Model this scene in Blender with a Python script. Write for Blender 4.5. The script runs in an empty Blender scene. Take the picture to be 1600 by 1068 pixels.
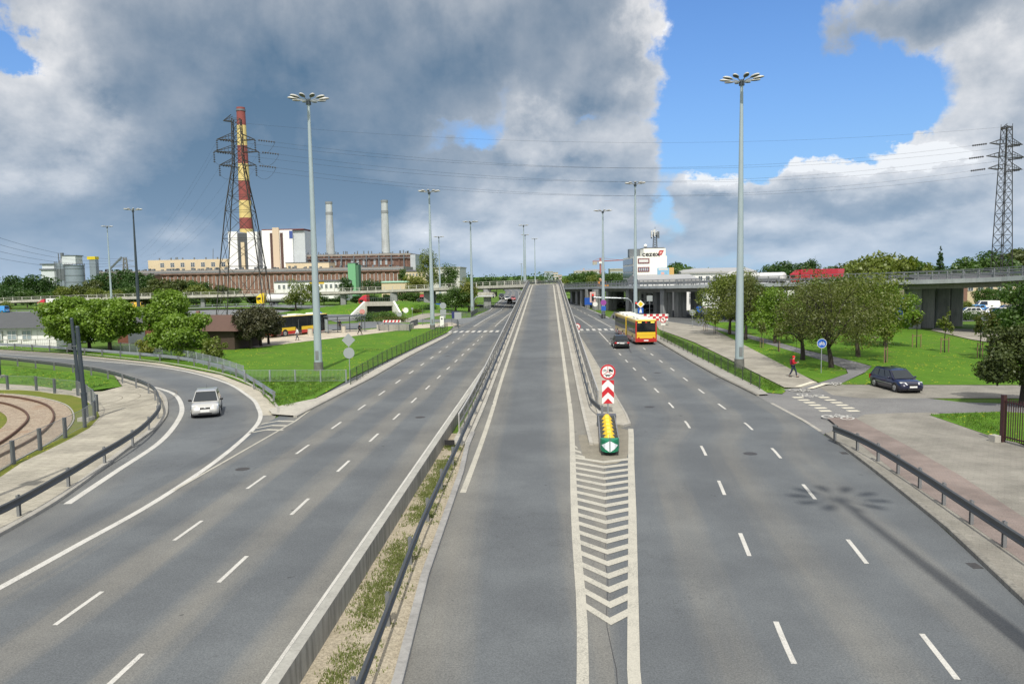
import bpy, math, random
import numpy as np
from mathutils import Vector, Matrix
rnd = random.Random(7)
S = bpy.context.scene
COL = S.collection
R_ = math.radians

# ---------------------------------------------------------------- camera
FPX, CAMH = 1200.0, 8.5
def _cam_axes():
    d0 = Vector((56 / FPX, 104 / FPX, -1)); h = Vector((1, .0165, 0))
    Y = d0.normalized(); Z = h.cross(d0).normalized()
    if Z.y < 0: Z = -Z
    X = Y.cross(Z)
    return Matrix((X, Y, Z))
RW = _cam_axes()
cam_d = bpy.data.cameras.new('camera'); cam = bpy.data.objects.new('camera', cam_d); COL.objects.link(cam)
cam_d.sensor_width = 36.0; cam_d.lens = 36.0 * FPX / 1600; cam_d.clip_start = .2; cam_d.clip_end = 12000
cam.matrix_world = Matrix.Translation((0, 0, CAMH)) @ RW.to_4x4()
S.camera = cam
def ray(px, py): return RW @ Vector(((px - 800) / FPX, (534 - py) / FPX, -1))
def G(px, py, z=0.0):
    """where the ground (height z) is seen at a spot of the survey photo"""
    d = ray(px, py); t = (z - CAMH) / d.z
    return (d.x * t, d.y * t)
def AT(px, py, D):
    """the point at distance D (along the road) seen there"""
    d = ray(px, py); t = D / d.y
    return Vector((d.x * t, D, CAMH + d.z * t))
def AZEL(px, py):
    d = ray(px, py).normalized()
    return math.degrees(math.atan2(d.x, d.y)), math.degrees(math.asin(d.z))

# ---------------------------------------------------------------- light
SUN_EL = 51.6
sun_d = bpy.data.lights.new('sun', 'SUN'); sun_d.energy = 4.0; sun_d.angle = R_(.8); sun_d.color = (1, .95, .85)
sun = bpy.data.objects.new('sun', sun_d); COL.objects.link(sun)
sun.rotation_euler = (R_(90 - SUN_EL), 0, 0)       # light travels towards +Y and down
S.view_settings.view_transform = 'Standard'; S.view_settings.look = 'None'
S.view_settings.exposure = 0.03; S.view_settings.gamma = 1

W = bpy.data.worlds.new('World'); S.world = W; W.use_nodes = True
nt = W.node_tree; nt.nodes.clear(); L = nt.links
class N:
    """tiny node-expression helper"""
    def __init__(s, tree): s.t = tree; s.n = tree.nodes; s.l = tree.links
    def new(s, typ, **kw):
        n = s.n.new(typ)
        for k, v in kw.items(): setattr(n, k, v)
        return n
    def put(s, sock, v):
        if hasattr(v, 'is_output'): s.l.new(v, sock)
        elif v is not None: sock.default_value = v
    def m(s, op, a, b=None, c=None, clamp=False):
        n = s.new('ShaderNodeMath', operation=op); n.use_clamp = clamp
        for i, v in enumerate((a, b, c)):
            if v is not None: s.put(n.inputs[i], v)
        return n.outputs[0]
    def v(s, op, a, b=None, scale=None):
        n = s.new('ShaderNodeVectorMath', operation=op)
        s.put(n.inputs[0], a)
        if b is not None: s.put(n.inputs[1], b)
        if scale is not None: s.put(n.inputs['Scale'], scale)
        return n.outputs['Value'] if op in ('LENGTH', 'DOT_PRODUCT', 'DISTANCE') else n.outputs[0]
    def xyz(s, x, y, z=0.0):
        n = s.new('ShaderNodeCombineXYZ')
        for i, q in enumerate((x, y, z)): s.put(n.inputs[i], q)
        return n.outputs[0]
    def sep(s, v):
        n = s.new('ShaderNodeSeparateXYZ'); s.put(n.inputs[0], v); return n.outputs
    def noise(s, vec, scale, detail=4, rough=.55, dist=0, lac=2.0, dim='3D', out=0):
        n = s.new('ShaderNodeTexNoise'); n.noise_dimensions = dim
        if vec is not None: s.put(n.inputs['Vector'], vec)
        n.inputs['Scale'].default_value = scale; n.inputs['Detail'].default_value = detail
        n.inputs['Roughness'].default_value = rough; n.inputs['Distortion'].default_value = dist
        n.inputs['Lacunarity'].default_value = lac
        return n.outputs[out]
    def mix(s, f, a, b, blend='MIX'):
        n = s.new('ShaderNodeMix', data_type='RGBA', blend_type=blend); n.clamp_factor = True
        s.put(n.inputs[0], f)
        for i, q in ((6, a), (7, b)):
            if isinstance(q, tuple) and len(q) == 3: q = (*q, 1)
            s.put(n.inputs[i], q)
        return n.outputs[2]
    def ss(s, x, a, b):
        n = s.new('ShaderNodeMapRange', interpolation_type='SMOOTHSTEP')
        s.put(n.inputs[0], x); s.put(n.inputs[1], a); s.put(n.inputs[2], b)
        return n.outputs[0]

RELIEF = 2.6
def build_sky():
    e = N(nt)
    out = e.new('ShaderNodeOutputWorld'); bg = e.new('ShaderNodeBackground')
    L.new(bg.outputs[0], out.inputs[0])
    sky = e.new('ShaderNodeTexSky', sky_type='NISHITA'); sky.sun_disc = False
    sky.sun_elevation = R_(SUN_EL); sky.sun_rotation = R_(180)
    sky.air_density = 1.2; sky.dust_density = .6; sky.ozone_density = 2.2; sky.altitude = 100
    d = e.new('ShaderNodeTexCoord').outputs['Generated']
    x, y, z = e.sep(d)
    az = e.m('MULTIPLY', e.m('ARCTAN2', x, y), 57.2958)
    el = e.m('MULTIPLY', e.m('ARCSINE', z), 57.2958)
    # clouds shrink towards the horizon: scale-free coordinates
    elc = e.m('ADD', e.m('MAXIMUM', el, -2.0), 9.0)
    q = e.xyz(e.m('DIVIDE', az, 17.0), e.m('MULTIPLY', e.m('LOGARITHM', elc, 2.71828), 1.35), 0.0)
    w1 = e.noise(q, 1.9, 8, .62, out=1)
    warp = e.v('SUBTRACT', w1, (.5, .5, .5))
    pos = e.xyz(az, el, 0.0)
    amp = e.m('MULTIPLY', elc, .50)
    posw = e.v('ADD', pos, e.v('SCALE', warp, scale=amp))
    over = e.m('MAXIMUM', e.ss(el, 27.0, 46.0), e.ss(e.m('ABSOLUTE', az), 62.0, 95.0))   # brighter cloud added out of view, overhead and behind, as neutral fill light
    def blobs(lst, start):
        acc = start
        for px, py, rx, ry, w in lst:
            a, b = AZEL(px, py)
            k = .0477 * .9
            dv = e.v('MULTIPLY', e.v('SUBTRACT', posw, (a, b, 0)), (1 / (rx * k), 1 / (ry * k), 0))
            g = e.m('EXPONENT', e.m('MULTIPLY', e.v('DOT_PRODUCT', dv, dv), -1.0))
            acc = e.m('MULTIPLY_ADD', g, w, acc)
        return acc
    cov = blobs(COVER, -.22)
    lum = blobs(LUMA, .47)
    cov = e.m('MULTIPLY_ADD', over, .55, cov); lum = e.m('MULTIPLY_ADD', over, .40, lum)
    n1 = e.noise(q, 1.5, 8, .56)                     # cloud body
    n1b = e.noise(e.v('ADD', q, (-.03, .12, 0)), 1.5, 8, .56)   # the same, a step up: relief of the billows
    n2 = e.noise(e.v('ADD', q, (5.3, 2.1, 1.0)), 3.2, 9, .58)
    dens = e.m('ADD', cov, e.m('MULTIPLY', e.m('SUBTRACT', n1, .5), 1.5))
    crisp = e.ss(lum, .32, .58)                      # smooth grey banks, crisp lit heaps
    alpha = e.ss(dens, e.m('MULTIPLY_ADD', crisp, .10, -.18), e.m('MULTIPLY_ADD', crisp, -.20, .44))
    thick = e.ss(dens, .05, 1.0)
    relief = e.m('MULTIPLY', e.m('SUBTRACT', n1, n1b), e.m('MULTIPLY_ADD', crisp, RELIEF * .72, RELIEF * .28))
    b = e.m('ADD', lum, relief)
    b = e.m('ADD', b, e.m('MULTIPLY', e.m('SUBTRACT', n2, .5), e.m('MULTIPLY_ADD', crisp, .34, .26)))
    b = e.m('SUBTRACT', b, e.m('MULTIPLY', thick, .16))
    cr = e.new('ShaderNodeValToRGB'); L.new(b, cr.inputs[0])
    els = cr.color_ramp.elements
    for p, c in ((0.0, (.075, .155, .26)), (.25, (.135, .235, .36)), (.5, (.28, .385, .53)), (.75, (.57, .63, .735)), (1.0, (.88, .87, .87))):
        if p in (0.0, 1.0): els[int(p)].position = p; els[int(p)].color = (*c, 1)
        else: k = els.new(p); k.color = (*c, 1)
    SKY_K = .095
    skyc = e.mix(1.0, sky.outputs[0], (SKY_K * .60, SKY_K * 1.0, SKY_K * 1.55), 'MULTIPLY')
    skyc = e.mix(e.m('MULTIPLY', e.m('EXPONENT', e.m('MULTIPLY', e.m('MAXIMUM', el, 0), -.10)), .7), skyc, (.40, .56, .80))
    haze = e.m('EXPONENT', e.m('MULTIPLY', e.m('MAXIMUM', el, 0), -.14))
    cloud = e.mix(e.m('MULTIPLY', haze, .66), cr.outputs[0], (.42, .58, .78))
    alpha = e.m('MULTIPLY', alpha, e.ss(el, -3.0, 1.0))
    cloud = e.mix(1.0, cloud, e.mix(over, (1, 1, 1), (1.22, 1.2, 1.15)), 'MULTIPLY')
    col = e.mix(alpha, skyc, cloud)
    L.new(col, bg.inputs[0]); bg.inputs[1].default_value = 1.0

# cloud masses, (photo x, photo y, half-width, half-height, weight)
COVER = [(350, 150, 420, 260, 1.0), (800, 60, 230, 150, .9), (960, 90, 80, 120, .5), (100, 330, 220, 160, .6), (560, 330, 260, 110, .7),
         (870, 245, 105, 60, .95), (860, 320, 170, 45, .6), (980, 290, 60, 70, .4), (1440, 30, 150, 62, 1.15), (1570, 185, 95, 70, .9), (1105, 305, 60, 38, .95), (1235, 285, 75, 48, .95), (1330, 310, 110, 60, .8),
         (1480, 280, 150, 60, .9), (1320, 375, 420, 42, .72), (700, 395, 320, 40, .5), (250, 400, 300, 60, .6), (1450, 215, 40, 18, .5),
         (1190, 90, 100, 150, -1.3), (1170, 200, 100, 60, -1.0), (8, 40, 46, 40, -.95), (790, 150, 46, 26, -.45), (715, 215, 90, 24, -.6), (770, 190, 40, 30, -.4), (640, 350, 26, 26, -.6), (1330, 175, 100, 50, -1.0), (1035, 325, 24, 60, -.5), (935, 185, 40, 16, -.5), (1075, 215, 55, 60, -.6), (1400, 205, 70, 30, -.6), (1180, 262, 30, 22, -.4)]
LUMA = [(430, 250, 240, 140, -.26), (290, 310, 150, 80, -.16), (600, 140, 240, 120, -.14), (540, 330, 170, 60, -.2), (850, 60, 150, 90, -.10), (300, 60, 240, 90, -.10), (1480, 30, 160, 60, -.12),
        (60, 150, 90, 120, .40), (150, 255, 90, 60, .26), (1040, 60, 36, 110, .42), (850, 205, 70, 34, .42), (870, 245, 110, 44, .26), (840, 305, 110, 24, .30), (1250, 258, 95, 32, .55), (1330, 250, 60, 26, .35), (1450, 250, 90, 36, .30), (1290, 315, 90, 16, -.14), (1135, 315, 50, 12, -.14), (1430, 318, 100, 18, -.14), (1180, 345, 70, 16, .22), (1370, 350, 90, 18, .22), (1540, 330, 70, 26, .22),
        (1112, 282, 62, 26, .6), (1570, 150, 100, 80, .34), (1470, 222, 80, 26, .5), (1340, 300, 180, 50, .05), (640, 372, 90, 24, .36), (770, 372, 120, 26, .34), (880, 395, 140, 20, .2), (980, 340, 70, 26, .25), (280, 375, 50, 26, .26), (60, 390, 160, 50, -.04), (1300, 372, 420, 44, .12), (860, 275, 130, 30, -.14), (100, 340, 200, 60, -.16), (1500, 290, 120, 40, -.08), (1110, 310, 60, 24, -.10), (1235, 300, 80, 26, -.10)]
build_sky()

# ================================================================ helpers
class MB:
    """collects shapes; build() links them as ONE mesh object"""
    def __init__(s): s.v = []; s.f = []; s.m = []; s.k = 0; s.uv = {}
    def mat(s, k): s.k = k; return s
    def add(s, vs, fs):
        o = len(s.v); s.v += [tuple(p) for p in vs]
        for f in fs: s.f.append(tuple(i + o for i in f)); s.m.append(s.k)
        return s
    def box(s, c, d, rz=0.0, M=None):
        x, y, z = d[0] / 2, d[1] / 2, d[2] / 2
        P = [Vector((a * x, b * y, e * z)) for e in (-1, 1) for b in (-1, 1) for a in (-1, 1)]
        if M: P = [M @ p for p in P]
        elif rz: P = [Matrix.Rotation(rz, 3, 'Z') @ p for p in P]
        c = Vector(c)
        return s.add([p + c for p in P], [(0, 2, 3, 1), (4, 5, 7, 6), (0, 1, 5, 4), (2, 6, 7, 3), (0, 4, 6, 2), (1, 3, 7, 5)])
    def bbox(s, x0, x1, y0, y1, z0, z1): return s.box(((x0 + x1) / 2, (y0 + y1) / 2, (z0 + z1) / 2), (x1 - x0, y1 - y0, z1 - z0))
    def bar(s, a, b, w, h=None):
        """square bar from a to b"""
        return s.cyl(a, b, w * .7071, (h or w) * .7071, 4)
    def cyl(s, a, b, r0, r1=None, n=12, caps=True, ph=math.pi / 4):
        r1 = r0 if r1 is None else r1
        a = Vector(a); b = Vector(b); ax = (b - a).normalized()
        u = ax.orthogonal().normalized() if abs(ax.z) < .99 else Vector((1, 0, 0))
        if abs(ax.z) < .99: u = ax.cross(Vector((0, 0, 1))).normalized()
        w = ax.cross(u)
        vs = []
        for c, r in ((a, r0), (b, r1)):
            for i in range(n):
                t = 2 * math.pi * i / n + ph; vs.append(c + (u * math.cos(t) + w * math.sin(t)) * r)
        fs = [(i, (i + 1) % n, n + (i + 1) % n, n + i) for i in range(n)]
        if caps: fs += [tuple(range(n - 1, -1, -1)), tuple(range(n, 2 * n))]
        return s.add(vs, fs)
    def tube(s, path, r, n=6):
        """a tube along a path; r one radius or one per point"""
        pts = [Vector(p) for p in path]; rs = r if isinstance(r, (list, tuple)) else [r] * len(pts)
        rings = []
        u = None
        for i, p in enumerate(pts):
            t = (pts[min(i + 1, len(pts) - 1)] - pts[max(i - 1, 0)]).normalized()
            if u is None: u = t.orthogonal().normalized()
            u = (u - t * u.dot(t)).normalized(); w = t.cross(u)
            rings.append([p + (u * math.cos(2 * math.pi * k / n) + w * math.sin(2 * math.pi * k / n)) * rs[i] for k in range(n)])
        return s.loft(rings)
    def loft(s, rings, caps=True, closed=True):
        n = len(rings[0]); vs = [p for r in rings for p in r]; fs = []
        for j in range(len(rings) - 1):
            for i in range(n if closed else n - 1):
                k = (i + 1) % n; fs.append((j * n + i, j * n + k, (j + 1) * n + k, (j + 1) * n + i))
        if caps and closed: fs += [tuple(range(n - 1, -1, -1)), tuple(range((len(rings) - 1) * n, len(rings) * n))]
        return s.add(vs, fs)
    def prism(s, poly, z0, z1, top=True, bot=True):
        n = len(poly); a = sum(poly[i][0] * poly[(i + 1) % n][1] - poly[(i + 1) % n][0] * poly[i][1] for i in range(n))
        if a < 0: poly = list(reversed(poly))
        vs = [(p[0], p[1], z0) for p in poly] + [(p[0], p[1], z1) for p in poly]
        fs = [(i, (i + 1) % n, n + (i + 1) % n, n + i) for i in range(n)]
        if bot: fs.append(tuple(range(n - 1, -1, -1)))
        if top: fs.append(tuple(range(n, 2 * n)))
        return s.add(vs, fs)
    def quad(s, a, b, c, d): return s.add([a, b, c, d], [(0, 1, 2, 3)])
    def sphere(s, c, r, nu=12, nv=8):
        r = r if isinstance(r, (list, tuple)) else (r, r, r); c = Vector(c); rings = []
        for j in range(1, nv):
            t = math.pi * j / nv
            rings.append([c + Vector((r[0] * math.sin(t) * math.cos(2 * math.pi * i / nu), r[1] * math.sin(t) * math.sin(2 * math.pi * i / nu), -r[2] * math.cos(t))) for i in range(nu)])
        return s.loft(rings)
    def ring(s, c, r0, r1, y, n=24, t=.0):
        """flat ring facing -Y in the XZ plane at depth y"""
        vs = [];
        for i in range(n):
            a = 2 * math.pi * i / n; vs += [(c[0] + r0 * math.cos(a), y, c[1] + r0 * math.sin(a)), (c[0] + r1 * math.cos(a), y, c[1] + r1 * math.sin(a))]
        return s.add(vs, [(2 * i, (2 * i + 2) % (2 * n), (2 * i + 3) % (2 * n), 2 * i + 1) for i in range(n)])
    def disc(s, c, r, y, n=24): return s.add([(c[0] + r * math.cos(2 * math.pi * i / n), y, c[1] + r * math.sin(2 * math.pi * i / n)) for i in range(n)], [tuple(range(n))])
    def facing(s, pts, y): return s.add([(p[0], y, p[1]) for p in pts], [tuple(range(len(pts)))])
    def mesh(s, name, mats, smooth=False):
        me = bpy.data.meshes.new(name); me.from_pydata(s.v, [], s.f)
        for m in (mats if isinstance(mats, (list, tuple)) else [mats]): me.materials.append(m)
        me.polygons.foreach_set('material_index', s.m)
        if smooth: me.polygons.foreach_set('use_smooth', [True] * len(s.f))
        me.update(); return me
    def build(s, name, mats, parent=None, smooth=False, loc=None, label=None):
        o = bpy.data.objects.new(name, s.mesh(name, mats, smooth)); COL.objects.link(o)
        if parent: o.parent = parent
        if loc is not None: o.location = loc
        if label: o['label'] = label
        return o

def autosmooth(o, ang=35):
    me = o.data
    me.polygons.foreach_set('use_smooth', [True] * len(me.polygons))
    try: me.set_sharp_from_angle(angle=R_(ang))
    except Exception: pass
    return o
def bevel(o, w, seg=2):
    m = o.modifiers.new('bevel', 'BEVEL'); m.width = w; m.segments = seg; m.limit_method = 'ANGLE'; m.angle_limit = R_(40)
    return o
def tag(o, label, cat, group=None, kind=None):
    o['label'] = label; o['category'] = cat
    if group: o['group'] = group
    if kind: o['kind'] = kind
    return o
def thing(name, label, cat, loc=(0, 0, 0), rz=0.0, group=None):
    o = bpy.data.objects.new(name, None); COL.objects.link(o); o.empty_display_size = .2
    o.location = loc; o.rotation_euler = (0, 0, rz)
    return tag(o, label, cat, group)
def copy_tree(o, parent=None):
    c = o.copy(); COL.objects.link(c)
    if parent: c.parent = parent
    for ch in list(o.children): copy_tree(ch, c)
    return c
def place(o, first, loc, rz=0.0, label=None, group=None, scale=None):
    """the prototype itself the first time, then copies of it and its parts"""
    c = o if first else copy_tree(o)
    c.location = loc; c.rotation_euler = (0, 0, rz)
    if label: c['label'] = label
    if group: c['group'] = group
    if scale: c.scale = (scale,) * 3 if not isinstance(scale, tuple) else scale
    return c
def repaint(root, part, mat, slot=0):
    for ch in root.children:
        if ch.name.split('.')[0] == part:
            ch.material_slots[slot].link = 'OBJECT'; ch.material_slots[slot].material = mat
def structure(o, label=None, cat=None):
    o['kind'] = 'structure'
    o['label'] = label or o.name; o['category'] = cat or o.name.split('.')[0].replace('_', ' ')
    return o
def cr(pts, n=8):
    """Catmull-Rom through the points"""
    P = [Vector(p) for p in pts]; P = [P[0] * 2 - P[1]] + P + [P[-1] * 2 - P[-2]]; out = []
    for i in range(1, len(P) - 2):
        for k in range(n):
            t = k / n; a, b, c, d = P[i - 1:i + 3]
            out.append(.5 * ((2 * b) + (c - a) * t + (2 * a - 5 * b + 4 * c - d) * t * t + (3 * b - a - 3 * c + d) * t ** 3))
    return out + [P[-2]]
def resample(pts, step):
    P = [Vector(p) for p in pts]; out = [P[0].copy()]; need = step
    for a, b in zip(P, P[1:]):
        l = (b - a).length; pos = 0.0
        while l - pos >= need:
            pos += need; out.append(a.lerp(b, pos / l)); need = step
        need -= l - pos
    return out
def resample_n(pts, n):
    P = [Vector(p) for p in pts]; L_ = [0.0]
    for a, b in zip(P, P[1:]): L_.append(L_[-1] + (b - a).length)
    out = []; j = 0
    for i in range(n):
        t = L_[-1] * i / (n - 1)
        while j < len(P) - 2 and L_[j + 1] < t: j += 1
        out.append(P[j].lerp(P[j + 1], (t - L_[j]) / max(1e-9, L_[j + 1] - L_[j])))
    return out
def offs(pts, d):
    """offset a path sideways in plan (to its right for d > 0)"""
    P = [Vector(p) for p in pts]; out = []
    for i, p in enumerate(P):
        t = P[min(i + 1, len(P) - 1)] - P[max(i - 1, 0)]; n = Vector((t.y, -t.x)).normalized()
        q = p.copy(); q.x += n.x * d; q.y += n.y * d; out.append(q)
    return out
def g3(pts, z=0.0): return [Vector((*G(px, py, z), z)) for px, py in pts]
def d2(pts): return [Vector((p[0], p[1])) for p in pts]

# ---------------------------------------------------------------- materials
MATS = {}
def mat(name, col, rough=.6, metal=0.0, spec=.5, noise=0.0, nscale=4.0, bump=0.0, coat=0.0):
    if name in MATS: return MATS[name]
    m = bpy.data.materials.new(name); m.use_nodes = True; MATS[name] = m
    b = m.node_tree.nodes['Principled BSDF']
    b.inputs['Roughness'].default_value = rough; b.inputs['Metallic'].default_value = metal
    b.inputs['Specular IOR Level'].default_value = spec; b.inputs['Coat Weight'].default_value = coat
    b.inputs['Coat Roughness'].default_value = .05
    if noise:
        e = N(m.node_tree); co = e.new('ShaderNodeTexCoord').outputs['Object']
        f = e.noise(co, nscale, 5, .6)
        c = e.mix(f, tuple(max(0, q * (1 - noise)) for q in col), tuple(q * (1 + noise) for q in col))
        e.l.new(c, b.inputs['Base Color'])
        e.l.new(e.m('ADD', rough - .1, e.m('MULTIPLY', f, .2)), b.inputs['Roughness'])
        if bump:
            bp = e.new('ShaderNodeBump'); bp.inputs['Strength'].default_value = bump; bp.inputs['Distance'].default_value = .02
            e.l.new(e.noise(co, nscale * 6, 4, .6), bp.inputs['Height']); e.l.new(bp.outputs[0], b.inputs['Normal'])
    else: b.inputs['Base Color'].default_value = (*col, 1)
    return m
def glass(name, col=(.02, .03, .04), rough=.06):
    return mat(name, col, rough, 0, .8)

def asphalt(name, period, phase, dust=.8, tone=1.0, base=(.114, .124, .132), tan=(.208, .198, .172), edge=None):
    """road surface: speckle, patches, pale dust between the wheel paths (across the UV's u in metres)"""
    m = bpy.data.materials.new(name); m.use_nodes = True; e = N(m.node_tree); b = e.n['Principled BSDF']
    geo = e.new('ShaderNodeNewGeometry').outputs['Position']
    uv = e.new('ShaderNodeUVMap').outputs[0]; u, v, _ = e.sep(uv)
    big = e.noise(geo, .22, 4, .6); long_ = e.noise(e.xyz(e.m('MULTIPLY', u, 1.6), e.m('MULTIPLY', v, .05)), 1.0, 4, .6)
    spk = e.noise(geo, 22, 3, .8); spk2 = e.noise(geo, 75, 2, .8)
    w = e.m('COSINE', e.m('MULTIPLY', e.m('ADD', u, e.m('ADD', -phase, e.m('MULTIPLY', e.m('SUBTRACT', long_, .5), 1.3))), 2 * math.pi / period))
    f = e.m('MULTIPLY', e.ss(w, -.45, 1.0), .60)
    f = e.m('MULTIPLY', f, e.m('MULTIPLY_ADD', e.m('SUBTRACT', e.noise(e.xyz(u, e.m('MULTIPLY', v, .12)), .9, 4, .6), .5), 1.2, dust))
    if edge:
        for (u0, u1, k) in edge:
            g = e.ss(e.m('ADD', u, e.m('MULTIPLY', e.m('SUBTRACT', long_, .5), .8)), u0, u1); f = e.m('MAXIMUM', f, e.m('MULTIPLY', g, k))
    c = e.mix(f, tuple(q * tone for q in base), tuple(q * tone for q in tan))
    c = e.mix(1.0, c, e.mix(e.ss(big, .3, .75), (.84, .84, .85), (1.15, 1.15, 1.14)), 'MULTIPLY')
    c = e.mix(1.0, c, e.mix(e.ss(spk, .25, .75), (.72, .72, .73), (1.28, 1.28, 1.27)), 'MULTIPLY')
    c = e.mix(1.0, c, e.mix(e.ss(spk2, .3, .72), (.80, .80, .80), (1.22, 1.22, 1.22)), 'MULTIPLY')
    # tyre and tar marks, long and thin
    crk = e.noise(e.xyz(e.m('MULTIPLY', u, 7), e.m('MULTIPLY', v, .22), 4.0), 1.0, 3, .5)
    c = e.mix(e.m('MULTIPLY', e.ss(crk, .70, .80), .30), c, (.05, .05, .055))
    spot = e.noise(e.v('ADD', geo, (13, 7, 0)), 1.9, 2, .5)
    c = e.mix(e.m('MULTIPLY', e.ss(spot, .745, .77), .6), c, (.04, .04, .042))
    vein = e.m('ABSOLUTE', e.m('SUBTRACT', e.noise(e.v('ADD', geo, (3, 17, 0)), .55, 6, .62), .5))
    c = e.mix(e.m('MULTIPLY', e.m('LESS_THAN', vein, .0035), e.m('MULTIPLY', e.ss(e.noise(geo, .07, 2, .5), .5, .6), .45)), c, (.05, .05, .052))
    e.l.new(c, b.inputs['Base Color']); b.inputs['Roughness'].default_value = .85; b.inputs['Specular IOR Level'].default_value = .3
    bp = e.new('ShaderNodeBump'); bp.inputs['Strength'].default_value = .25; bp.inputs['Distance'].default_value = .01
    e.l.new(spk, bp.inputs['Height']); e.l.new(bp.outputs[0], b.inputs['Normal'])
    MATS[name] = m; return m
def ground_mat(name, cols, scale, rough=.95, spots=None, fine=60, bump=.3, worn=None):
    m = bpy.data.materials.new(name); m.use_nodes = True; e = N(m.node_tree); b = e.n['Principled BSDF']
    geo = e.new('ShaderNodeNewGeometry').outputs['Position']
    f = e.noise(geo, scale, 6, .62); g = e.noise(geo, fine, 3, .75); h = e.noise(geo, scale * 8, 4, .6)
    c = e.mix(e.ss(f, .3, .7), cols[0], cols[1])
    c = e.mix(e.m('MULTIPLY', e.ss(h, .4, .75), .6), c, cols[2])
    c = e.mix(1.0, c, e.mix(e.ss(g, .25, .75), (.62, .62, .62), (1.38, 1.38, 1.38)), 'MULTIPLY')
    if worn: c = e.mix(e.m('MULTIPLY', e.ss(e.noise(e.v('ADD', geo, (31, 3, 0)), .35, 5, .65), .56, .72), worn[1]), c, worn[0])
    if spots:
        vo = e.new('ShaderNodeTexVoronoi'); vo.inputs['Scale'].default_value = spots[1]; e.l.new(geo, vo.inputs['Vector'])
        dens = e.noise(e.v('ADD', geo, (9, 9, 0)), .16, 5, .7)
        k = e.m('MULTIPLY', e.m('LESS_THAN', vo.outputs['Distance'], spots[2]), e.m('GREATER_THAN', dens, spots[3]))
        pick = e.m('GREATER_THAN', e.sep(vo.outputs['Color'])[0], .45)
        c = e.mix(e.m('MULTIPLY', k, pick), c, spots[0])
    e.l.new(c, b.inputs['Base Color']); b.inputs['Roughness'].default_value = rough; b.inputs['Specular IOR Level'].default_value = .2
    if bump:
        bp = e.new('ShaderNodeBump'); bp.inputs['Strength'].default_value = bump; bp.inputs['Distance'].default_value = .06
        e.l.new(g, bp.inputs['Height']); e.l.new(bp.outputs[0], b.inputs['Normal'])
    MATS[name] = m; return m
def paver(name, a, b_, sx, sy, rz=0.0, mortar=.7, stain=.25, fs=.02):
    m = bpy.data.materials.new(name); m.use_nodes = True; e = N(m.node_tree); b = e.n['Principled BSDF']
    geo = e.new('ShaderNodeNewGeometry').outputs['Position']
    mp = e.new('ShaderNodeMapping'); mp.inputs['Rotation'].default_value = (0, 0, rz); e.l.new(geo, mp.inputs[0])
    br = e.new('ShaderNodeTexBrick'); e.l.new(mp.outputs[0], br.inputs['Vector'])
    br.inputs['Color1'].default_value = (*a, 1); br.inputs['Color2'].default_value = (*b_, 1)
    br.inputs['Mortar'].default_value = (*[q * mortar for q in a], 1); br.inputs['Scale'].default_value = 1.0
    br.inputs['Brick Width'].default_value = sx; br.inputs['Row Height'].default_value = sy; br.inputs['Mortar Size'].default_value = fs
    st = e.noise(geo, .4, 5, .65); fn = e.noise(geo, 30, 3, .7)
    c = e.mix(1.0, br.outputs[0], e.mix(e.ss(st, .3, .72), (1 - stain,) * 3, (1 + stain * .6,) * 3), 'MULTIPLY')
    c = e.mix(1.0, c, e.mix(e.ss(fn, .3, .7), (.86,) * 3, (1.14,) * 3), 'MULTIPLY')
    e.l.new(c, b.inputs['Base Color']); b.inputs['Roughness'].default_value = .9; b.inputs['Specular IOR Level'].default_value = .25
    MATS[name] = m; return m
def concrete(name, col, streak=.25, rough=.85, scale=1.0):
    m = bpy.data.materials.new(name); m.use_nodes = True; e = N(m.node_tree); b = e.n['Principled BSDF']
    geo = e.new('ShaderNodeNewGeometry').outputs['Position']; x, y, z = e.sep(geo)
    s1 = e.noise(geo, .5 * scale, 5, .65); s2 = e.noise(e.xyz(e.m('MULTIPLY', x, 3), e.m('MULTIPLY', y, 3), e.m('MULTIPLY', z, .35)), 1.2 * scale, 4, .65); s3 = e.noise(geo, 18 * scale, 3, .7)
    c = e.mix(e.ss(s1, .25, .75), tuple(q * .86 for q in col), tuple(q * 1.12 for q in col))
    c = e.mix(1.0, c, e.mix(e.ss(s2, .35, .75), (1 + streak * .25,) * 3, (1 - streak,) * 3), 'MULTIPLY')
    c = e.mix(1.0, c, e.mix(e.ss(s3, .3, .7), (.92,) * 3, (1.08,) * 3), 'MULTIPLY')
    e.l.new(c, b.inputs['Base Color']); b.inputs['Roughness'].default_value = rough; b.inputs['Specular IOR Level'].default_value = .3
    MATS[name] = m; return m
def paint_mark(name, col, worn):
    """road paint, worn through to the asphalt in specks"""
    m = bpy.data.materials.new(name); m.use_nodes = True; e = N(m.node_tree); b = e.n['Principled BSDF']
    geo = e.new('ShaderNodeNewGeometry').outputs['Position']
    a = e.noise(geo, 28, 3, .75); s = e.noise(geo, .9, 4, .6)
    f = e.m('MULTIPLY', e.ss(a, .40, .62), e.m('MULTIPLY_ADD', e.ss(s, .3, .7), worn, worn * .35))
    c = e.mix(f, col, (.17, .165, .15))
    e.l.new(c, b.inputs['Base Color']); b.inputs['Roughness'].default_value = .75; b.inputs['Specular IOR Level'].default_value = .3
    MATS[name] = m; return m

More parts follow.
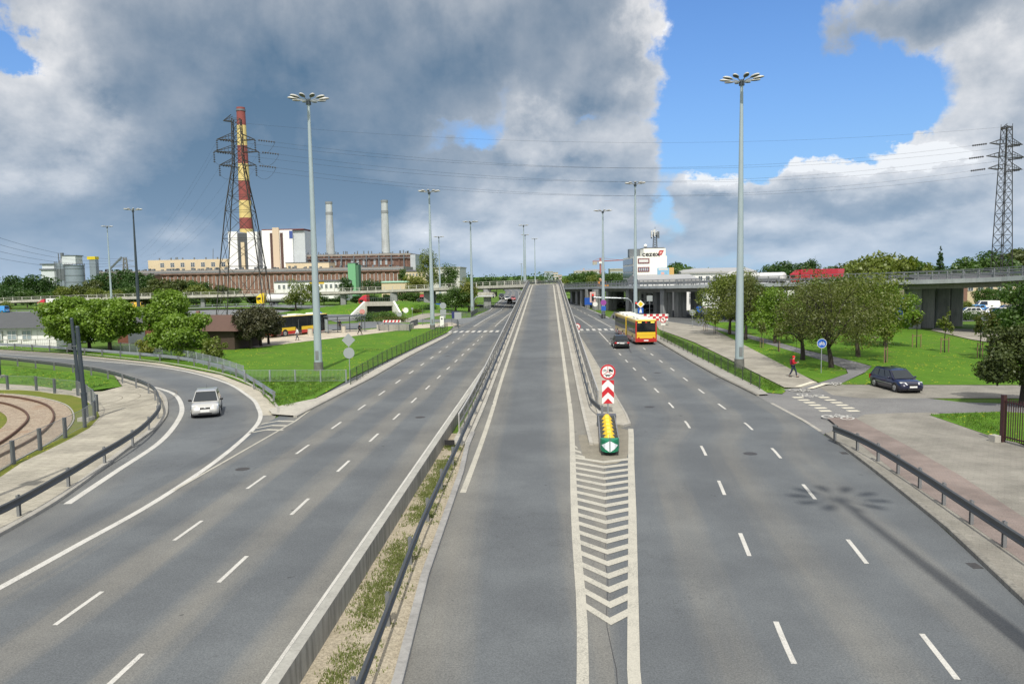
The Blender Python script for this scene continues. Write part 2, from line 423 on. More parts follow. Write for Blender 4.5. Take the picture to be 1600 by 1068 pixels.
# ================================================================ ground, roads, pavements
GRASS = ground_mat('grass', ((.058, .145, .008), (.085, .19, .012), (.115, .18, .02)), .5, spots=((.62, .52, .03), 3.0, .19, .50), fine=26, worn=((.13, .125, .05), .5))
GRASSD = ground_mat('grass_far', ((.07, .14, .016), (.09, .17, .02), (.11, .15, .03)), .2, fine=8, worn=((.14, .13, .07), .5))
M_CONC = concrete('concrete', (.40, .385, .345), .22)
M_KERB = concrete('kerb_stone', (.34, .325, .29), .15, scale=2)
M_LINE = paint_mark('road_paint', (.55, .54, .505), .45)
M_LINEW = paint_mark('road_paint_worn', (.47, .45, .385), .55)
M_CREAM = paint_mark('path_paint', (.66, .62, .50), .15)

def sheet(name, pts, z, m, parent=None, kind=True):
    """a flat paved area, triangulated from its outline"""
    from mathutils.geometry import tessellate_polygon
    P = [Vector((p[0], p[1], 0)) for p in pts]
    tri = tessellate_polygon([P]); b = MB()
    fs = []
    for t in tri:
        a, c, d = (P[i] for i in t)
        fs.append(t if (c - a).cross(d - a).z > 0 else t[::-1])
    b.add([(p.x, p.y, z) for p in P], fs)
    o = b.build(name, m, parent)
    return structure(o) if kind and not parent else o
def slab(name, pts, z0, z1, m, edge=None, ew=.0):
    """a raised area with real kerb faces"""
    o = sheet(name, pts, z1, m)
    bm = MB(); n = len(pts)
    P = [Vector((p[0], p[1], 0)) for p in pts]
    me = o.data; vs = [v.co[:] for v in me.vertices]; fs = [tuple(p.vertices) for p in me.polygons]
    a = sum(P[i].x * P[(i + 1) % n].y - P[(i + 1) % n].x * P[i].y for i in range(n))
    vs += [(p.x, p.y, z0) for p in P]
    for i in range(n):
        k = (i + 1) % n
        fs.append((i, n + i, n + k, k) if a > 0 else (i, k, n + k, n + i))
    me.clear_geometry(); me.from_pydata(vs, [], fs); me.update()
    return o
def ribbon(name, left, right, z, m, zf=None, parent=None, u0=0.0):
    me = bpy.data.meshes.new(name); vs = []; fs = []; uv = []
    v = 0.0; n = len(left)
    for i, (a, b) in enumerate(zip(left, right)):
        if i: v += ((Vector(a) + Vector(b)) / 2 - (Vector(left[i - 1]) + Vector(right[i - 1])) / 2).length
        za = zf(a[1]) if zf else 0.0
        vs += [(a[0], a[1], z + za), (b[0], b[1], z + za)]
        w = math.hypot(b[0] - a[0], b[1] - a[1]); uv += [(u0, v), (u0 + w, v)]
    for i in range(n - 1): fs.append((2 * i, 2 * i + 1, 2 * i + 3, 2 * i + 2))
    me.from_pydata(vs, [], fs); me.materials.append(m); l = me.uv_layers.new(name='UVMap')
    for p in me.polygons:
        for li, vi in zip(p.loop_indices, p.vertices): l.data[li].uv = uv[vi]
    me.update(); o = bpy.data.objects.new(name, me); COL.objects.link(o)
    if parent: o.parent = parent; return o
    return structure(o)
def kerb(name, path, w=.16, h=.13, side=1, z=0.0, m=None, parent=None, zf=None):
    """kerb stones: a real step along a path"""
    A = [Vector((p[0], p[1], 0)) for p in path]; B = offs(A, w * side); rings = []
    for a, b in zip(A, B):
        q = zf(a.y) if zf else 0.0
        rings.append([(a.x, a.y, z + q - .05), (a.x, a.y, z + q + h - .02), (a.x + (b.x - a.x) * .15, a.y + (b.y - a.y) * .15, z + q + h), (b.x, b.y, z + q + h), (b.x, b.y, z + q - .05)])
    bm = MB().loft(rings)
    if side > 0: bm.f = [f[::-1] for f in bm.f]
    o = bm.build(name, m or M_KERB, parent)
    return o if parent else structure(o)
def line(b, path, w, z, zf=None):
    P = [Vector((p[0], p[1], 0)) for p in path]; A = offs(P, -w / 2); B = offs(P, w / 2)
    vs = []
    for p, q in zip(A, B): vs += [(p.x, p.y, z + (zf(p.y) if zf else 0)), (q.x, q.y, z + (zf(q.y) if zf else 0))]
    return b.add(vs, [(2 * i, 2 * i + 1, 2 * i + 3, 2 * i + 2) for i in range(len(P) - 1)])
def at_y(poly, y):
    for a, b in zip(poly, poly[1:]):
        if a[1] <= y <= b[1]: return a[0] + (b[0] - a[0]) * (y - a[1]) / (b[1] - a[1])
    return poly[0][0] if y < poly[0][1] else poly[-1][0]
def sm(x, a, b):
    t = min(1, max(0, (x - a) / (b - a))); return t * t * (3 - 2 * t)
_zt = [0.0]
for _i in range(0, 3000):
    _y = _i * .1; _zt.append(_zt[-1] + .1 * (.0455 * sm(_y, 37, 55) * (1 - sm(_y, 170, 192)) - .016 * sm(_y, 188, 205)))
def zr(y): return _zt[max(0, min(len(_zt) - 1, int(y * 10)))]

# the ground: one sheet out to the horizon
g_ = MB(); g_.quad((-5000, -300, -.03), (5000, -300, -.03), (5000, 9000, -.03), (-5000, 9000, -.03))
structure(g_.build('ground', GRASSD))

# ---- left carriageway
LL = [(-16.9, -30), (-16.9, 60), (-16.9, 118), (-16.6, 150), (-15.2, 190), (-17.5, 278), (-22.5, 410), (-40, 640)]
LR = [(-5.6, -30), (-5.6, 60), (-5.5, 118), (-5.4, 150), (-5.6, 190), (-7.5, 278), (-12.5, 410), (-29, 640)]
def dense(p, n): return [tuple(q) for q in resample_n([Vector((a[0], a[1], 0)) for a in p], n)]
def by_y(p, ys): return [(at_y(p, y), y) for y in ys]
YS = [-30 + 4 * i for i in range(0, 60)] + [210 + 20 * i for i in range(22)]
M_AL = asphalt('asphalt_left', 3.0, 1.5, .85, edge=((9.8, 11.4, .75),))
road_left = ribbon('road_left', by_y(LL, YS), by_y(LR, YS), .008, M_AL)
b = MB()
for k in range(-1, 16):
    for x in (-12.41, -9.41):
        y0 = 18.95 + 6.16 * k + (2.7 if x > -10 else 0) - 1.0
        if y0 < 112: line(b, [(x, y0), (x, y0 + 2.05)], .13, .013)
for k in range(40):
    for j, fx in enumerate((.36, .68)):
        y0 = 130 + 9 * k; 
        if y0 < 190: y1 = y0 + 9.0
        else: y1 = y0 + 4
        line(b, [(at_y(LL, y0) * (1 - fx) + at_y(LR, y0) * fx, y0), (at_y(LL, y1) * (1 - fx) + at_y(LR, y1) * fx, y1)], .14, .013)
line(b, [(at_y(LR, y) - .5, y) for y in range(-20, 116, 4)], .12, .013)
line(b, [(at_y(LL, y) + .6, y) for y in range(124, 330, 6)], .18, .013)
b.build('lane_marking', M_LINE, road_left)
b = MB()
for i in range(11):
    x = -15.6 + i * .93; b.quad((x, 116.6, .013), (x + .48, 116.6, .013), (x + .48, 120.2, .013), (x, 120.2, .013))
b.build('crossing_stripe', M_LINE, road_left)

# ---- slip road that swings in from the left
SI = cr(d2([G(*p) for p in [(-60, 871), (0, 838), (100, 779), (200, 703), (253, 662), (263, 637), (252, 614), (205, 590), (140, 575), (70, 566), (0, 558), (-80, 552)]]), 8)
SO = cr(d2([G(*p) for p in [(170, 905), (290, 800), (400, 690), (432, 648), (425, 630), (400, 608), (345, 585), (250, 567), (100, 551), (0, 545), (-80, 541)]]), 8)
SI = resample_n([Vector((p[0], p[1], 0)) for p in SI], 70); SO = resample_n([Vector((p[0], p[1], 0)) for p in SO], 70)
M_AS = asphalt('asphalt_slip', 5.5, 0.3, .45, tone=1.08, edge=((4.8, 6.8, .8),))
slip = ribbon('slip_road', SI, SO, .0, M_AS)
b = MB()
IN = cr(d2([G(*p) for p in [(105, 787), (180, 737), (250, 690), (279, 655), (284, 635), (274, 617), (250, 607), (222, 601)]]), 8)
line(b, IN, .30, .006)
OUT = cr(d2([G(*p) for p in [(-40, 938), (0, 918), (120, 852), (240, 785), (335, 722), (388, 678), (406, 655), (404, 638), (390, 620), (345, 595), (260, 575), (130, 562), (0, 553), (-60, 549)]]), 8)
line(b, OUT, .26, .014)
b.build('edge_line', M_LINE, slip)
b = MB()
line(b, [(-15.35, 30), (-15.3, 45), (-15.6, 49)], .12, .020)
for k in range(3):
    c = Vector(G(404 + 9 * k, 676 - 7 * k)); b.quad((c.x - .5, c.y - .2, .014), (c.x + .15, c.y + .7, .014), (c.x + .15, c.y + 1.05, .014), (c.x - .5, c.y + .15, .014))
    b.quad((c.x + .15, c.y + .7, .014), (c.x + 1.15, c.y + .55, .014), (c.x + 1.15, c.y + .9, .014), (c.x + .15, c.y + 1.05, .014))
b.build('hatching', M_LINEW, slip)

# ---- ramp carriageway (at grade near the camera, climbing from y = 38)
def ramp_shift(y): return -.0042 * max(0, y - 186) ** 2
RLn = [(-2.6, -30), (-3.2, 12), (-3.26, 15.3), (-3.6, 21), (-3.86, 32.5), (-4.14, 37.5), (-4.14, 44), (-4.14, 300)]
RRn = [(.2, -30), (1.25, 14), (1.45, 20), (2.0, 27), (2.6, 36), (2.7, 41), (2.1, 44), (1.95, 50), (1.95, 300)]
RYS = [-30, -15, 0] + [6 + 2 * i for i in range(18)] + [42 + 3 * i for i in range(60)]
M_AR = asphalt('asphalt_ramp', 5.0, 0.2, 1.0, edge=((4.7, 5.4, .85),))
rl_ = [(x + ramp_shift(y), y) for x, y in by_y(RLn, RYS)]; rr_ = [(x + ramp_shift(y), y) for x, y in by_y(RRn, RYS)]
ramp_road = ribbon('ramp_road', rl_, rr_, .008, M_AR, zr)
b = MB()
line(b, [(-3.46 - .2 * sm(y, 29, 60) + ramp_shift(y), y) for y in [29.6 + 2 * i for i in range(88)]], .24, .014, zr)
line(b, [(.28 + .5 * sm(y, 6, 21) + .53 * sm(y, 20, 50) + ramp_shift(y), y) for y in [4 + 2 * i for i in range(100)]], .26, .014, zr)
b.build('edge_line', M_LINEW, ramp_road)

# ---- right carriageway
RL = [(-.3, -30), (.7, 14), (.9, 20), (1.4, 27), (2.0, 36), (3.2, 41), (4.55, 43), (4.6, 60), (4.45, 95), (4.4, 116), (2.8, 154), (.8, 194), (-2.2, 250), (-8, 330)]
RR = [(7.4, -30), (9.0, 2), (10.35, 9.2), (11.99, 19.74), (12.86, 24.96), (13.62, 32), (14.2, 38.7), (14.4, 44), (14.25, 52), (14.08, 56.5), (13.75, 63.5), (13.6, 74), (13.6, 95), (13.5, 116), (12.06, 154.4), (10.18, 193.7), (7.08, 250), (1.5, 330)]
M_ARR = asphalt('asphalt_right', 3.1, 0.1, .5, edge=((-1.5, .9, .0),))
road_right = ribbon('road_right', by_y(RL, YS[:70]), by_y(RR, YS[:70]), .004, M_ARR)
D1 = [(4.3, 5), (5.33, 17.29), (6.1, 24.11), (6.85, 30.83), (7.42, 37.31), (7.78, 43.5), (7.87, 49.55), (7.82, 56.24), (7.65, 69.5), (7.55, 85), (7.5, 112)]
D2 = [(7.1, 5), (8.5, 16.59), (9.3, 23.32), (10.02, 29.86), (10.68, 36.55), (11.03, 43), (10.97, 49.15), (10.94, 56.04), (10.95, 66.9), (10.87, 73.83), (10.85, 112)]
b = MB()
for k in range(-1, 13):
    for D, y0 in ((D1, 16.3), (D2, 15.7)):
        y = y0 + 6.45 * k
        if y < 95: line(b, [(at_y(D, y + j), y + j) for j in (0, .7, 1.4, 2.05)], .13, .010)
for D in (D1, D2): line(b, [(at_y(D, y), y) for y in (97, 104, 114.5)], .13, .010)
for f in (.33, .66):
    for k in range(14):
        y = 124 + 9 * k; ya = y + (8.9 if k < 4 else 4)
        line(b, [(at_y(RL, q) * (1 - f) + at_y(RR, q) * f, q) for q in (y, ya)], .14, .010)
line(b, [(4.75, 115.2), (13.8, 115.2)], .25, .010)
line(b, [(at_y(RR, q) - .4, q) for q in range(150, 300, 6)], .16, .010)
b.build('lane_marking', M_LINE, road_right)
b = MB()
for i in range(10):
    x = 4.9 + i * .93; b.quad((x, 117.3, .010), (x + .48, 117.3, .010), (x + .48, 121, .010), (x, 121, .010))
b.build('crossing_stripe', M_LINE, road_right)
# painted nose before the island: border band and chevrons
b = MB()
NL = [(.28 + .5 * sm(y, 6, 21) + .53 * sm(y, 20, 50), y) for y in [4 + i for i in range(40)]]
NRt = [(1.2, 4), (1.7, 15.6), (2.92, 27.05), (3.62, 34), (4.3, 40.3), (4.5, 42.5)]
NR = [(at_y(NRt, y), y) for y in [4 + i for i in range(39)]]
line(b, NR, .28, .016)
def nose_c(y): return at_y(RRn, y) if y < 40 else 2.7
for k in range(21):
    y = 18.1 + .95 * k
    if y > 38.5: break
    xc = (at_y(NL, y) + at_y(NR, y)) / 2 + .08; xl = at_y(NL, y + .9) + .10; xr = at_y(NR, y + .9) - .12
    if y > 34.4: xc = xl + .45 * (37.8 - y) / 3.4 * (xc - xl)
    t = .40
    b.quad((xl, y + .9 * (1 if y < 34.4 else .5), .018), (xc, y, .018), (xc, y + t, .018), (xl, y + t + .9 * (1 if y < 34.4 else .5), .018))
    if y < 34.4: b.quad((xc, y, .018), (xr, y + .55, .018), (xr, y + .55 + t, .018), (xc, y + t, .018))
b.build('chevron_marking', M_LINEW, ramp_road)
# dusty unswept asphalt in front of the island
DUST = ground_mat('road_dust', ((.205, .19, .155), (.26, .24, .195), (.17, .16, .135)), 1.2, fine=40, bump=.2)
sheet('road_dust', [(1.55, 35.3), (1.9, 34.4), (2.4, 33.9), (3.0, 34.2), (3.55, 35.2), (4.0, 38), (4.35, 41.5), (3.0, 44), (2.2, 44), (1.8, 43), (1.5, 40)], .014, DUST)
# raised island with kerb round the crash cushion's back end
isl = [(2.2, 44.6), (2.35, 43.3), (3.0, 43.5), (3.3, 43.0), (4.1, 42.6), (4.5, 43.3), (4.55, 46), (4.5, 60), (4.3, 95), (4.0, 116), (3.3, 116), (3.2, 60), (2.3, 50)]
slab('traffic_island', isl, -.03, .13, concrete('island_paving', (.36, .34, .29), .15))
kerb('kerb', [(2.35, 43.2), (3.0, 43.4), (3.3, 42.9), (4.1, 42.45), (4.58, 43.1), (4.66, 46), (4.62, 60), (4.45, 95), (4.2, 116.2)], .14, .15, side=-1)

# seam down the nose, skid marks, covers and gullies let into the asphalt
TAR = mat('tar_seam', (.045, .045, .047), .7)
b = MB(); line(b, [(at_y(RRn, y) + .06 * math.sin(y * 1.3), y) for y in [4 + i for i in range(31)]], .018, .0095); line(b, [(8.9, 83), (9.25, 90), (9.3, 97)], .10, .0095); line(b, [(9.6, 73), (9.15, 80)], .07, .0095)
b.build('tar_seam', TAR, road_right)
b = MB()
for i in range(3):
    y = 34 + 23 * i + rnd.random() * 9; x = rnd.uniform(-14, -7); P = [(x + .35 * math.sin(j * 1.7 + i) + .25 * j, y + j * .8) for j in range(7)]; line(b, P, .012, .0125)
b.build('sealed_crack', TAR, road_left)
IRON = mat('cast_iron', (.085, .08, .075), .6, .5, noise=.3, nscale=6)
b = MB()
for x, y, z in ((-13.9, 33.5, .0125), (-7.9, 46, .0125), (-10.9, 82, .0125)): b.add([(x + .32 * math.cos(a * math.pi / 9), y + .32 * math.sin(a * math.pi / 9), z) for a in range(18)], [tuple(range(18))])
b.build('manhole_cover', IRON, road_left)
b = MB()
for x, y in ((6.4, 49), (9.4, 36), (9.3, 66)): b.add([(x + .32 * math.cos(a * math.pi / 9), y + .32 * math.sin(a * math.pi / 9), .0095) for a in range(18)], [tuple(range(18))])
for y in (22, 36, 62, 84): x = at_y(RR, y) - .24; b.quad((x - .15, y - .22, .0096), (x + .15, y - .22, .0096), (x + .15, y + .22, .0096), (x - .15, y + .22, .0096))
b.build('manhole_cover', IRON, road_right)

# ---- dirt strip between barrier and ramp
DIRT = ground_mat('dirt', ((.34, .30, .225), (.40, .355, .275), (.26, .22, .165)), 1.4, fine=18, bump=.5)
sheet('dirt_strip', [(-5.5, -20), (-2.7, -20), (-3.2, 14), (-3.6, 21), (-3.85, 32.5), (-4.1, 37.6), (-5.0, 41), (-5.5, 41)], .03, DIRT)
kerb('kerb', [(-2.6, -20), (-3.08, 12), (-3.14, 15.3), (-3.48, 21), (-3.74, 32.5), (-4.02, 37.6), (-4.06, 41)], .22, .14, side=-1, m=concrete('kerb_grey', (.30, .295, .285), .2))

# ---- right pavement: kerb, slabs, red cycle path, driveway, verge
PAVE = paver('paving_grey', (.255, .24, .21), (.23, .22, .19), .42, .22, rz=R_(30), mortar=.82, fs=.012)
PAVER = paver('paving_red', (.235, .19, .17), (.215, .18, .165), .22, .11, rz=R_(20), mortar=.85, fs=.01)
PAVEL = paver('paving_slab', (.38, .355, .29), (.345, .32, .265), .52, .52, rz=R_(12), mortar=.62, fs=.014)
PATHA = asphalt('asphalt_path', 50, 0, .1, tone=1.15, base=(.15, .15, .155))
kr = [(at_y(RR, y), y) for y in [-25 + 2.5 * i for i in range(27)]]            # up to y = 40
kerb('kerb', kr, .20, .15, side=1, m=concrete('kerb_old', (.22, .21, .185), .35, scale=2))
pv = [(x + .2, y) for x, y in kr] + [G(*p) for p in [(1312, 668), (1352, 650), (1400, 648), (1462, 647), (1530, 668), (1560, 684), (1640, 715), (1900, 790)]] + [(48, 20), (48, -25)]
slab('pavement', pv, -.02, .12, PAVE)
sheet('cycle_path', [G(*p, .12) for p in [(1292, 652), (1335, 652), (1420, 697), (1500, 742), (1600, 808), (1760, 912), (1900, 1010), (1900, 1150), (1730, 985), (1600, 878), (1500, 806), (1400, 738), (1340, 690)]], .126, PAVER)
# driveway in asphalt and the parking in pavers behind it
sheet('driveway', [(at_y(RR, y), y) for y in (40.2, 44, 48, 52, 54.5)] + [G(*p) for p in [(1192, 611), (1245, 606), (1215, 602), (1262, 600), (1500, 628), (1900, 640), (1900, 668), (1610, 652), (1462, 645), (1352, 647), (1312, 672)]], .010, asphalt('asphalt_drive', 40, 0, .15, tone=1.12, base=(.16, .16, .16)))
sheet('parking_area', [G(*p) for p in [(1278, 604), (1310, 600), (1620, 602), (1900, 610), (1900, 634), (1620, 622), (1345, 622), (1300, 617)]], .014, PAVE)
# footpath along the road and cycle path through the trees
fp = [G(*p) for p in [(1020, 499), (1060, 505), (1110, 512), (1280, 600), (1262, 607), (1226, 606), (1190, 588), (1140, 562), (1085, 535), (1030, 515)]]
sheet('footpath', fp, .055, paver('paving_foot', (.32, .30, .255), (.295, .275, .235), .5, .5, rz=R_(20), mortar=.85, fs=.012))
cp = [G(*p) for p in [(1288, 602), (1240, 613), (1256, 606), (1302, 592), (1325, 584), (1322, 577), (1290, 565), (1240, 550), (1180, 532), (1110, 513), (1085, 508), (1100, 507), (1190, 528), (1260, 548), (1330, 564), (1362, 573), (1352, 582), (1316, 599)]]
sheet('bicycle_path', cp, .060, PATHA)
# grass verges
sheet('grass_verge', [G(*p) for p in [(1030, 519), (1100, 552), (1160, 581), (1215, 604), (1228, 611), (1222, 616), (1190, 613), (1110, 574), (1030, 533)]], .05, GRASS)
sheet('grass_verge', [G(*p) for p in [(1068, 506), (1110, 513), (1200, 537), (1290, 564), (1322, 576), (1323, 584), (1300, 592), (1281, 598), (1200, 563), (1110, 520)]], .045, GRASS)
sheet('grass_verge', [G(*p) for p in [(1100, 503), (1110, 508), (1250, 544), (1360, 571), (1350, 584), (1310, 601), (1620, 602), (1700, 560), (1620, 540), (1540, 535), (1470, 525), (1445, 516), (1420, 507), (1250, 504)]], .04, GRASS)
sheet('grass_verge', [G(*p, .12) for p in [(1452, 648), (1475, 646), (1570, 643), (1640, 648), (1640, 702), (1560, 685), (1510, 668)]], .135, GRASS)
kr2 = [(at_y(RR, y), y) for y in [41 + 3 * i for i in range(25)]]; kr3 = [q for q in kr2 if q[1] > 52]
kerb('kerb', [q for q in kr2 if q[1] < 53], .20, .025, side=1); kerb('kerb', [q for q in kr2 if q[1] > 50], .20, .13, side=1, m=MATS['kerb_old'])
sheet('pavement_edge', [(x + .2, y) for x, y in kr3] + [(15.0, kr3[-1][1]), (15.05, 75), (15.15, 64), (15.25, 56), (15.1, 53.2)], .115, concrete('paving_edge', (.30, .29, .26), .2))
b = MB()
for px, py in [(1244, 621), (1253, 625), (1262, 629), (1270, 633), (1279, 637.5), (1286, 642)]:
    for dx in (0, 41 + (py - 621) * .12):
        x, y = G(px - 3 + dx, py); b.quad((x - .05, y - .18, .018), (x + .62, y - .18, .018), (x + .57, y + .22, .018), (x - .12, y + .22, .018))
for (a, c) in (((1246, 605), (1272, 597)), ((1266, 608), (1292, 599.5))):
    x0, y0 = G(*a); x1, y1 = G(*c); b.quad((x0 - .25, y0, .066), (x0 + .22, y0, .066), (x1 + .22, y1, .066), (x1 - .25, y1, .066))
b.build('crossing_stripe', M_CREAM, bpy.data.objects['driveway'])
def bike_mark(px, py, rz, z, s=1.0):
    x, y = G(px, py); b = MB()
    def rg(cx, cy, r):
        n = 18; vs = []
        for i in range(n):
            a = 2 * math.pi * i / n; vs += [(cx + (r - .05) * math.cos(a), cy + (r - .05) * math.sin(a), 0), (cx + (r + .05) * math.cos(a), cy + (r + .05) * math.sin(a), 0)]
        b.add(vs, [(2 * i, 2 * i + 1, (2 * i + 3) % (2 * n), (2 * i + 2) % (2 * n)) for i in range(n)])
    rg(-.52, 0, .33); rg(.52, 0, .33)
    for p in ([(-.52, 0), (-.15, .0), (.3, .55)], [(-.52, 0), (-.2, .52), (.3, .55)], [(-.15, 0), (-.25, .72)], [(-.4, .72), (-.1, .72)], [(.52, 0), (.28, .75), (.5, .8)]):
        line(b, p, .11, 0)
    o = b.build('bicycle_symbol', M_LINE); c, n = math.cos(rz), math.sin(rz)
    o.location = (x, y, z); o.rotation_euler = (0, 0, rz); o.scale = (s, s * 1.25, 1)
    return structure(o)
bike_mark(1249, 610, R_(200), .068, .9); bike_mark(1266, 617, R_(150), .016, 1.0); bike_mark(1299, 600, R_(200), .068, .9); bike_mark(1309, 655, R_(-35), .132, 1.0)

# ---- left side: pavement inside the bend, tram loop, grass
GR2 = ground_mat('gravel', ((.34, .28, .21), (.26, .20, .15), (.42, .37, .30)), 2.0, fine=11, bump=.6, worn=((.24, .13, .07), .5))
tf = [G(*p, .12) for p in [(-120, 790), (0, 745), (34, 722), (76, 702), (110, 685), (140, 668), (156, 650), (150, 637), (128, 622), (110, 617), (85, 615), (60, 611), (30, 609), (0, 609), (-100, 606)]]
pin = [(p.x, p.y) for p in SI]
def sub(path, y0, y1): return [p for p in path if y0 <= p[1] <= y1]
ki = offs(SI, -.24)
slab('pavement_inner', [(p.x, p.y) for p in ki[:40]] + [G(*p, .12) for p in [(192, 603), (160, 611), (128, 612), (60, 602), (0, 598), (-100, 594)]] + list(reversed(tf)), -.02, .12, PAVEL)
kerb('kerb', SI, .24, .14, side=-1)
sheet('grass_verge', [G(*p, .12) for p in [(-100, 596), (0, 599), (60, 603), (128, 612), (188, 604), (182, 592), (150, 585), (100, 580), (40, 574), (0, 571), (-100, 564)]], .135, GRASS)
tram = sheet('tram_loop_ground', [(p[0] - .0, p[1]) for p in tf] + [(-75, 62), (-75, 20)], .125, ground_mat('grass_dry', ((.12, .15, .02), (.16, .16, .03), (.09, .13, .02)), .8, fine=24, spots=((.60, .50, .03), 3.5, .14, .52)))
RO = cr(d2([G(*p, .12) for p in [(-60, 748), (0, 715), (40, 695), (70, 675), (84, 655), (76, 637), (44, 626), (0, 620), (-60, 618)]]), 8)
RI = cr(d2([G(*p, .12) for p in [(-60, 726), (0, 695), (32, 671), (44, 655), (34, 642), (0, 631), (-60, 627)]]), 8)
RO3 = [Vector((p[0], p[1], 0)) for p in RO]; RI3 = [Vector((p[0], p[1], 0)) for p in RI]
n_ = 40; ro = resample_n(RO3, n_); ri = resample_n(RI3, n_)
ribbon('track_bed', [ (p.x, p.y) for p in offs(ri, -1.1)], [(p.x, p.y) for p in offs(ro, 1.0)], .16, GR2)
b = MB()
for pth in (ro, ri):
    A = offs(pth, -.045); B = offs(pth, .045)
    b.loft([[(a.x, a.y, .14), (a.x, a.y, .30), (c.x, c.y, .30), (c.x, c.y, .14)] for a, c in zip(A, B)])
tr = b.build('tram_track', mat('rail_rust', (.115, .06, .035), .65, .3, noise=.3, nscale=2)); tag(tr, 'pair of rusty rails curving round the gravel tram loop', 'tram track')
kerb('kerb', [(p.x, p.y) for p in offs(ro, 1.05)], .08, .06, side=1, z=.125)
b = MB(); M_JOINT = mat('paving_joint', (.17, .15, .12), .9)
jc = Vector((*G(133, 627, .12), 0))
for r in (2.2, 3.3, 4.4, 5.6):
    pts = []
    for i in range(24):
        a = R_(-50 + i * 6.5); q = jc + Vector((math.cos(a), math.sin(a) * 1.3, 0)) * r; pts.append((q.x, q.y))
    line(b, pts, .05, .126)
b.build('paving_joint', M_JOINT, bpy.data.objects['pavement_inner'])

# ---- left triangle of grass with its concrete apron
tri = [G(*p, .1) for p in [(402, 606), (426, 630), (438, 641), (452, 640), (495, 620), (552, 588), (640, 546), (700, 518), (712, 506), (690, 503), (560, 505), (430, 515), (350, 530), (200, 552), (120, 545), (0, 538), (-100, 534), (-100, 540), (0, 545), (100, 551), (250, 566), (345, 584)]]
sheet('grass_verge', tri, .10, GRASS)
KL = [(-15.62, 46.3), (-15.35, 55), (-15.05, 64), (-15.0, 83), (-14.4, 107), (-14.5, 116)]
kl = [(at_y(KL, y), y) for y in [46.3 + 3 * i for i in range(24)]]
kerb('kerb', kl, .22, .13, side=-1)
sheet('apron', [(x - .21, y) for x, y in kl] + [(-14.9, 114), (-15.75, 88), (-16.05, 73), (-16.15, 61), (-16.5, 53), (-17.9, 50.3), (-18.25, 48.6), (-17.4, 46.9)], .122, concrete('apron_paving', (.40, .38, .33), .2))
shp = [p for p in SO if p.y > 46]
sheet('road_shoulder', [(p.x, p.y) for p in offs(shp, .02)] + [(p.x, p.y) for p in reversed(offs(shp, -1.0))], .006, concrete('shoulder_paving', (.42, .39, .32), .2))
kerb('kerb', [(p.x, p.y) for p in shp], .18, .13, side=1)
# plaza path, bus bay, loop road
sheet('footpath', [G(*p, .1) for p in [(375, 540), (400, 543), (480, 533), (560, 524), (640, 514), (690, 511), (720, 508), (705, 503), (640, 508), (575, 515), (500, 516), (430, 522), (360, 530)]], .125, paver('paving_plaza', (.50, .45, .36), (.47, .42, .34), .5, .5, rz=R_(40), mortar=.85, fs=.012))
sheet('bus_bay', [G(*p) for p in [(330, 523), (430, 528), (500, 520), (600, 512), (660, 509), (600, 503), (540, 506), (430, 512), (330, 516)]], .108, asphalt('asphalt_bay', 60, 0, .15, tone=1.2))
sheet('loop_road', [G(*p) for p in [(360, 497), (420, 492), (500, 496), (525, 503), (575, 499), (570, 493), (552, 489), (505, 485), (440, 483), (330, 484), (200, 488), (0, 492), (-80, 492), (-80, 497), (0, 498), (240, 497)]], .012, asphalt('asphalt_loop', 60, 0, .3, tone=1.35))
sheet('side_street', [G(*p) for p in [(716, 508), (700, 511), (655, 504), (560, 507), (560, 503), (650, 499), (690, 499), (735, 496), (752, 492), (738, 502)]], .014, asphalt('asphalt_side', 60, 0, .2, tone=1.3))
sheet('footpath', [G(*p) for p in [(610, 506), (640, 503), (690, 492), (730, 489), (690, 487), (660, 490), (628, 500)]], .016, MATS['paving_foot'])
sheet('cross_street', [G(*p) for p in [(952, 497), (1000, 500), (1060, 505), (1120, 513), (1250, 507), (1420, 505), (1600, 499), (1800, 495), (1800, 480), (1600, 482), (1200, 480), (960, 486)]], .016, asphalt('asphalt_yard', 60, 0, .3, tone=.85))
sheet('parking_lot', [G(*p) for p in [(1455, 516), (1520, 531), (1580, 540), (1800, 545), (1800, 516), (1600, 517), (1500, 514), (1462, 512)]], .05, MATS['paving_foot'])

# ================================================================ ramp body, flyovers, barriers, rails, fences
M_GALV = mat('galvanised_steel', (.36, .39, .42), .42, .55, noise=.12, nscale=3)
M_GALVD = mat('weathered_steel', (.13, .145, .16), .5, .5, noise=.2, nscale=2)
M_RAILD = mat('guardrail_steel', (.095, .10, .10), .5, .4, noise=.2, nscale=1.5)
M_POST = mat('post_steel', (.25, .26, .27), .5, .5, noise=.2, nscale=2)
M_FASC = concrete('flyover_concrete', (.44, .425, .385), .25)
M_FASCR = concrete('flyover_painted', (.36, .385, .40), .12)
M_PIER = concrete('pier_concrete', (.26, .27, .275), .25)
M_SOFF = concrete('deck_underside', (.22, .215, .20), .2)

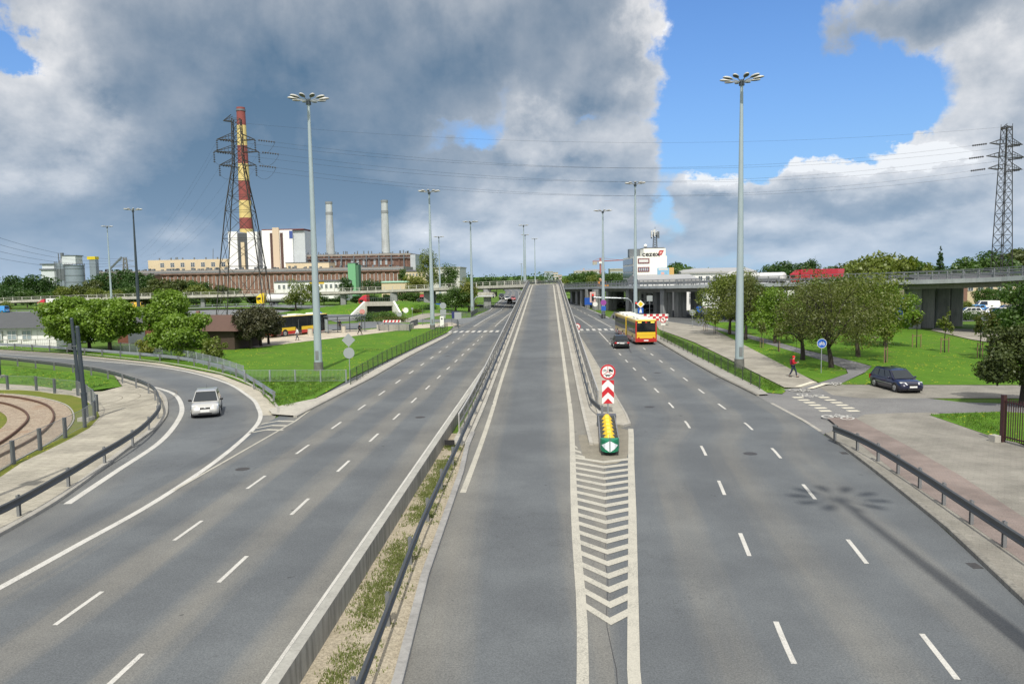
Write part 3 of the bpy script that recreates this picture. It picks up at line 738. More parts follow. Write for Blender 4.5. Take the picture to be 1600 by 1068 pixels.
def wall_run(path, zf0, zf1, w, mats, name, parent, top_w=None):
    """a wall of width w along a plan path, between two heights"""
    A = offs([Vector((p[0], p[1], 0)) for p in path], -w / 2); B = offs([Vector((p[0], p[1], 0)) for p in path], w / 2)
    rings = [[(a.x, a.y, zf0(p)), (a.x, a.y, zf1(p)), (c.x, c.y, zf1(p)), (c.x, c.y, zf0(p))] for p, a, c in zip(path, A, B)]
    return MB().loft(rings).build(name, mats, parent)
def guardrail(label, path, h=.72, step=4.0, parent_mat=None, face=1, double=False, postm=None, group=None, posts=True, endturn=True):
    """W-beam steel guardrail: rail, spacer and post per step, as one thing"""
    P = [Vector(p) for p in path]; o0 = P[0].copy()
    t = thing('guardrail', label, 'guardrail', o0, group=group)
    prof = [(0, .16), (.05, .13), (.05, .09), (.012, .05), (.012, -.05), (.05, -.09), (.05, -.13), (0, -.16), (-.012, -.16), (.03, -.12), (.03, -.10), (-.01, -.05), (-.01, .05), (.03, .10), (.03, .12), (-.012, .16)]
    Q = resample(P, .8) + [P[-1]]
    rings = []
    for i, p in enumerate(Q):
        d = Q[min(i + 1, len(Q) - 1)] - Q[max(i - 1, 0)]; n = Vector((d.y, -d.x, 0)).normalized() * face
        rings.append([(p - o0) + n * (a + .09) + Vector((0, 0, h - .15 + z)) for a, z in prof])
    MB().loft(rings).build('rail', parent_mat or M_RAILD, t, smooth=False)
    if posts:
        pm = MB().bbox(-.05, .05, -.065, -.055, -.06, h + .05).bbox(-.05, .05, .055, .065, -.06, h + .05).bbox(-.006, .006, -.055, .055, -.06, h + .05)
        pm.bbox(.05, .09, -.06, .06, h - .28, h - .04)
        me = pm.mesh('post', postm or M_POST); sp = resample(P, step)
        for i, p in enumerate(sp):
            d = (sp[min(i + 1, len(sp) - 1)] - sp[max(i - 1, 0)]); 
            o = bpy.data.objects.new('post', me); COL.objects.link(o); o.parent = t; o.location = p - o0
            o.rotation_euler = (0, 0, math.atan2(d.y, d.x) - (math.pi / 2) * face - (0 if face > 0 else 0))
    return t
def fence(label, path, h=1.1, step=2.0, m=None, bars=.13, bar_r=.008, frame=.022, post_r=.03, cat='fence', group=None, mesh=False, z0=.12, post_m=None, post_sq=None):
    """railing of framed panels between posts; every panel and post a part"""
    P = resample([Vector(p) for p in path], step); o0 = P[0].copy(); m = m or M_GALV
    t = thing('fence', label, cat, o0, group=group)
    pw = post_sq or post_r
    pme = MB().bbox(-pw, pw, -pw, pw, -.06, h + .03).mesh('post', post_m or m)
    for p in P:
        o = bpy.data.objects.new('post', pme); COL.objects.link(o); o.parent = t; o.location = p - o0
    for a, c in zip(P, P[1:]):
        a = a - o0; c = c - o0; d = (c - a); l = d.length; u = d / l; b = MB()
        for z in (z0, h): b.bar(a + u * pw + Vector((0, 0, z)), c - u * pw + Vector((0, 0, z)), frame)
        n = int(l / bars)
        for i in range(1, n):
            q = a + d * i / n; b.cyl(q + Vector((0, 0, z0)), q + Vector((0, 0, h)), bar_r, bar_r, 4, caps=False)
        if mesh:
            for k in range(1, 5):
                z = z0 + (h - z0) * k / 5; b.bar(a + Vector((0, 0, z)), c + Vector((0, 0, z)), .008)
        b.build('panel', m, t)
    return t

# ---- concrete barrier between the left carriageway and the dirt strip
t = thing('concrete_barrier', 'long grey concrete barrier wall beside the weedy dirt strip', 'barrier', (-5.25, 10, 0))
ys = [-20 + 5.9 * i for i in range(24)]
mb_ = concrete('barrier_concrete', (.34, .33, .30), .4, scale=1.4); mb_top = concrete('barrier_top', (.34, .335, .305), .15)
for y0, y1 in zip(ys, ys[1:]):
    if y1 > 108: break
    b = MB(); y1 -= .012
    sec = [(-.40, 0), (-.36, .66), (-.31, .70), (-.07, .70), (-.07, 0)]
    b.loft([[(x, y - 10, z) for x, z in sec] for y in (y0, y1)]); o = b.build('wall_segment', [mb_, mb_top], t)
    for p in o.data.polygons:
        if p.normal.z > .3: p.material_index = 1

# ---- the ramp: walls, edge beams, walkways
t = thing('ramp_structure', 'concrete ramp body carrying the climbing middle carriageway', 'ramp', (0, 38, 0))
ry = [38 + 3 * i for i in range(70)]
def rp(x): return [Vector((x + ramp_shift(y), y - 38, 0)) for y in ry]
for x, w in ((-4.78, .30), (3.02, .30)):
    wall_run(rp(x), lambda p: max(-.06, zr(p.y + 38) - (1.1 if p.y + 38 > 160 else 99)) if p.y + 38 > 160 else -.06, lambda p: zr(p.y + 38) + .20, w, M_CONC, 'side_wall', t)
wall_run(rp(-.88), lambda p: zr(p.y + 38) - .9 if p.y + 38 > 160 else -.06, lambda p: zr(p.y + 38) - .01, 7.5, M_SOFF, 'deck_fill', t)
def flat(xa, xb, dz, m, name):
    A = rp(xa); B = rp(xb); b = MB()
    b.loft([[(a.x, a.y, zr(a.y + 38) - .02), (a.x, a.y, zr(a.y + 38) + dz), (c.x, c.y, zr(a.y + 38) + dz), (c.x, c.y, zr(a.y + 38) - .02)] for a, c in zip(A, B)])
    return b.build(name, m, t)
WK = concrete('walkway_concrete', (.36, .34, .295), .12)
flat(-4.63, -4.32, .10, WK, 'walkway'); flat(-4.31, -4.12, .13, M_CONC, 'kerb_edge'); flat(1.97, 2.16, .13, M_CONC, 'kerb_edge'); flat(2.17, 2.87, .10, WK, 'walkway')
b = MB().box((-5.0, -.45, .28), (.5, .05, .25)); b.build('end_plate', mat('black_plate', (.02, .02, .022), .6), t)
for x, y in ((-1.2, 102), (-1.0, 131), (-1.0, 69)):   # expansion joints
    MB().bbox(-4.0, 1.9, y - 38 - .03, y - 38 + .03, zr(y) + .0, zr(y) + .014).build('expansion_joint', mat('joint_rubber', (.05, .05, .05), .8), t)
def path3(x, y0, y1, dz=0.0, st=2.0):
    n = int((y1 - y0) / st); return [Vector((x + ramp_shift(y), y, zr(y) + dz)) for y in [y0 + (y1 - y0) * i / n for i in range(n + 1)]]
grl = [Vector((at_y([(-3.5, 4), (-3.85, 14.2), (-4.24, 23.4), (-4.36, 30.2), (-4.5, 44), (-4.52, 300)], y) + ramp_shift(y), y, zr(y) + (.03 if y < 38 else .1))) for y in [6 + 2 * i for i in range(114)]]
guardrail('dark steel guardrail on posts in the weedy dirt strip and up the left ramp edge', grl, .78, 4.0, face=1, group='guardrails along the ramp')
grr = path3(2.62, 47, 236, .1); grr = [Vector((3.05, 44.2, .13))] + grr
guardrail('dark steel guardrail up the right edge of the ramp from the yellow cushion', grr, .78, 4.0, face=-1, group='guardrails along the ramp')
def rail_on(label, path, h, step, m, n_rails=2, cat='railing', group=None, post=.05, name='railing', baluster=None):
    P = [Vector(p) for p in path]; o0 = P[0].copy(); t = thing(name, label, cat, o0, group=group)
    Q = resample(P, 1.5) + [P[-1]]
    for k in range(n_rails):
        z = h * (k + 1) / n_rails; w = .045 if k == n_rails - 1 else .03
        rings = []
        for i, p in enumerate(Q):
            d = Q[min(i + 1, len(Q) - 1)] - Q[max(i - 1, 0)]; nn = Vector((d.y, -d.x, 0)).normalized() * w; q = p - o0
            rings.append([q + nn + Vector((0, 0, z - w)), q + nn + Vector((0, 0, z + w)), q - nn + Vector((0, 0, z + w)), q - nn + Vector((0, 0, z - w))])
        MB().loft(rings).build('handrail', m, t)
    pme = MB().bbox(-post, post, -post, post, -.05, h).mesh('post', m)
    for p in resample(P, step):
        o = bpy.data.objects.new('post', pme); COL.objects.link(o); o.parent = t; o.location = p - o0
    if baluster:
        b = MB()
        for p in resample(P, baluster):
            q = p - o0; b.cyl(q + Vector((0, 0, .05)), q + Vector((0, 0, h)), .014, .014, 4, caps=False)
        o = b.build('baluster', m, t); o['kind'] = 'stuff'
    return t
M_RLG = mat('railing_grey', (.36, .355, .34), .6, .1, noise=.15)
rail_on('grey baluster railing on the left edge beam of the ramp', path3(-4.8, 40, 236, .2), 1.05, 2.4, M_RLG, 2, group='ramp railings', baluster=.55, post=.03)
rail_on('grey baluster railing on the right edge beam of the ramp', path3(3.02, 47, 236, .2), 1.05, 2.4, M_RLG, 2, group='ramp railings', baluster=.55, post=.03)

# ---- flyovers
def flyover(name, label, path, width, depth, m_f, piers, pier_fn, fascia=.62, side=1):
    """deck, fascias, underside and piers; path = near edge, top of fascia"""
    P = [Vector(p) for p in path]; o0 = Vector((P[0].x, P[0].y, 0)); t = thing(name, label, 'flyover', o0)
    Q = resample_n(P, 70); Fq = offs(Q, width * side); N_ = offs(Q, .28 * side); N2 = offs(Q, (width - .28) * side); IN_ = offs(Q, 1.5 * side); IF_ = offs(Q, (width - 1.5) * side)
    def r(A, B, za, zb): return [[Vector((a.x, a.y, a.z + za)) - o0, Vector((a.x, a.y, a.z + zb)) - o0, Vector((c.x, c.y, a.z + zb)) - o0, Vector((c.x, c.y, a.z + za)) - o0] for a, c in zip(A, B)]
    def fix(b):
        return b
    MB().loft(r(Q, N_, -fascia, 0)).build('fascia', m_f, t); MB().loft(r(N2, Fq, -fascia, 0)).build('fascia', m_f, t)
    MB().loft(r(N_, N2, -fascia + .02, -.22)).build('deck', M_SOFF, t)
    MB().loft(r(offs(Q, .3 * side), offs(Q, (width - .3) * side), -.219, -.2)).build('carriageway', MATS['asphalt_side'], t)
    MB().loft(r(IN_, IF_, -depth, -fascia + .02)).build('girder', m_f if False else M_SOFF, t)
    for p in piers: pier_fn(t, o0, *p)
    return t, Q
def slab_pier(t, o0, x, y, top, w=1.6, d=.9, rz=0.0, base=0.0):
    b = MB(); M = Matrix.Rotation(rz, 3, 'Z')
    sec = [(-w / 2 + .1, -d / 2), (w / 2 - .1, -d / 2), (w / 2, -d / 2 + .1), (w / 2, d / 2 - .1), (w / 2 - .1, d / 2), (-w / 2 + .1, d / 2), (-w / 2, d / 2 - .1), (-w / 2, -d / 2 + .1)]
    b.loft([[M @ Vector((a, c, 0)) + Vector((x, y, z)) - o0 for a, c in sec] for z in (base - .3, top)])
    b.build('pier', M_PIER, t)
def AZ(px, py, D):   # point there at distance D
    p = AT(px, py, D); return p
lf = [AZ(-90, 475.5, 246), AZ(0, 470, 246), AZ(100, 466.5, 248), AZ(200, 463.6, 250), AZ(320, 461, 248), AZ(400, 458.8, 245), AZ(537, 455, 238), AZ(668, 450, 226), AZ(762, 446, 206), AZ(812, 444.2, 197), AZ(840, 443.4, 192)]
lf = cr(lf, 6)
lp = []
for px, py, D, w in ((62, 486, 250, 1.4), (318, 480, 250, 1.4), (430, 478, 247, 1.4), (537, 474, 240, 1.7), (616, 476, 233, 2.2), (668, 478, 229, 2.0), (676, 477, 234, 2.0), (762, 485, 207, 2.0)):
    q = AZ(px, py, D); top = at_y(sorted([(p.z, p.x) for p in lf], key=lambda a: a[1]), q.x) - 1.0
    lp.append((q.x, q.y, top, w, 1.1, 0.0, min(0, q.z)))
fl, lfQ = flyover('flyover', 'pale concrete flyover crossing behind the grass bank from the left to the ramp', lf, 9.0, 1.15, M_FASC, lp, slab_pier, fascia=.75, side=-1)
rail_on('pale post and beam railing on the flyover left of the ramp', offs(lfQ, -.14), 1.0, 3.0, mat('railing_pale', (.50, .49, .45), .7, .1, noise=.15), 2, group='flyover railings', post=.09)
cap = MB(); q = AZ(759, 458, 206); cap.bbox(-2.2, 2.6, -.6, 7, -1.0, .25); o = cap.build('pier_cap', M_FASC, fl); o.location = (q.x - fl.location.x, q.y - fl.location.y, q.z)
rf = [AZ(1900, 417, 66), AZ(1680, 424, 86), AZ(1573, 432, 98), AZ(1425, 437.5, 108.5), AZ(1240, 441.5, 126), AZ(1045, 446, 147), AZ(950, 447, 178), AZ(880, 449, 236), AZ(868, 449.5, 280)]
rf = cr(rf, 8)
rpiers = []
def two_slab(t, o0, x, y, top, w=1.5, d=2.2, rz=0.0, base=0.0):
    u = Vector((math.cos(rz), math.sin(rz), 0))
    for s in (-1, 1): slab_pier(t, o0, x + u.x * s * w * .56, y + u.y * s * w * .56, top, w, d, rz, base)
for (px, py, D, w) in ((1041, 495, 151.6, 1.0), (1063, 495, 151, 1.0), (1088, 491, 159.4, 1.0), (1135, 488, 158, 1.2), (987, 489, 168, 1.1), (955, 484, 185, 1.1), (967, 480, 196, 1.1), (934, 484, 187, 1.1), (1200, 505, 135, 1.1), (1255, 500, 145, 1.1), (1310, 508, 127, 1.1),
                       (922, 481, 199, 1.1), (914, 479, 209, 1.1), (906, 477, 222, 1.1), (898, 475, 240, 1.2), (1030, 490, 164, 1.0)):
    q = AZ(px, py, D); top = min(p.z for p in rf if abs(p.y - D) < 14) - .5 if any(abs(p.y - D) < 14 for p in rf) else 5
    rpiers.append((q.x, q.y, top, w, 1.3, R_(25), min(q.z, 0)))
fr, rfQ = flyover('flyover', 'grey flyover on slab piers rising to the right behind the park trees', rf, 15.0, 1.25, M_FASCR, rpiers, two_slab, fascia=.55, side=1)
for (px, py, D, w) in ((1427.5, 514, 112.2, 1.75), (1448.5, 511.5, 114.0, 1.7), (1472, 509, 116.5, 1.75), (1493, 508, 117.5, 1.7)):
    q = AZ(px, py, D); slab_pier(fr, fr.location, q.x, q.y, 6.35, w, .9, R_(-14), min(0, q.z)); slab_pier(fr, fr.location, q.x - .1, q.y + 1.1, 6.35, w * .82, 1.0, R_(-14), min(0, q.z))
rail_on('grey steel railing with closely set posts on the flyover rising right', offs(rfQ, .14), 1.15, 2.0, mat('railing_steel', (.22, .235, .25), .5, .5, noise=.2), 3, group='flyover railings', post=.07)
rail_on('grey steel railing on the far side of the right flyover deck', offs(rfQ, 14.85), 1.15, 2.0, MATS['railing_steel'], 3, group='flyover railings', post=.07)
# crash barrier on the deck behind the railing
gp = [p + Vector((0, 0, -.2)) for p in offs(rfQ, 1.6)]
guardrail('grey double beam guardrail on the right flyover deck', gp, .85, 4.0, M_POST, face=-1, group='flyover guardrails')

# ---- guardrails and fences on the ground
gi = cr(g3([(-110, 868), (0, 822), (95, 767), (150, 732), (190, 707), (221, 684), (244, 658), (248, 641), (236, 617), (202, 602), (160, 590), (100, 580), (0, 568), (-80, 561)], .12), 6)
guardrail('long dark guardrail curving along the inner edge of the left bend', gi, .74, 4.0, M_RAILD, face=1)
go = cr(g3([(428, 628), (395, 605), (360, 586), (280, 567.5), (180, 557.5), (90, 550), (0, 544.5), (-80, 541)], .1), 6)
guardrail('galvanised guardrail on grass along the outer edge of the left bend', go, .72, 4.0, M_GALV, face=1)
gr_ = cr([Vector(q) for q in ((13.05, 17, .12), (13.35, 20, .12), (13.7, 24.1, .12), (13.98, 27.3, .12), (14.2, 30, .12), (14.4, 33.7, .12), (14.35, 36.2, .12), (14.1, 38.2, .12))], 4)
gr_ = [Vector((11.2, 4, .12)), Vector((12.2, 10, .12))] + gr_
guardrail('dark guardrail ending beside the red cycle path on the right pavement', [p for p in gr_], .76, 2.15, M_RAILD, face=-1)
ff = cr(g3([(393, 566), (330, 549), (270, 541), (200, 533), (166, 529)], .1), 5)
fence('galvanised bar fence behind the outer guardrail below the leafy trees', g3([(381, 592), (345, 578), (305, 567), (270, 561), (235, 556), (200, 551), (168, 548)], .1), 1.15, 2.3, M_GALV, .14, .012, post_r=.035)
fence('low galvanised bar fence crossing the grass by the tall lamp', g3([(383, 597), (548, 596.5)], .1), 1.0, 2.15, M_GALV, .11, .009, post_sq=.05)
M_FGRN = mat('fence_dark_green', (.055, .072, .045), .6, .1, noise=.2)
fence('dark green panel fence along the left kerb of the main road', g3([(548, 601), (600, 567), (650, 541), (700, 516)], .1), 1.15, 2.4, M_FGRN, .16, .006, frame=.025, mesh=True, post_r=.03)
fence('dark green panel fence along the right kerb beside the footpath', g3([(1187, 608), (1140, 583), (1100, 563), (1030, 529)], .1), 1.05, 2.4, M_FGRN, .16, .006, frame=.025, mesh=True, post_r=.03)
fence('grey wire fence with square posts around the tram loop', cr(g3([(-90, 782), (0, 738), (34, 717), (76, 697), (110, 680), (138, 664), (152, 647), (146, 634), (128, 620), (110, 616), (85, 614), (60, 610), (30, 608), (0, 608), (-70, 605)], .12), 6), 1.1, 3.0, mat('fence_wire', (.30, .32, .32), .5, .5), .12, .006, frame=.02, post_sq=.075, mesh=False, post_m=M_GALVD)
fence('short grey railing round the stairwell by the plaza path', g3([(590, 512), (592, 517), (640, 518), (642, 512), (655, 507)], .1), 1.1, 2.0, M_GALVD, .12, .02, post_r=.04)
fence('grey railing corner by the zebra crossing beside the traffic cabinet', g3([(660, 508), (700, 507.5), (715, 509), (717, 513)], .1), 1.1, 2.0, M_GALVD, .2, .02, post_r=.04)
fence('grey railing along the side street under the left flyover', g3([(660, 491), (690, 491), (736, 496), (745, 489), (768, 483)], .05), 1.1, 2.5, M_GALVD, .25, .02, post_r=.04)
# dark red park gate on the far right
M_MAROON = mat('gate_maroon', (.055, .022, .024), .5, .2, noise=.2)
t = thing('park_gate', 'dark maroon bar gate with square posts beside the round thuja', 'gate', (*G(1566, 690, .12), .12), R_(-78))
for x in (0, 2.9): MB().bbox(x - .09, x + .09, -.09, .09, -.05, 2.3).build('gate_post', M_MAROON, t)
b = MB()
for z in (.25, 1.95): b.bbox(.09, 2.81, -.02, .02, z, z + .07)
for i in range(20): b.bbox(.18 + i * .135, .21 + i * .135, -.015, .015, .15, 2.15)
b.build('bars', M_MAROON, t)
MB().bbox(-.35, .05, -.45, -.12, -.05, .32).build('foundation_stone', M_CONC, t)

# ================================================================ buildings and industry
M_BRICK = paver('brick_wall', (.255, .15, .115), (.225, .13, .10), 1.2, .5, mortar=.9, stain=.3, fs=.03)
M_BRICKD = paver('brick_dark', (.19, .115, .09), (.165, .10, .08), 1.2, .5, mortar=.9, stain=.35, fs=.03)
M_WHITE = mat('wall_white', (.80, .80, .79), .6, noise=.05, nscale=.1)
M_CREAMW = mat('wall_cream', (.60, .50, .34), .8, noise=.12, nscale=.15)
M_WIN = glass('window_dark', (.06, .08, .10), .15)
M_WINL = mat('window_pale', (.30, .36, .40), .25, noise=.5, nscale=.9)
M_FRAMEW = mat('frame_white', (.6, .6, .58), .6)
M_ROOFD = mat('roof_dark', (.075, .075, .08), .85, noise=.25, nscale=.6)
M_STEEL = mat('plant_steel', (.16, .18, .20), .5, .4, noise=.3, nscale=.5)
M_SILVER = mat('silo_metal', (.30, .35, .41), .4, .5, noise=.15, nscale=.4)
def PX(px, py, D): return AT(px, py, D)
def span(x0, x1, yt, D): a = AT(x0, yt, D); c = AT(x1, yt, D); return a.x, c.x, (a.z + c.z) / 2

def facade_windows(t, x0, x1, y, z0, z1, n, wfrac, m=M_WIN, frame=M_FRAMEW, mull=2):
    """a row of windows on a wall facing the camera: frame, glass a sub-part"""
    s = (x1 - x0) / n
    w = s * wfrac; b = MB(); b.bbox(-w / 2, w / 2, -.10, .02, 0, z1 - z0)
    fm = b.mesh('window', m); bb = MB()
    for i in range(mull + 1):
        xx = -w / 2 + w * i / mull; bb.bbox(xx - .07 * w / 2, xx + .07 * w / 2, -.16, -.101, 0, z1 - z0)
    for zz in (0, (z1 - z0) * .5, (z1 - z0) * .95): bb.bbox(-w / 2, w / 2, -.15, -.102, zz, zz + (z1 - z0) * .05)
    fr = bb.mesh('frame', frame)
    for i in range(n):
        o = bpy.data.objects.new('window', fm); COL.objects.link(o); o.parent = t; o.location = (x0 + s * (i + .5), y, z0)
        q = bpy.data.objects.new('frame', fr); COL.objects.link(q); q.parent = o

# long low turbine hall of brick
D = 470
x0, x1, zt = span(150, 630, 421, D)
t = thing('turbine_hall', 'long low red brick hall with pilasters and rows of tall windows', 'factory hall', ((x0 + x1) / 2, D, 0))
hw = (x1 - x0) / 2
MB().bbox(-hw, hw, 0, 40, -1, zt - 2.6).build('wall', M_BRICK, t)
MB().bbox(-hw - .5, hw + .5, -1.2, 41, zt - 2.6, zt - 1.9).build('cornice', M_BRICKD, t)
b = MB(); b.bbox(-hw, hw, 1.5, 38, zt - 1.9, zt + .3); b.build('roof_light', mat('roof_clutter', (.26, .25, .235), .8, noise=.45, nscale=.7), t)
for i in range(40):
    x = -hw + 2 * hw * (i + .5) / 40; MB().bbox(x - .9, x + .9, -.55, 0, -1, zt - 2.6).build('pilaster', M_BRICK, t)
facade_windows(t, -hw, hw, -.01, 3.0, zt - 3.7, 40, .52, M_WINL)
b = MB()
for i in range(90):
    x = -hw + rnd.random() * 2 * hw; h = rnd.uniform(.5, 1.6); b.bbox(x - .5, x + .5, 3, 5, zt + .3, zt + .3 + h)
for i in range(8): b.cyl((-hw + 2 * hw * i / 8, -.9, zt - 1.2), (-hw + 2 * hw * (i + 1) / 8, -.9, zt - 1.2), .35, None, 8)
o = b.build('roof_vent', M_STEEL, t); o['kind'] = 'stuff'
# upper brick hall
D = 505
x0, x1, zt = span(466, 641, 397, D)
t = thing('boiler_hall', 'tall dark red brick hall with roof pipes right of the white blocks', 'factory hall', ((x0 + x1) / 2, D, 0)); hw = (x1 - x0) / 2
MB().bbox(-hw, hw, 0, 45, -1, zt - 1.2).build('wall', M_BRICKD, t)
MB().bbox(-hw - .3, hw + .3, -.5, 45.5, zt - 1.2, zt).build('parapet', mat('parapet_grey', (.27, .24, .21), .8, noise=.4, nscale=.5), t)
MB().bbox(hw + .01, hw + 3.4, -.4, 30, -1, zt - 1.0).build('stair_tower', mat('cladding_grey', (.40, .43, .46), .6, noise=.3, nscale=.3), t)
z_ = zt - 7.2
facade_windows(t, -hw, hw * .72, -.01, z_, z_ + 3.6, 17, .38, M_WINL)
for i in range(15): x = -hw + 2 * hw * (i + .5) / 15; MB().bbox(x - .6, x + .6, -.5, 0, -1, zt - 1.2).build('pilaster', M_BRICKD, t)
b = MB()
for i in range(34): x = rnd.uniform(-hw, hw); h = rnd.uniform(.5, 2.2); b.bbox(x - .3, x + .3, 1, 1.6, zt, zt + h)
for i in range(9): x = -hw + 2 * hw * (i + .5) / 9; b.cyl((x, -1.0, zt - 9), (x, -1.0, zt - 1), .45, None, 8)
b.bbox(-hw, hw, -1.4, -.7, zt - 3.1, zt - 2.6)
o = b.build('pipework', M_STEEL, t); o['kind'] = 'stuff'
# cream hall
D = 520
x0, x1, zt = span(231, 360, 405.5, D)
t = thing('cream_hall', 'low cream rendered hall with square windows and small roof stacks', 'factory hall', ((x0 + x1) / 2, D, 0)); hw = (x1 - x0) / 2
MB().bbox(-hw, hw, 0, 30, -1, zt).build('wall', M_CREAMW, t)
facade_windows(t, -hw * .78, hw * .95, -.01, zt - 5.0, zt - 2.0, 7, .38, M_WIN)
for i in range(7):
    x = -hw + 2 * hw * (i + .5) / 7; MB().cyl((x, 8, zt), (x, 8, zt + 1.6), .5).build('roof_stack', M_STEEL, t)
x0, x1, zt2 = span(456, 522, 411, 500)
t = thing('cream_annex', 'small cream annex between the white block and the brick hall', 'annex', ((x0 + x1) / 2, 488, 0)); hw = (x1 - x0) / 2
MB().bbox(-hw, hw, 0, 14, -1, zt2).build('wall', M_CREAMW, t); MB().bbox(-hw - .2, hw + .2, -.2, 14.2, zt2, zt2 + .5).build('parapet', M_STEEL, t)
# white boiler blocks
D = 500
x0, x1, zt = span(356, 401, 361.5, D)
t = thing('white_boiler_house', 'white boiler house with a dark central slot behind the lattice pylon', 'boiler house', ((x0 + x1) / 2, D, 0)); hw = (x1 - x0) / 2
MB().bbox(-hw, -hw * .38, 0, 26, -1, zt).build('wall', M_WHITE, t); MB().bbox(hw * .32, hw, 0, 26, -1, zt - .3).build('wall', M_WHITE, t)
MB().bbox(-hw * .38, hw * .32, 1.5, 25, -1, zt - 1).build('recess', mat('wall_dark', (.07, .08, .09), .6, noise=.3), t)
MB().bbox(-hw * .16, hw * .08, .3, 1.5, -1, zt - 7).build('column_panel', M_CREAMW, t)
MB().bbox(hw, hw + 4.2, 4, 25, -1, zt + .6).build('side_block', mat('cladding_dark', (.14, .15, .17), .6, noise=.3, nscale=.2), t)
x0, x1, zt = span(408.5, 456.5, 359.5, D)
t = thing('white_boiler_house', 'white boiler house with a beige central column and grey side wall', 'boiler house', ((x0 + x1) / 2, D, 0)); hw = (x1 - x0) / 2
MB().bbox(-hw, hw, 0, 26, -1, zt).build('wall', M_WHITE, t)
MB().bbox(hw + .005, hw + 7.6, 2.0, 26, -1, zt - .4).build('side_wall', mat('cladding_pale', (.50, .53, .55), .6, noise=.2, nscale=.2), t)
MB().bbox(-hw * .26, hw * .16, -1.2, .0, -1, zt + 1.6).build('column', mat('wall_beige', (.60, .48, .36), .75, noise=.1), t)
for xx in (-hw * .46, hw * .20): MB().bbox(xx, xx + hw * .18, -.25, 0, 2, zt - 1.8).build('glazed_strip', mat('glass_brown', (.10, .055, .045), .3, noise=.5, nscale=.8), t)
MB().bbox(-hw, hw + 7.6, .4, 26, zt + .002, zt + .7).build('roof_edge', mat('roof_red', (.16, .05, .045), .7), t)
MB().bbox(hw * .80, hw * 1.02, -.2, -.005, zt - 5.5, zt - .6).build('blue_panel', mat('panel_blue', (.05, .09, .30), .5), t)
# chimneys
def chimney(label, px, yt, yb, D, r0, r1, mats, bands, name='chimney'):
    top = AT(px, yt, D); t = thing(name, label, 'chimney', (top.x, D, 0)); H_ = top.z; b = MB(); n = len(bands) - 1
    for i in range(n):
        za, zb = bands[i] * H_, bands[i + 1] * H_; ra = r0 + (r1 - r0) * bands[i]; rb = r0 + (r1 - r0) * bands[i + 1]
        MB().cyl((0, 0, za), (0, 0, zb), ra, rb, 28, caps=(i == n - 1)).build('shaft_band', mats[i % len(mats)], t, smooth=False)
        autosmooth(t.children[-1])
    MB().cyl((0, 0, H_ - 3), (0, 0, H_ - 1.6), r1 * 1.14, None, 28).build('gallery', M_STEEL if len(mats) > 1 else mats[0], t)
    MB().cyl((0, 0, H_ - .2), (0, 0, H_ + .1), r1 * .8, None, 20).build('flue', mat('soot', (.02, .02, .02), .9), t)
    MB().bbox(-.5, .5, -r0 - .2, -r1 + .6, 4, H_ - 2).build('ladder', M_STEEL, t) if False else None
    return t
D = 620; HT_ = AT(377, 168, D).z
def fr_(py, px=379): return AT(px, py, D).z / HT_
RED = mat('chimney_red', (.25, .065, .06), .8, noise=.18, nscale=.15); YEL = mat('chimney_yellow', (.64, .50, .21), .8, noise=.22, nscale=.15)
chimney('tall chimney banded in red and yellow rising behind the pylon', 376, 168, 420, D, 6.0, 3.3, [RED, YEL], [0, fr_(420), fr_(358), fr_(340.6), fr_(313.6), fr_(283), fr_(256), fr_(227.6), fr_(196), 1.0])
# bands run from the ground: start with red so that the top one is red
GREYC = concrete('chimney_grey', (.42, .45, .46), .2, scale=.2); GREYD = mat('chimney_band', (.22, .24, .25), .8)
for px, yt, lab in ((516, 316, 'shorter grey chimney standing left of its twin over the brick hall'), (602.5, 313.5, 'grey chimney at the right end of the brick boiler hall')):
    D = 560; H_ = AT(px, yt, D).z; t = thing('chimney', lab, 'chimney', (AT(px, 380, D).x, D, 0))
    for (a, c, m) in ((0, .40, GREYC), (.40, .415, GREYD), (.415, .86, GREYC), (.86, .89, GREYD), (.89, 1.0, GREYC)):
        autosmooth(MB().cyl((0, 0, a * H_), (0, 0, c * H_), (3.6 - 1.3 * a) * (1.07 if m is GREYD else 1), (3.6 - 1.3 * c) * (1.07 if m is GREYD else 1), 24).build('shaft_band', m, t))
    MB().cyl((0, 0, H_ - 1.2), (0, 0, H_ + .4), 2.6, None, 20).build('crown_ring', GREYD, t)
    MB().cyl((0, 0, H_ + .401), (0, 0, H_ + .5), 1.7, None, 20).build('flue', MATS['soot'], t)
# green tower block
D = 330; x0, x1, zt = span(543, 555, 411, D)
t = thing('green_tower', 'pale green windowless tower in front of the brick hall', 'tower', ((x0 + x1) / 2, D, 0)); hw = (x1 - x0) / 2
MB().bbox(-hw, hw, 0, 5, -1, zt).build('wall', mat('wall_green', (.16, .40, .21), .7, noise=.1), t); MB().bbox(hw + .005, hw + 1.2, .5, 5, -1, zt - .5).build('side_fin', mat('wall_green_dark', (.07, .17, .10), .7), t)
b = MB(); b.bbox(-hw - .1, hw + 1.3, -.15, 5.1, zt + .003, zt + .25); b.build('roof', M_STEEL, t)
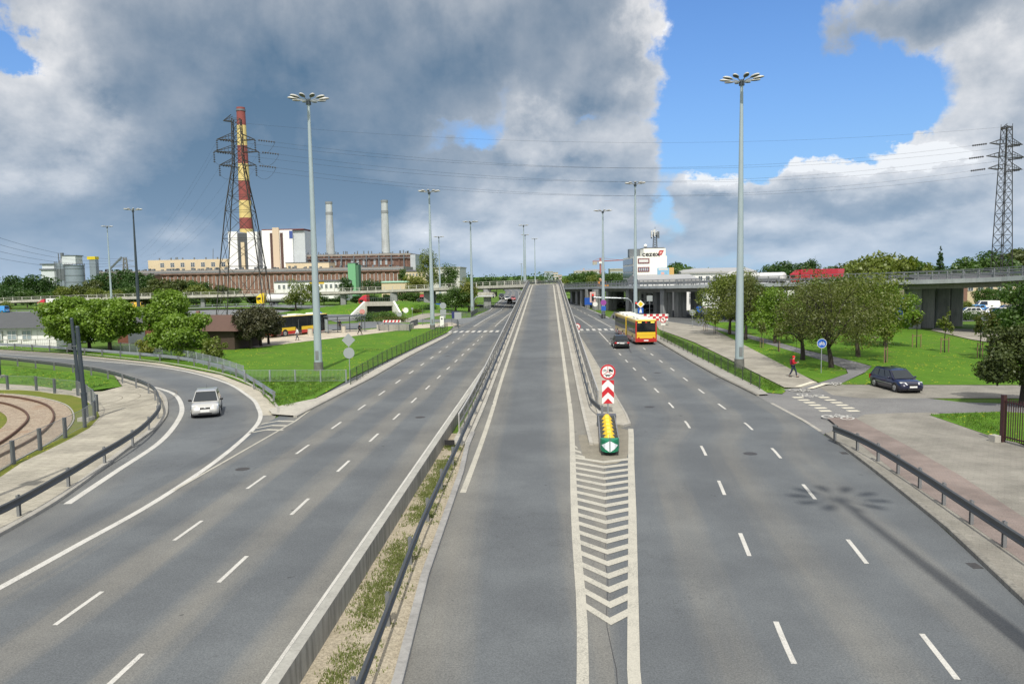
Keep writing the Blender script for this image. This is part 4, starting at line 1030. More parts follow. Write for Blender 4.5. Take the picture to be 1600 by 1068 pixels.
# low sheds behind the flyover
def shed(label, px0, px1, yt, D, m, dep=14, roofm=None, name='shed', wins=0, band=None, base=-1):
    x0, x1, zt = span(px0, px1, yt, D); t = thing(name, label, 'shed', ((x0 + x1) / 2, D, 0)); hw = (x1 - x0) / 2
    MB().bbox(-hw, hw, 0, dep, base, zt).build('wall', m, t)
    MB().loft([[(x, -.4, zt + .005), (x, dep * .5, zt + dep * .06), (x, dep + .4, zt + .005)] for x in (-hw - .3, hw + .3)]).build('roof', roofm or M_ROOFD, t)
    if wins: facade_windows(t, -hw * .92, hw * .92, -.01, zt - 2.6, zt - 1.1, wins, .5, M_WIN)
    if band: MB().bbox(band[0] * hw, band[1] * hw, -.12, -.01, zt - .9, zt - .1).build('sign_band', band[2], t)
    return t
shed('low white workshop with a yellow fascia band and small windows', 428, 540, 440, 300, M_WHITE, 10, wins=14, band=(.0, .40, mat('fascia_yellow', (.75, .50, .05), .6)))
shed('low hut with a pale green roof behind the flyover', 596, 640, 441, 290, M_CREAMW, 8, mat('roof_green', (.30, .52, .38), .7))
shed('pale cream block beyond the tall leafy trees', 632, 665, 424, 420, M_CREAMW, 15, wins=6)
t = thing('office_block', 'pale grey office block with cornice behind leafy trees beyond the flyover', 'building', (AT(692, 420, 330).x, 330, 0))
z_ = AT(690, 419, 330).z; MB().bbox(-7.5, 7.2, 0, 26, -1, z_).build('wall', mat('wall_palegrey', (.55, .55, .52), .75, noise=.08), t)
MB().bbox(-7.8, 7.5, -.3, 26.3, z_ + .003, z_ + .5).build('cornice', M_CONC, t); facade_windows(t, -7, 6.8, -.01, z_ - 4.5, z_ - 2, 5, .5)
# cement works: silos, tower, conveyor
D = 400
def cz(px, py): return AT(px, py, D)
t = thing('cement_silo', 'bluish ribbed cement silo with railings and a white top house', 'silo', (cz(118, 440).x, D, 0)); z_ = cz(118, 415).z; r = 4.7
autosmooth(MB().cyl((0, 0, -1), (0, 0, z_), r, None, 28).build('drum', M_SILVER, t))
for k in range(5): MB().cyl((0, 0, z_ * (k + .5) / 5), (0, 0, z_ * (k + .5) / 5 + .3), r + .12, None, 28).build('hoop', M_STEEL, t)
zt = cz(118, 400).z; MB().bbox(-r + .2, r * .6, -r * .7, r * .6, z_ + .8, zt).build('top_house', mat('cladding_white', (.56, .60, .64), .6, noise=.1), t)
MB().bbox(-r + .1, r * .7, -r * .75, r * .7, zt + .003, zt + .4).build('roof', M_STEEL, t)
b = MB()
for i in range(16):
    a = 2 * math.pi * i / 16; b.cyl((r * math.cos(a), r * math.sin(a), z_), (r * math.cos(a), r * math.sin(a), z_ + 1.3), .1, None, 4)
b.cyl((0, 0, z_ + .001), (0, 0, z_ + .35), r + .3, None, 24); b.build('railing', M_STEEL, t)
t = thing('cement_silo', 'narrow dark silo with a peaked hopper left of the white topped silo', 'silo', (cz(98, 440).x, D + 1, 0)); z_ = cz(98, 411).z; r = 3.3
autosmooth(MB().cyl((0, 0, -1), (0, 0, z_), r, None, 24).build('drum', M_SILVER, t))
MB().cyl((0, 0, z_ - 9), (0, 0, z_ - 3), r + .25, None, 16).build('pipe_cage', M_STEEL, t)
MB().cyl((0, 0, z_), (0, 0, z_ + 2.6), r * .75, .7, 12).build('hopper', M_STEEL, t); MB().bbox(-.6, .6, -.6, .6, z_ + 2.6, z_ + 5.5).build('filter', M_STEEL, t)
b = MB()
for i in range(14):
    a = 2 * math.pi * i / 14; b.cyl((r * 1.2 * math.cos(a), r * 1.2 * math.sin(a), -1), (r * 1.2 * math.cos(a), r * 1.2 * math.sin(a), z_ + .8), .13, None, 4)
b.build('stanchion', M_STEEL, t)
t = thing('elevator_tower', 'slim grey elevator tower with a bright yellow head', 'tower', (cz(142, 430).x, D + 2, 0)); z_ = cz(142, 405).z
MB().bbox(-1.7, 1.7, 0, 3, -1, z_).build('shaft', M_SILVER, t); MB().bbox(-2.6, 1.8, -.3, 3.3, z_, cz(142, 400.5).z).build('head', mat('head_yellow', (.70, .55, .02), .5), t)
MB().bar((1.7, 1.5, z_ * .45), (15.5, 1.5, z_ + 1), .8, .8).build('conveyor', M_STEEL, t)
t = thing('loading_house', 'white loading house with flat overhanging roofs left of the silos', 'building', (cz(70, 430).x, D + 4, 0)); z_ = cz(70, 422).z
MB().bbox(-4.6, 4.8, 0, 8, -1, z_).build('wall', MATS['cladding_white'], t); MB().bbox(-5.3, 5.2, -.5, 8.5, z_ + .003, z_ + .9).build('roof', M_STEEL, t)
MB().bbox(-4.2, 3.0, .5, 6, z_ + .9, z_ + 3).build('upper_room', MATS['cladding_white'], t); MB().bbox(-5.2, 3.6, 0, 6.5, z_ + 3.003, z_ + 3.6).build('upper_roof', M_STEEL, t)
MB().cyl((5.6, 0, 0), (5.6, 0, z_ + 9), .25, None, 6).build('vent_pipe', M_STEEL, t)
shed('brick store behind dark trees beside the cement works', 143, 240, 431, 440, M_BRICK, 10)
# lightning masts on the halls
t = thing('roof_mast', 'thin dark mast standing on the cream hall roof', 'mast', (AT(333, 410, 528).x, 528, AT(333, 405.5, 520).z)); MB().cyl((0, 0, -.2), (.5, 0, 7.8), .28, .18, 6).build('pole', M_STEEL, t); MB().bbox(-.6, .6, -.6, .6, -.2, .2).build('foot', M_STEEL, t)

# ---- right side: white office with rooftop mast and lettering
D = 205
x0, x1, zt = span(990, 1042, 400, D); xl = AT(973.5, 405, D + 26).x
t = thing('office_building', 'white office building with a red emblem sign, mast and dark ribbon windows', 'building', (x0, D, 0)); w = x1 - x0
MB().prism([(0, 0), (w, 0), (w, 26), (xl - x0, 26)], -1, zt).build('wall', mat('office_white', (.80, .79, .72), .65, noise=.04, nscale=.2), t)
zt2 = AT(1022, 388, D).z; xu = span(1005.5, 1040, 388, D)
MB().bbox(xu[0] - x0, xu[1] - x0, -.006, 12, zt - .01, zt2).build('upper_block', MATS['office_white'], t)
MB().bbox(xu[0] - x0 + .2, xu[1] - x0 - .2, .5, 11.5, zt2 + .003, zt2 + .25).build('roof', M_ROOFD, t)
MB().bbox(-.3 + (998 - 990) / FPX * D * 0 , xu[0] - x0 - .05, 8, 12, zt, zt + 2.2).build('plant_room', M_STEEL, t)
M_MAR = mat('frame_maroon', (.17, .06, .07), .6)
for (pa, pb, n) in ((403.5, 411.5, 1), (417, 424.5, 5)):
    za, zb = AT(1005, pb, D).z, AT(1005, pa, D).z; xa, xb = AT(996.5, 410, D).x - x0, AT(1014.7, 410, D).x - x0
    MB().bbox(xa, xb, -.14, -.002, za, zb).build('window_frame', M_MAR, t)
    if n == 1: MB().bbox(xa + .3, xb - .3, -.17, -.141, za + .3, zb - .3).build('blind_panel', M_FRAMEW, t)
    else:
        for i in range(n): s = (xb - xa - .4) / n; MB().bbox(xa + .25 + s * i, xa + .2 + s * (i + .72), -.17, -.141, za + .25, zb - .25).build('window', M_WINL, t)
# ribbon windows on the shaded side wall
d_ = Vector((xl - x0, 26, 0)); 
for k, py in enumerate((408, 420, 430.5, 441, 452, 463)):
    zc = AT(990, py, D).z; b = MB(); u = d_.normalized(); nrm = Vector((-u.y, u.x, 0))
    P0 = u * 1.0 + nrm * .03; P1 = d_ - u * 1.0 + nrm * .03
    b.loft([[q + Vector((0, 0, zc - .75)), q + Vector((0, 0, zc + .75)), q + nrm * .12 + Vector((0, 0, zc + .75)), q + nrm * .12 + Vector((0, 0, zc - .75))] for q in (P0, P1)]); b.build('ribbon_window', M_WIN, t)
facade_windows(t, .8, w - .6, -.01, 1.2, 2.8, 5, .5, M_WIN); facade_windows(t, .8, w - .6, -.01, 4.2, 5.6, 5, .5, M_WIN)
def text(name, s, size, loc, m, parent=None, rot=(math.pi / 2, 0, 0), ext=.02, sx=1.0, align='CENTER', bold=0.0):
    c = bpy.data.curves.new(name, 'FONT'); c.body = s; c.size = size; c.extrude = ext; c.align_x = align; c.align_y = 'CENTER'; c.offset = bold; c.resolution_u = 3
    c.materials.append(m); o = bpy.data.objects.new(name, c); COL.objects.link(o); o.location = loc; o.rotation_euler = rot; o.scale = (sx, 1, 1)
    me = bpy.data.meshes.new_from_object(o); COL.objects.unlink(o); bpy.data.objects.remove(o)
    o = bpy.data.objects.new(name, me); COL.objects.link(o); o.location = loc; o.rotation_euler = rot; o.scale = (sx, 1, 1)
    if parent: o.parent = parent
    return o
M_BLK = mat('lettering_black', (.012, .012, .014), .6)
q = AT(1017, 397, D); text('lettering', 'cezex', 1.75, (q.x - x0, -.06, q.z), M_BLK, t, sx=1.15, bold=.03)
q = AT(1029, 401.2, D); text('lettering', 'Papier na dziś', .62, (q.x - x0, -.06, q.z), M_BLK, t, sx=1.1) if False else None
def par(a, c, e_, f, m, y, nm): 
    P = [AT(*k, D) for k in (a, c, e_, f)]; MB().facing([(p.x - x0, p.z) for p in P], y).build(nm, m, t)
LOGO = mat('logo_red', (.42, .03, .04), .6); LOGO2 = mat('logo_pale', (.70, .40, .36), .6)
par((1027, 398.6), (1033.5, 398.6), (1037.4, 390.8), (1030.4, 391), LOGO, -.05, 'emblem'); par((1029.6, 396.3), (1032.6, 396.3), (1034.6, 393.2), (1031.5, 393.2), LOGO2, -.07, 'emblem_inset')
# mobile mast on its roof
q = AT(1023.5, 388, D + 5); t = thing('mobile_mast', 'lattice mobile phone mast with white panel antennas on the office roof', 'mast', (q.x, D + 5, zt2 + .25))
hh = AT(1023, 356, D + 5).z - zt2; b = MB()
for sx in (-.55, .55):
    for sy in (-.55, .55): b.bar((sx, sy, 0), (sx * .6, sy * .6, hh * .75), .12)
for k in range(7):
    z0_, z1_ = hh * .75 * k / 7, hh * .75 * (k + 1) / 7
    for s in (-1, 1): b.bar((-.5 * s, -.5, z0_), (.5 * s, -.5, z1_), .08); b.bar((-.5 * s, .5, z0_), (.5 * s, .5, z1_), .08)
b.cyl((0, 0, hh * .7), (0, 0, hh), .07, .05, 6); b.build('lattice', M_STEEL, t)
for i in range(7):
    a = i * .9; MB().bbox(-.16, .16, -.08, .08, -.9, .9).build('antenna_panel', M_FRAMEW if i % 3 else M_STEEL, t, loc=(1.0 * math.cos(a), 1.0 * math.sin(a), hh * (.62 + .05 * (i % 3))))
MB().cyl((0, 0, hh * .6), (0, 0, hh * .6 + .1), 1.05, None, 10).build('platform', M_STEEL, t)
t = thing('roof_dome', 'small white radome on the office roof edge', 'antenna', (AT(1008.5, 385, D + 3).x, D + 3, zt2 + .25)); MB().sphere((0, 0, .55), .5, 12, 8).build('dome', M_WHITE, t, smooth=True); MB().cyl((0, 0, 0), (0, 0, .2), .2).build('foot', M_STEEL, t)
# billboard
q = AT(1036, 430, 190); t = thing('billboard', 'blue billboard with an ochre side panel in front of the white office', 'billboard', (q.x, 190, 0))
za, zb = AT(1036, 429.5, 190).z, AT(1036, 418.3, 190).z; xa, xb, xc = (AT(k, 424, 190).x - q.x for k in (1027, 1045.5, 1053))
MB().bbox(xa, xb, -.1, .1, za, zb).build('board', mat('board_blue', (.22, .42, .58), .5, noise=.35, nscale=1.2), t); MB().bbox(xb + .01, xc, -.05, .15, za, zb + .05).build('side_panel', mat('board_ochre', (.52, .34, .12), .6, noise=.1), t)
MB().bbox(xa + .3, xb - .3, -.13, -.101, zb - .55, zb - .15).build('white_band', M_FRAMEW, t); MB().bbox(xa + .9, xb - 1.2, -.13, -.101, za + .15, za + .7).build('pink_band', mat('board_pink', (.62, .36, .32), .6), t)
for x in (xa + .5, xb): MB().bbox(x - .1, x + .1, .11, .3, -1, za).build('leg', M_STEEL, t)
# long white warehouses behind the right flyover
def warehouse(label, px0, px1, yt, D, dep=25, m=None, wins=0):
    x0, x1, zt = span(px0, px1, yt, D); t = thing('warehouse', label, 'warehouse', ((x0 + x1) / 2, D, 0)); hw = (x1 - x0) / 2
    MB().bbox(-hw, hw, 0, dep, -1, zt - .9).build('wall', m or M_WHITE, t)
    MB().loft([[(x, -.5, zt - .9), (x, -.5, zt - .4), (x, dep * .5, zt + .8), (x, dep + .5, zt - .4), (x, dep + .5, zt - .9)] for x in (-hw - .4, hw + .4)]).build('roof', mat('roof_pale', (.36, .36, .355), .6, noise=.15, nscale=.3), t)
    if wins: facade_windows(t, -hw, hw, -.01, 1.5, 4, wins, .45); facade_windows(t, -hw, hw, -.01, zt - 3.2, zt - 1.7, wins, .5)
    return t
warehouse('white warehouse with ribbon windows right of the office', 1000, 1090, 434, 178, wins=12)
warehouse('white warehouse with a shallow grey gable behind the trees', 1066, 1180, 422, 240, wins=10)
warehouse('long white shed glimpsed under the flyover behind parked cars', 1090, 1420, 441, 205, wins=18)
shed('cream two storey house beyond the lot of parked cars', 1440, 1625, 436, 180, M_CREAMW, 12, wins=11)
shed('red brick kiosk house between the flyover piers', 1452, 1512, 447, 172, M_BRICK, 8, wins=3)
# far blocks and cranes
def block(label, px0, px1, yt, D, m, rows=6, cols=6):
    x0, x1, zt = span(px0, px1, yt, D); t = thing('apartment_block', label, 'building', ((x0 + x1) / 2, D, 0)); hw = (x1 - x0) / 2
    MB().bbox(-hw, hw, 0, 15, -2, zt).build('wall', m, t); MB().bbox(-hw - .2, hw + .2, -.3, 15.3, zt + .003, zt + .8).build('parapet', M_CONC, t)
    for k in range(rows): MB().bbox(-hw * .92, hw * .92, -.2, -.01, zt - 3 * (k + 1), zt - 3 * k - 1.5).build('window_band', M_WINL, t)
block('distant blue grey apartment slab at the end of the ramp', 850.5, 864, 425, 900, mat('wall_bluegrey', (.30, .34, .40), .8))
block('distant cream apartment block right of the blue grey slab', 864.5, 872, 426, 905, mat('wall_pinkcream', (.62, .52, .42), .8))
block('distant pinkish apartment block lower than the cream one', 872.5, 878, 430, 910, mat('wall_pink', (.55, .42, .38), .8))
block('distant white block half hidden by trees left of the office', 897, 938, 424, 800, mat('wall_offwhite', (.60, .58, .54), .8))
block('distant olive block just left of the white office', 953, 974, 421, 600, mat('wall_olive', (.34, .33, .26), .8), 3)
def crane(label, px, yt, D, jl, jr, m):
    p = AT(px, yt, D); t = thing('tower_crane', label, 'crane', (p.x, D, 0)); b = MB()
    MB().bar((0, 0, 0), (0, 0, p.z), 1.6).build('mast', m, t); MB().bar((-jl, 0, p.z - 3), (jr, 0, p.z - 2), .9).build('jib', m, t)
    MB().bbox(-jl, -jl + 4, -1, 1, p.z - 6, p.z - 3.2).build('counterweight', M_CONC, t); b.bar((0, 0, p.z), (jr * .7, 0, p.z - 2), .25); b.bar((0, 0, p.z), (-jl, 0, p.z - 2.6), .25); b.build('tie_bar', m, t)
    MB().bbox(-1.2, 1.2, -1.6, -.81, p.z - 5, p.z - 3).build('cab', M_WHITE, t)
crane('distant red tower crane with a long jib left of the office', 938, 403, 700, 7, 26, mat('crane_red', (.32, .12, .12), .6))
crane('distant pale tower crane lower and farther than the red one', 912, 419, 900, 9, 26, mat('crane_pale', (.42, .34, .34), .6))

# ---- kiosks and sheds at the left
def hip(label, pts, h, roof_h, wall_m, roof_m, ov=.5, name='pavilion', cat='pavilion'):
    c = sum((Vector((*p, 0)) for p in pts), Vector()) / len(pts); t = thing(name, label, cat, (c.x, c.y, 0)); L_ = [(p[0] - c.x, p[1] - c.y) for p in pts]
    MB().prism(L_, 0, h).build('wall', wall_m, t)
    O = [(x + math.copysign(ov, x), y + math.copysign(ov, y)) for x, y in L_]
    a = Vector((*O[0], 0)); b_ = Vector((*O[1], 0)); c_ = Vector((*O[2], 0)); d = Vector((*O[3], 0))
    m1 = (a + d) / 2; m2 = (b_ + c_) / 2; r1 = m1.lerp(m2, .25); r2 = m1.lerp(m2, .75); up = Vector((0, 0, h)); hi = Vector((0, 0, h + roof_h))
    MB().add([a + up, b_ + up, c_ + up, d + up, r1 + hi, r2 + hi], [(0, 1, 5, 4), (1, 2, 5), (2, 3, 4, 5), (3, 0, 4), (3, 2, 1, 0)]).build('roof', roof_m, t)
    return t, L_
SLATE = mat('roof_felt', (.075, .08, .085), .85, noise=.2, nscale=1.0); BRN = mat('roof_brown', (.105, .062, .048), .9, noise=.25, nscale=2.0); WOODD = mat('timber_dark', (.06, .04, .03), .8, noise=.3, nscale=3)
p, L_ = hip('low white pavilion with a dark felt roof beside the big maple', [(-86, 101.5), (-66.5, 100.5), (-66.8, 109.5), (-86, 111)], 2.6, 1.9, M_WHITE, SLATE, .9)
facade_windows(p, L_[0][0] + 8, L_[1][0] - 1, -4.85, .9, 2.2, 5, .6, M_WINL)
rail_on('pale slatted terrace rail in front of the dark roofed pavilion', [(-84, 99.2, .05), (-64.5, 98.3, .05)], 1.1, 2.0, M_RLG, 2, baluster=.25, name='terrace_rail', group=None)
p, L_ = hip('brown hip roofed timber kiosk beside the dark copper tree', [(-47.5, 93.5), (-38.2, 91.5), (-37.5, 98), (-46.8, 100)], 2.4, 1.8, WOODD, BRN, .8, name='kiosk', cat='kiosk')
MB().bbox(-1.0, .2, -4.2, -4.0, .9, 2.0).build('shutter', M_STEEL, p); MB().bbox(-2.6, -2.2, .6, 1.0, 3.9, 4.7).build('chimney', M_BRICK, p)
p, L_ = hip('small rust red flat kiosk under the leafy trees', [(-60, 104), (-54, 103), (-53.6, 107), (-59.6, 108)], 2.9, .5, mat('wall_rust', (.16, .06, .04), .8, noise=.25), M_ROOFD, .25, name='kiosk', cat='kiosk')
MB().bbox(-1.2, 1.2, -2.35, -2.1, .1, 2.1).build('door', M_STEEL, p)
p, L_ = hip('long white flat roofed stall behind the brown kiosk', [(-49.5, 110), (-43.6, 109), (-43.2, 112), (-49, 113)], 2.7, .25, M_WHITE, M_WHITE, .2, name='kiosk', cat='kiosk')
MB().bbox(-3, 3, -2.6, -2.4, 1.0, 2.1).build('window', M_WIN, p)

# ================================================================ lamps, pylons, signs
M_POLE = mat('pole_paint', (.33, .40, .43), .5, .1, noise=.10, nscale=.8)
M_LUMT = mat('luminaire_top', (.46, .46, .44), .45, .1); M_LUMB = mat('luminaire_underside', (.05, .052, .055), .4)
M_DARKP = mat('pole_dark', (.045, .06, .075), .5, .3, noise=.15)
def make_lamp(h=24.4, pole_m=None, n=10):
    t = thing('mast_lamp', '', 'street lamp', (0, 0, 0))
    autosmooth(MB().tube([(0, 0, .0), (0, 0, h * .25), (0, 0, h * .5), (0, 0, h * .75), (0, 0, h)], [.37, .32, .255, .19, .125], 16).build('pole', pole_m or M_POLE, t))
    autosmooth(MB().cyl((0, 0, -.05), (0, 0, .85), .44, .42, 16).build('base_collar', mat('lamp_collar', (.13, .13, .125), .8, noise=.4, nscale=3), t))
    MB().bbox(-.14, .14, -.40, -.33, 1.1, 1.9).build('hatch', M_POST, t)
    MB().cyl((0, 0, h - .25), (0, 0, h + .22), .24, .20, 12).build('hub', M_DARKP, t)
    b = MB(); nu, nv = 12, 6
    top = MB(); top.sphere((1.38, 0, 0), (.48, .23, .17), 14, 8)
    for i, v in enumerate(top.v):
        if v[2] < -.02: top.v[i] = (v[0], v[1], -.02 - (abs(v[2]) - .02) * .25)
    top.m = [1 if all(top.v[j][2] < -.015 for j in f) else 0 for f in top.f]
    lme = top.mesh('luminaire', [M_LUMT, M_LUMB], True); am = MB().bar((.15, 0, -.06), (1.05, 0, 0), .07).mesh('arm', M_GALV)
    for i in range(n):
        a = 2 * math.pi * (i + .35) / n
        o = bpy.data.objects.new('luminaire', lme); COL.objects.link(o); o.parent = t; o.location = (0, 0, h + .1); o.rotation_euler = (0, -R_(7), a)
        q = bpy.data.objects.new('arm', am); COL.objects.link(q); q.parent = o
    return t
LG = 'tall lamps with flower heads along the roads'
lamp = make_lamp()
lamps = [
 ((-21.28, 69.65), 24.31, 'tall flower head lamp on the lawn behind the two blank round signs'),
 ((16.78, 68.24), 24.6, 'tall flower head lamp between the right footpath and its green fence'),
 ((-18.81, 123.79), 21.9, 'flower head lamp on the grass by the left zebra crossing'),
 ((-17.43, 175.66), 20.6, 'flower head lamp beside the shrubs in front of the left flyover'),
 ((15.01, 133.15), 23.5, 'flower head lamp behind the bus near the no left turn sign'),
 ((10.7, 150.0), 20.4, 'flower head lamp with a purple disc by the traffic light gantry'),
 ((AT(175, 480, 248).x, 248), 26.5, 'pale flower head lamp rising out of the big maple crown'),
 ((AT(688, 470, 255).x, 255), 21.5, 'thin far lamp behind the left flyover and the leafy trees'),
 ((-8.2, 268), 25.5, 'far lamp left of the ramp crest, taller of the close pair'),
 ((-9.5, 330), 25.5, 'far lamp left of the ramp crest, shorter of the close pair'),
 ((-6.9, 420), 28, 'very far lamp nearest to the ramp crest'),
 ((AT(815, 440, 560).x, 560), 17, 'tiny far lamp beyond the left flyover deck'),
 ((10.75, 9.1), 24.4, 'flower head lamp at the right kerb that throws its shadow on the road'),
]
for i, ((x, y), h, lab) in enumerate(lamps):
    o = place(lamp, i == 0, (x, y, .05), rnd.uniform(0, .3) if i > 1 else .12 * i, lab, LG, (1, 1, h / 24.4))
dl = make_lamp(23.0, M_DARKP); dl.location = (*G(218, 505), 0); dl['label'] = 'dark painted mast lamp between the maple and the shrubs'; dl['group'] = LG

# ---- lattice pylons
M_LAT = mat('lattice_steel', (.035, .034, .032), .7, .1, noise=.3, nscale=.5)
M_LATB = mat('lattice_steel_pale', (.20, .20, .19), .6, .4, noise=.3, nscale=.5)
def pylon(label, loc, rz, levels, arms, wmain=.22, wb=.10, mats=None, lean=0.0):
    """levels: (z, half width); arms: (z, reach left, reach right)"""
    m = mats or M_LAT; t = thing('lattice_pylon', label, 'pylon', loc, rz); b = MB(); leg = [MB() for _ in range(4)]
    C = [(-1, -1), (1, -1), (1, 1), (-1, 1)]
    for (z0, w0), (z1, w1) in zip(levels, levels[1:]):
        n = max(1, round((z1 - z0) / ((w0 + w1) * 1.05)))
        for i, (sx, sy) in enumerate(C): leg[i].bar((sx * w0, sy * w0, z0), (sx * w1, sy * w1, z1), wmain)
        for k in range(n):
            za, zb = z0 + (z1 - z0) * k / n, z0 + (z1 - z0) * (k + 1) / n; wa, wc = w0 + (w1 - w0) * k / n, w0 + (w1 - w0) * (k + 1) / n
            for i in range(4):
                p, q = C[i], C[(i + 1) % 4]
                b.bar((p[0] * wa, p[1] * wa, za), (q[0] * wc, q[1] * wc, zb), wb); b.bar((q[0] * wa, q[1] * wa, za), (p[0] * wc, p[1] * wc, zb), wb)
                b.bar((p[0] * wc, p[1] * wc, zb), (q[0] * wc, q[1] * wc, zb), wb)
    for l in leg: l.build('leg', m, t)
    b.build('bracing', m, t)
    def w_at(z): return at_y([(w, zz) for zz, w in levels], z)
    for z, rl, rr in arms:
        w = w_at(z)
        for s, r in ((-1, rl), (1, rr)):
            if not r: continue
            a = MB(); tip = Vector((s * r, 0, z + .15))
            for sy in (-1, 1): a.bar((s * w, sy * w, z), tip, .13); a.bar((s * w, sy * w, z + 1.3), tip, .11)
            for k in range(1, 5):
                f = k / 5; p = Vector((s * (w + (r - w) * f), 0, 0)); yy = w * (1 - f)
                a.bar((p.x, -yy, z + .15 * f), (p.x, yy, z + .15 * f), .07); a.bar((p.x, -yy, z + .15 * f), (p.x, -yy, z + 1.3 - 1.15 * f), .07)
            a.build('crossarm', m, t)
    return t
px_ = G(384, 500); 
PL = Vector((AT(384, 470, 163).x, 163, 0)); HP = AT(370, 186, 163).z
def pz(py): return AT(372, py, 163).z
lv = [(0, 5.0), (pz(416), 3.9), (pz(330), 2.6), (pz(256), 1.05), (HP, .85)]
arms_l = [(pz(190), 2.7, 0), (pz(219), 4.2, 3.6), (pz(238), 4.9, 4.3), (pz(259), 3.9, 3.6)]
pl = pylon('big dark lattice pylon standing in front of the striped chimney', PL + Vector((-.2, 0, 0)), R_(10), lv, arms_l, .17, .08)
for k, (sx, sy) in enumerate(((-1, -1), (1, -1), (1, 1), (-1, 1))): MB().bbox(-.6, .6, -.6, .6, -.3, .5).build('footing', M_CONC, pl, loc=(sx * 5.0, sy * 5.0, 0))
PR = Vector((AT(1564, 440, 186).x, 186, 0)); HR = AT(1571, 198, 186).z
def pzr(py): return AT(1570, py, 186).z
lvr = [(0, 1.7), (pzr(400), 1.45), (pzr(300), 1.1), (pzr(200), .78), (HR, .78)]
arms_r = [(pzr(203), 1.8, 1.8), (pzr(226), 5.0, 5.0), (pzr(246), 5.8, 5.8), (pzr(265), 5.2, 5.2)]
pr = pylon('slim dark lattice pylon behind the right flyover', PR, R_(20), lvr, arms_r, .14, .065)
# insulators: dark rods at the arm tips, wires across the sky
M_INS = mat('insulator', (.035, .03, .03), .3); M_WIRE = mat('wire', (.03, .032, .036), .5, .4)
def arm_pt(base, rz, r, z): c, s = math.cos(rz), math.sin(rz); return Vector((base.x + c * r, base.y + s * r, z))
def insulator(t, a, b_, n=7):
    a = a - Vector(t.location); b_ = b_ - Vector(t.location); M = Matrix.Rotation(-t.rotation_euler.z, 3, 'Z'); a = M @ a; b_ = M @ b_
    b = MB(); b.cyl(a, b_, .05, None, 5)
    for i in range(n): c = a.lerp(b_, (i + .5) / n); d = (b_ - a).normalized() * .07; b.cyl(c - d, c + d, .21, None, 7)
    b.build('insulator', M_INS, t)
def wire(label, a, c, sag, r=.011, n=36):
    o = a.copy(); t = MB(); pts = [a.lerp(c, i / n) + Vector((0, 0, -sag * 4 * (i / n) * (1 - i / n))) - o for i in range(n + 1)]
    t.tube(pts, r, 4); ob = t.build('power_line', M_WIRE, None, loc=o); return tag(ob, label, 'power line', 'power lines between the pylons')
lvln = ('upper', 'middle', 'lower')
for k, (al, ar) in enumerate(zip(arms_l[1:], arms_r[1:])):
    bl, br = PL + Vector((-.2, 0, 0)), PR
    for s in (-1, 1):
        A = arm_pt(bl, R_(10), (al[1] if s < 0 else al[2]) * s, al[0] + .1); C_ = arm_pt(br, R_(20), ar[1] * s, ar[0] + .1)
        d = (C_ - A).normalized(); d.z = -.12
        A2 = A + d * 4.2; C2 = C_ - Vector((d.x, d.y, .12)) * 4.2
        insulator(pl, A + d * .6, A2); insulator(pr, C2, C_ - Vector((d.x, d.y, .12)) * .6)
        insulator(pl, A, A + Vector((0, 0, -2.3)), 5)
        for j, off in enumerate((-.22, .22)):
            wire('%s power line, %s strand of the %s pair, from pylon to pylon' % (lvln[k], ('front', 'back')[j], ('near', 'far')[s > 0]), A2 + Vector((off * .3, off, 0)), C2 + Vector((off * .3, off, 0)), 5.2 + k * .3)
        # spans leaving beyond either pylon
        d2_ = Vector((-.55, .83, -.02)); E_ = A + d2_ * 260 + Vector((0, 0, -12)); wire('%s power line of the %s side running back from the big pylon' % (lvln[k], ('near', 'far')[s > 0]), A + Vector((0, 0, -.3)), E_, 6)
        E_ = C_ + Vector((120, -35, 3)); wire('%s power line of the %s side leaving the slim right pylon' % (lvln[k], ('near', 'far')[s > 0]), C_ + Vector((0, 0, -.1)), E_, 3)
        dj = [A2.lerp(A + Vector((0, 0, -2.0)), f) + Vector((0, 0, -1.6 * 4 * f * (1 - f))) for f in [i / 8 for i in range(9)]]
        M = Matrix.Rotation(-pl.rotation_euler.z, 3, 'Z'); MB().tube([M @ (p - Vector(pl.location)) for p in dj], .03, 4).build('jumper', M_WIRE, pl)
wire('highest earth wire from the big pylon to the slim one', arm_pt(PL, R_(10), -2.7, arms_l[0][0]), arm_pt(PR, R_(20), 0, HR), 4.0, .018)
for lab, px, yt, D in (('small far pylon right of the cement works', 195, 402, 420), ('small far pylon over the cream hall', 276, 402, 640)):
    p = AT(px, yt, D); h = p.z
    pylon(lab, (p.x, D, 0), R_(20), [(0, 3.2), (h * .6, 1.3), (h, .7)], [(h * .9, 4.5, 4.5), (h * .76, 6, 6)], .35, .2, M_LATB)
for k in range(4):
    A = AT(-60, 350 + 13 * k, 300); C_ = AT(190, 404 + 3 * k, 420); wire('far power line %s above the dark treeline at the left' % ('highest', 'second from the top', 'third from the top', 'lowest')[k], A, C_, 4, .06)

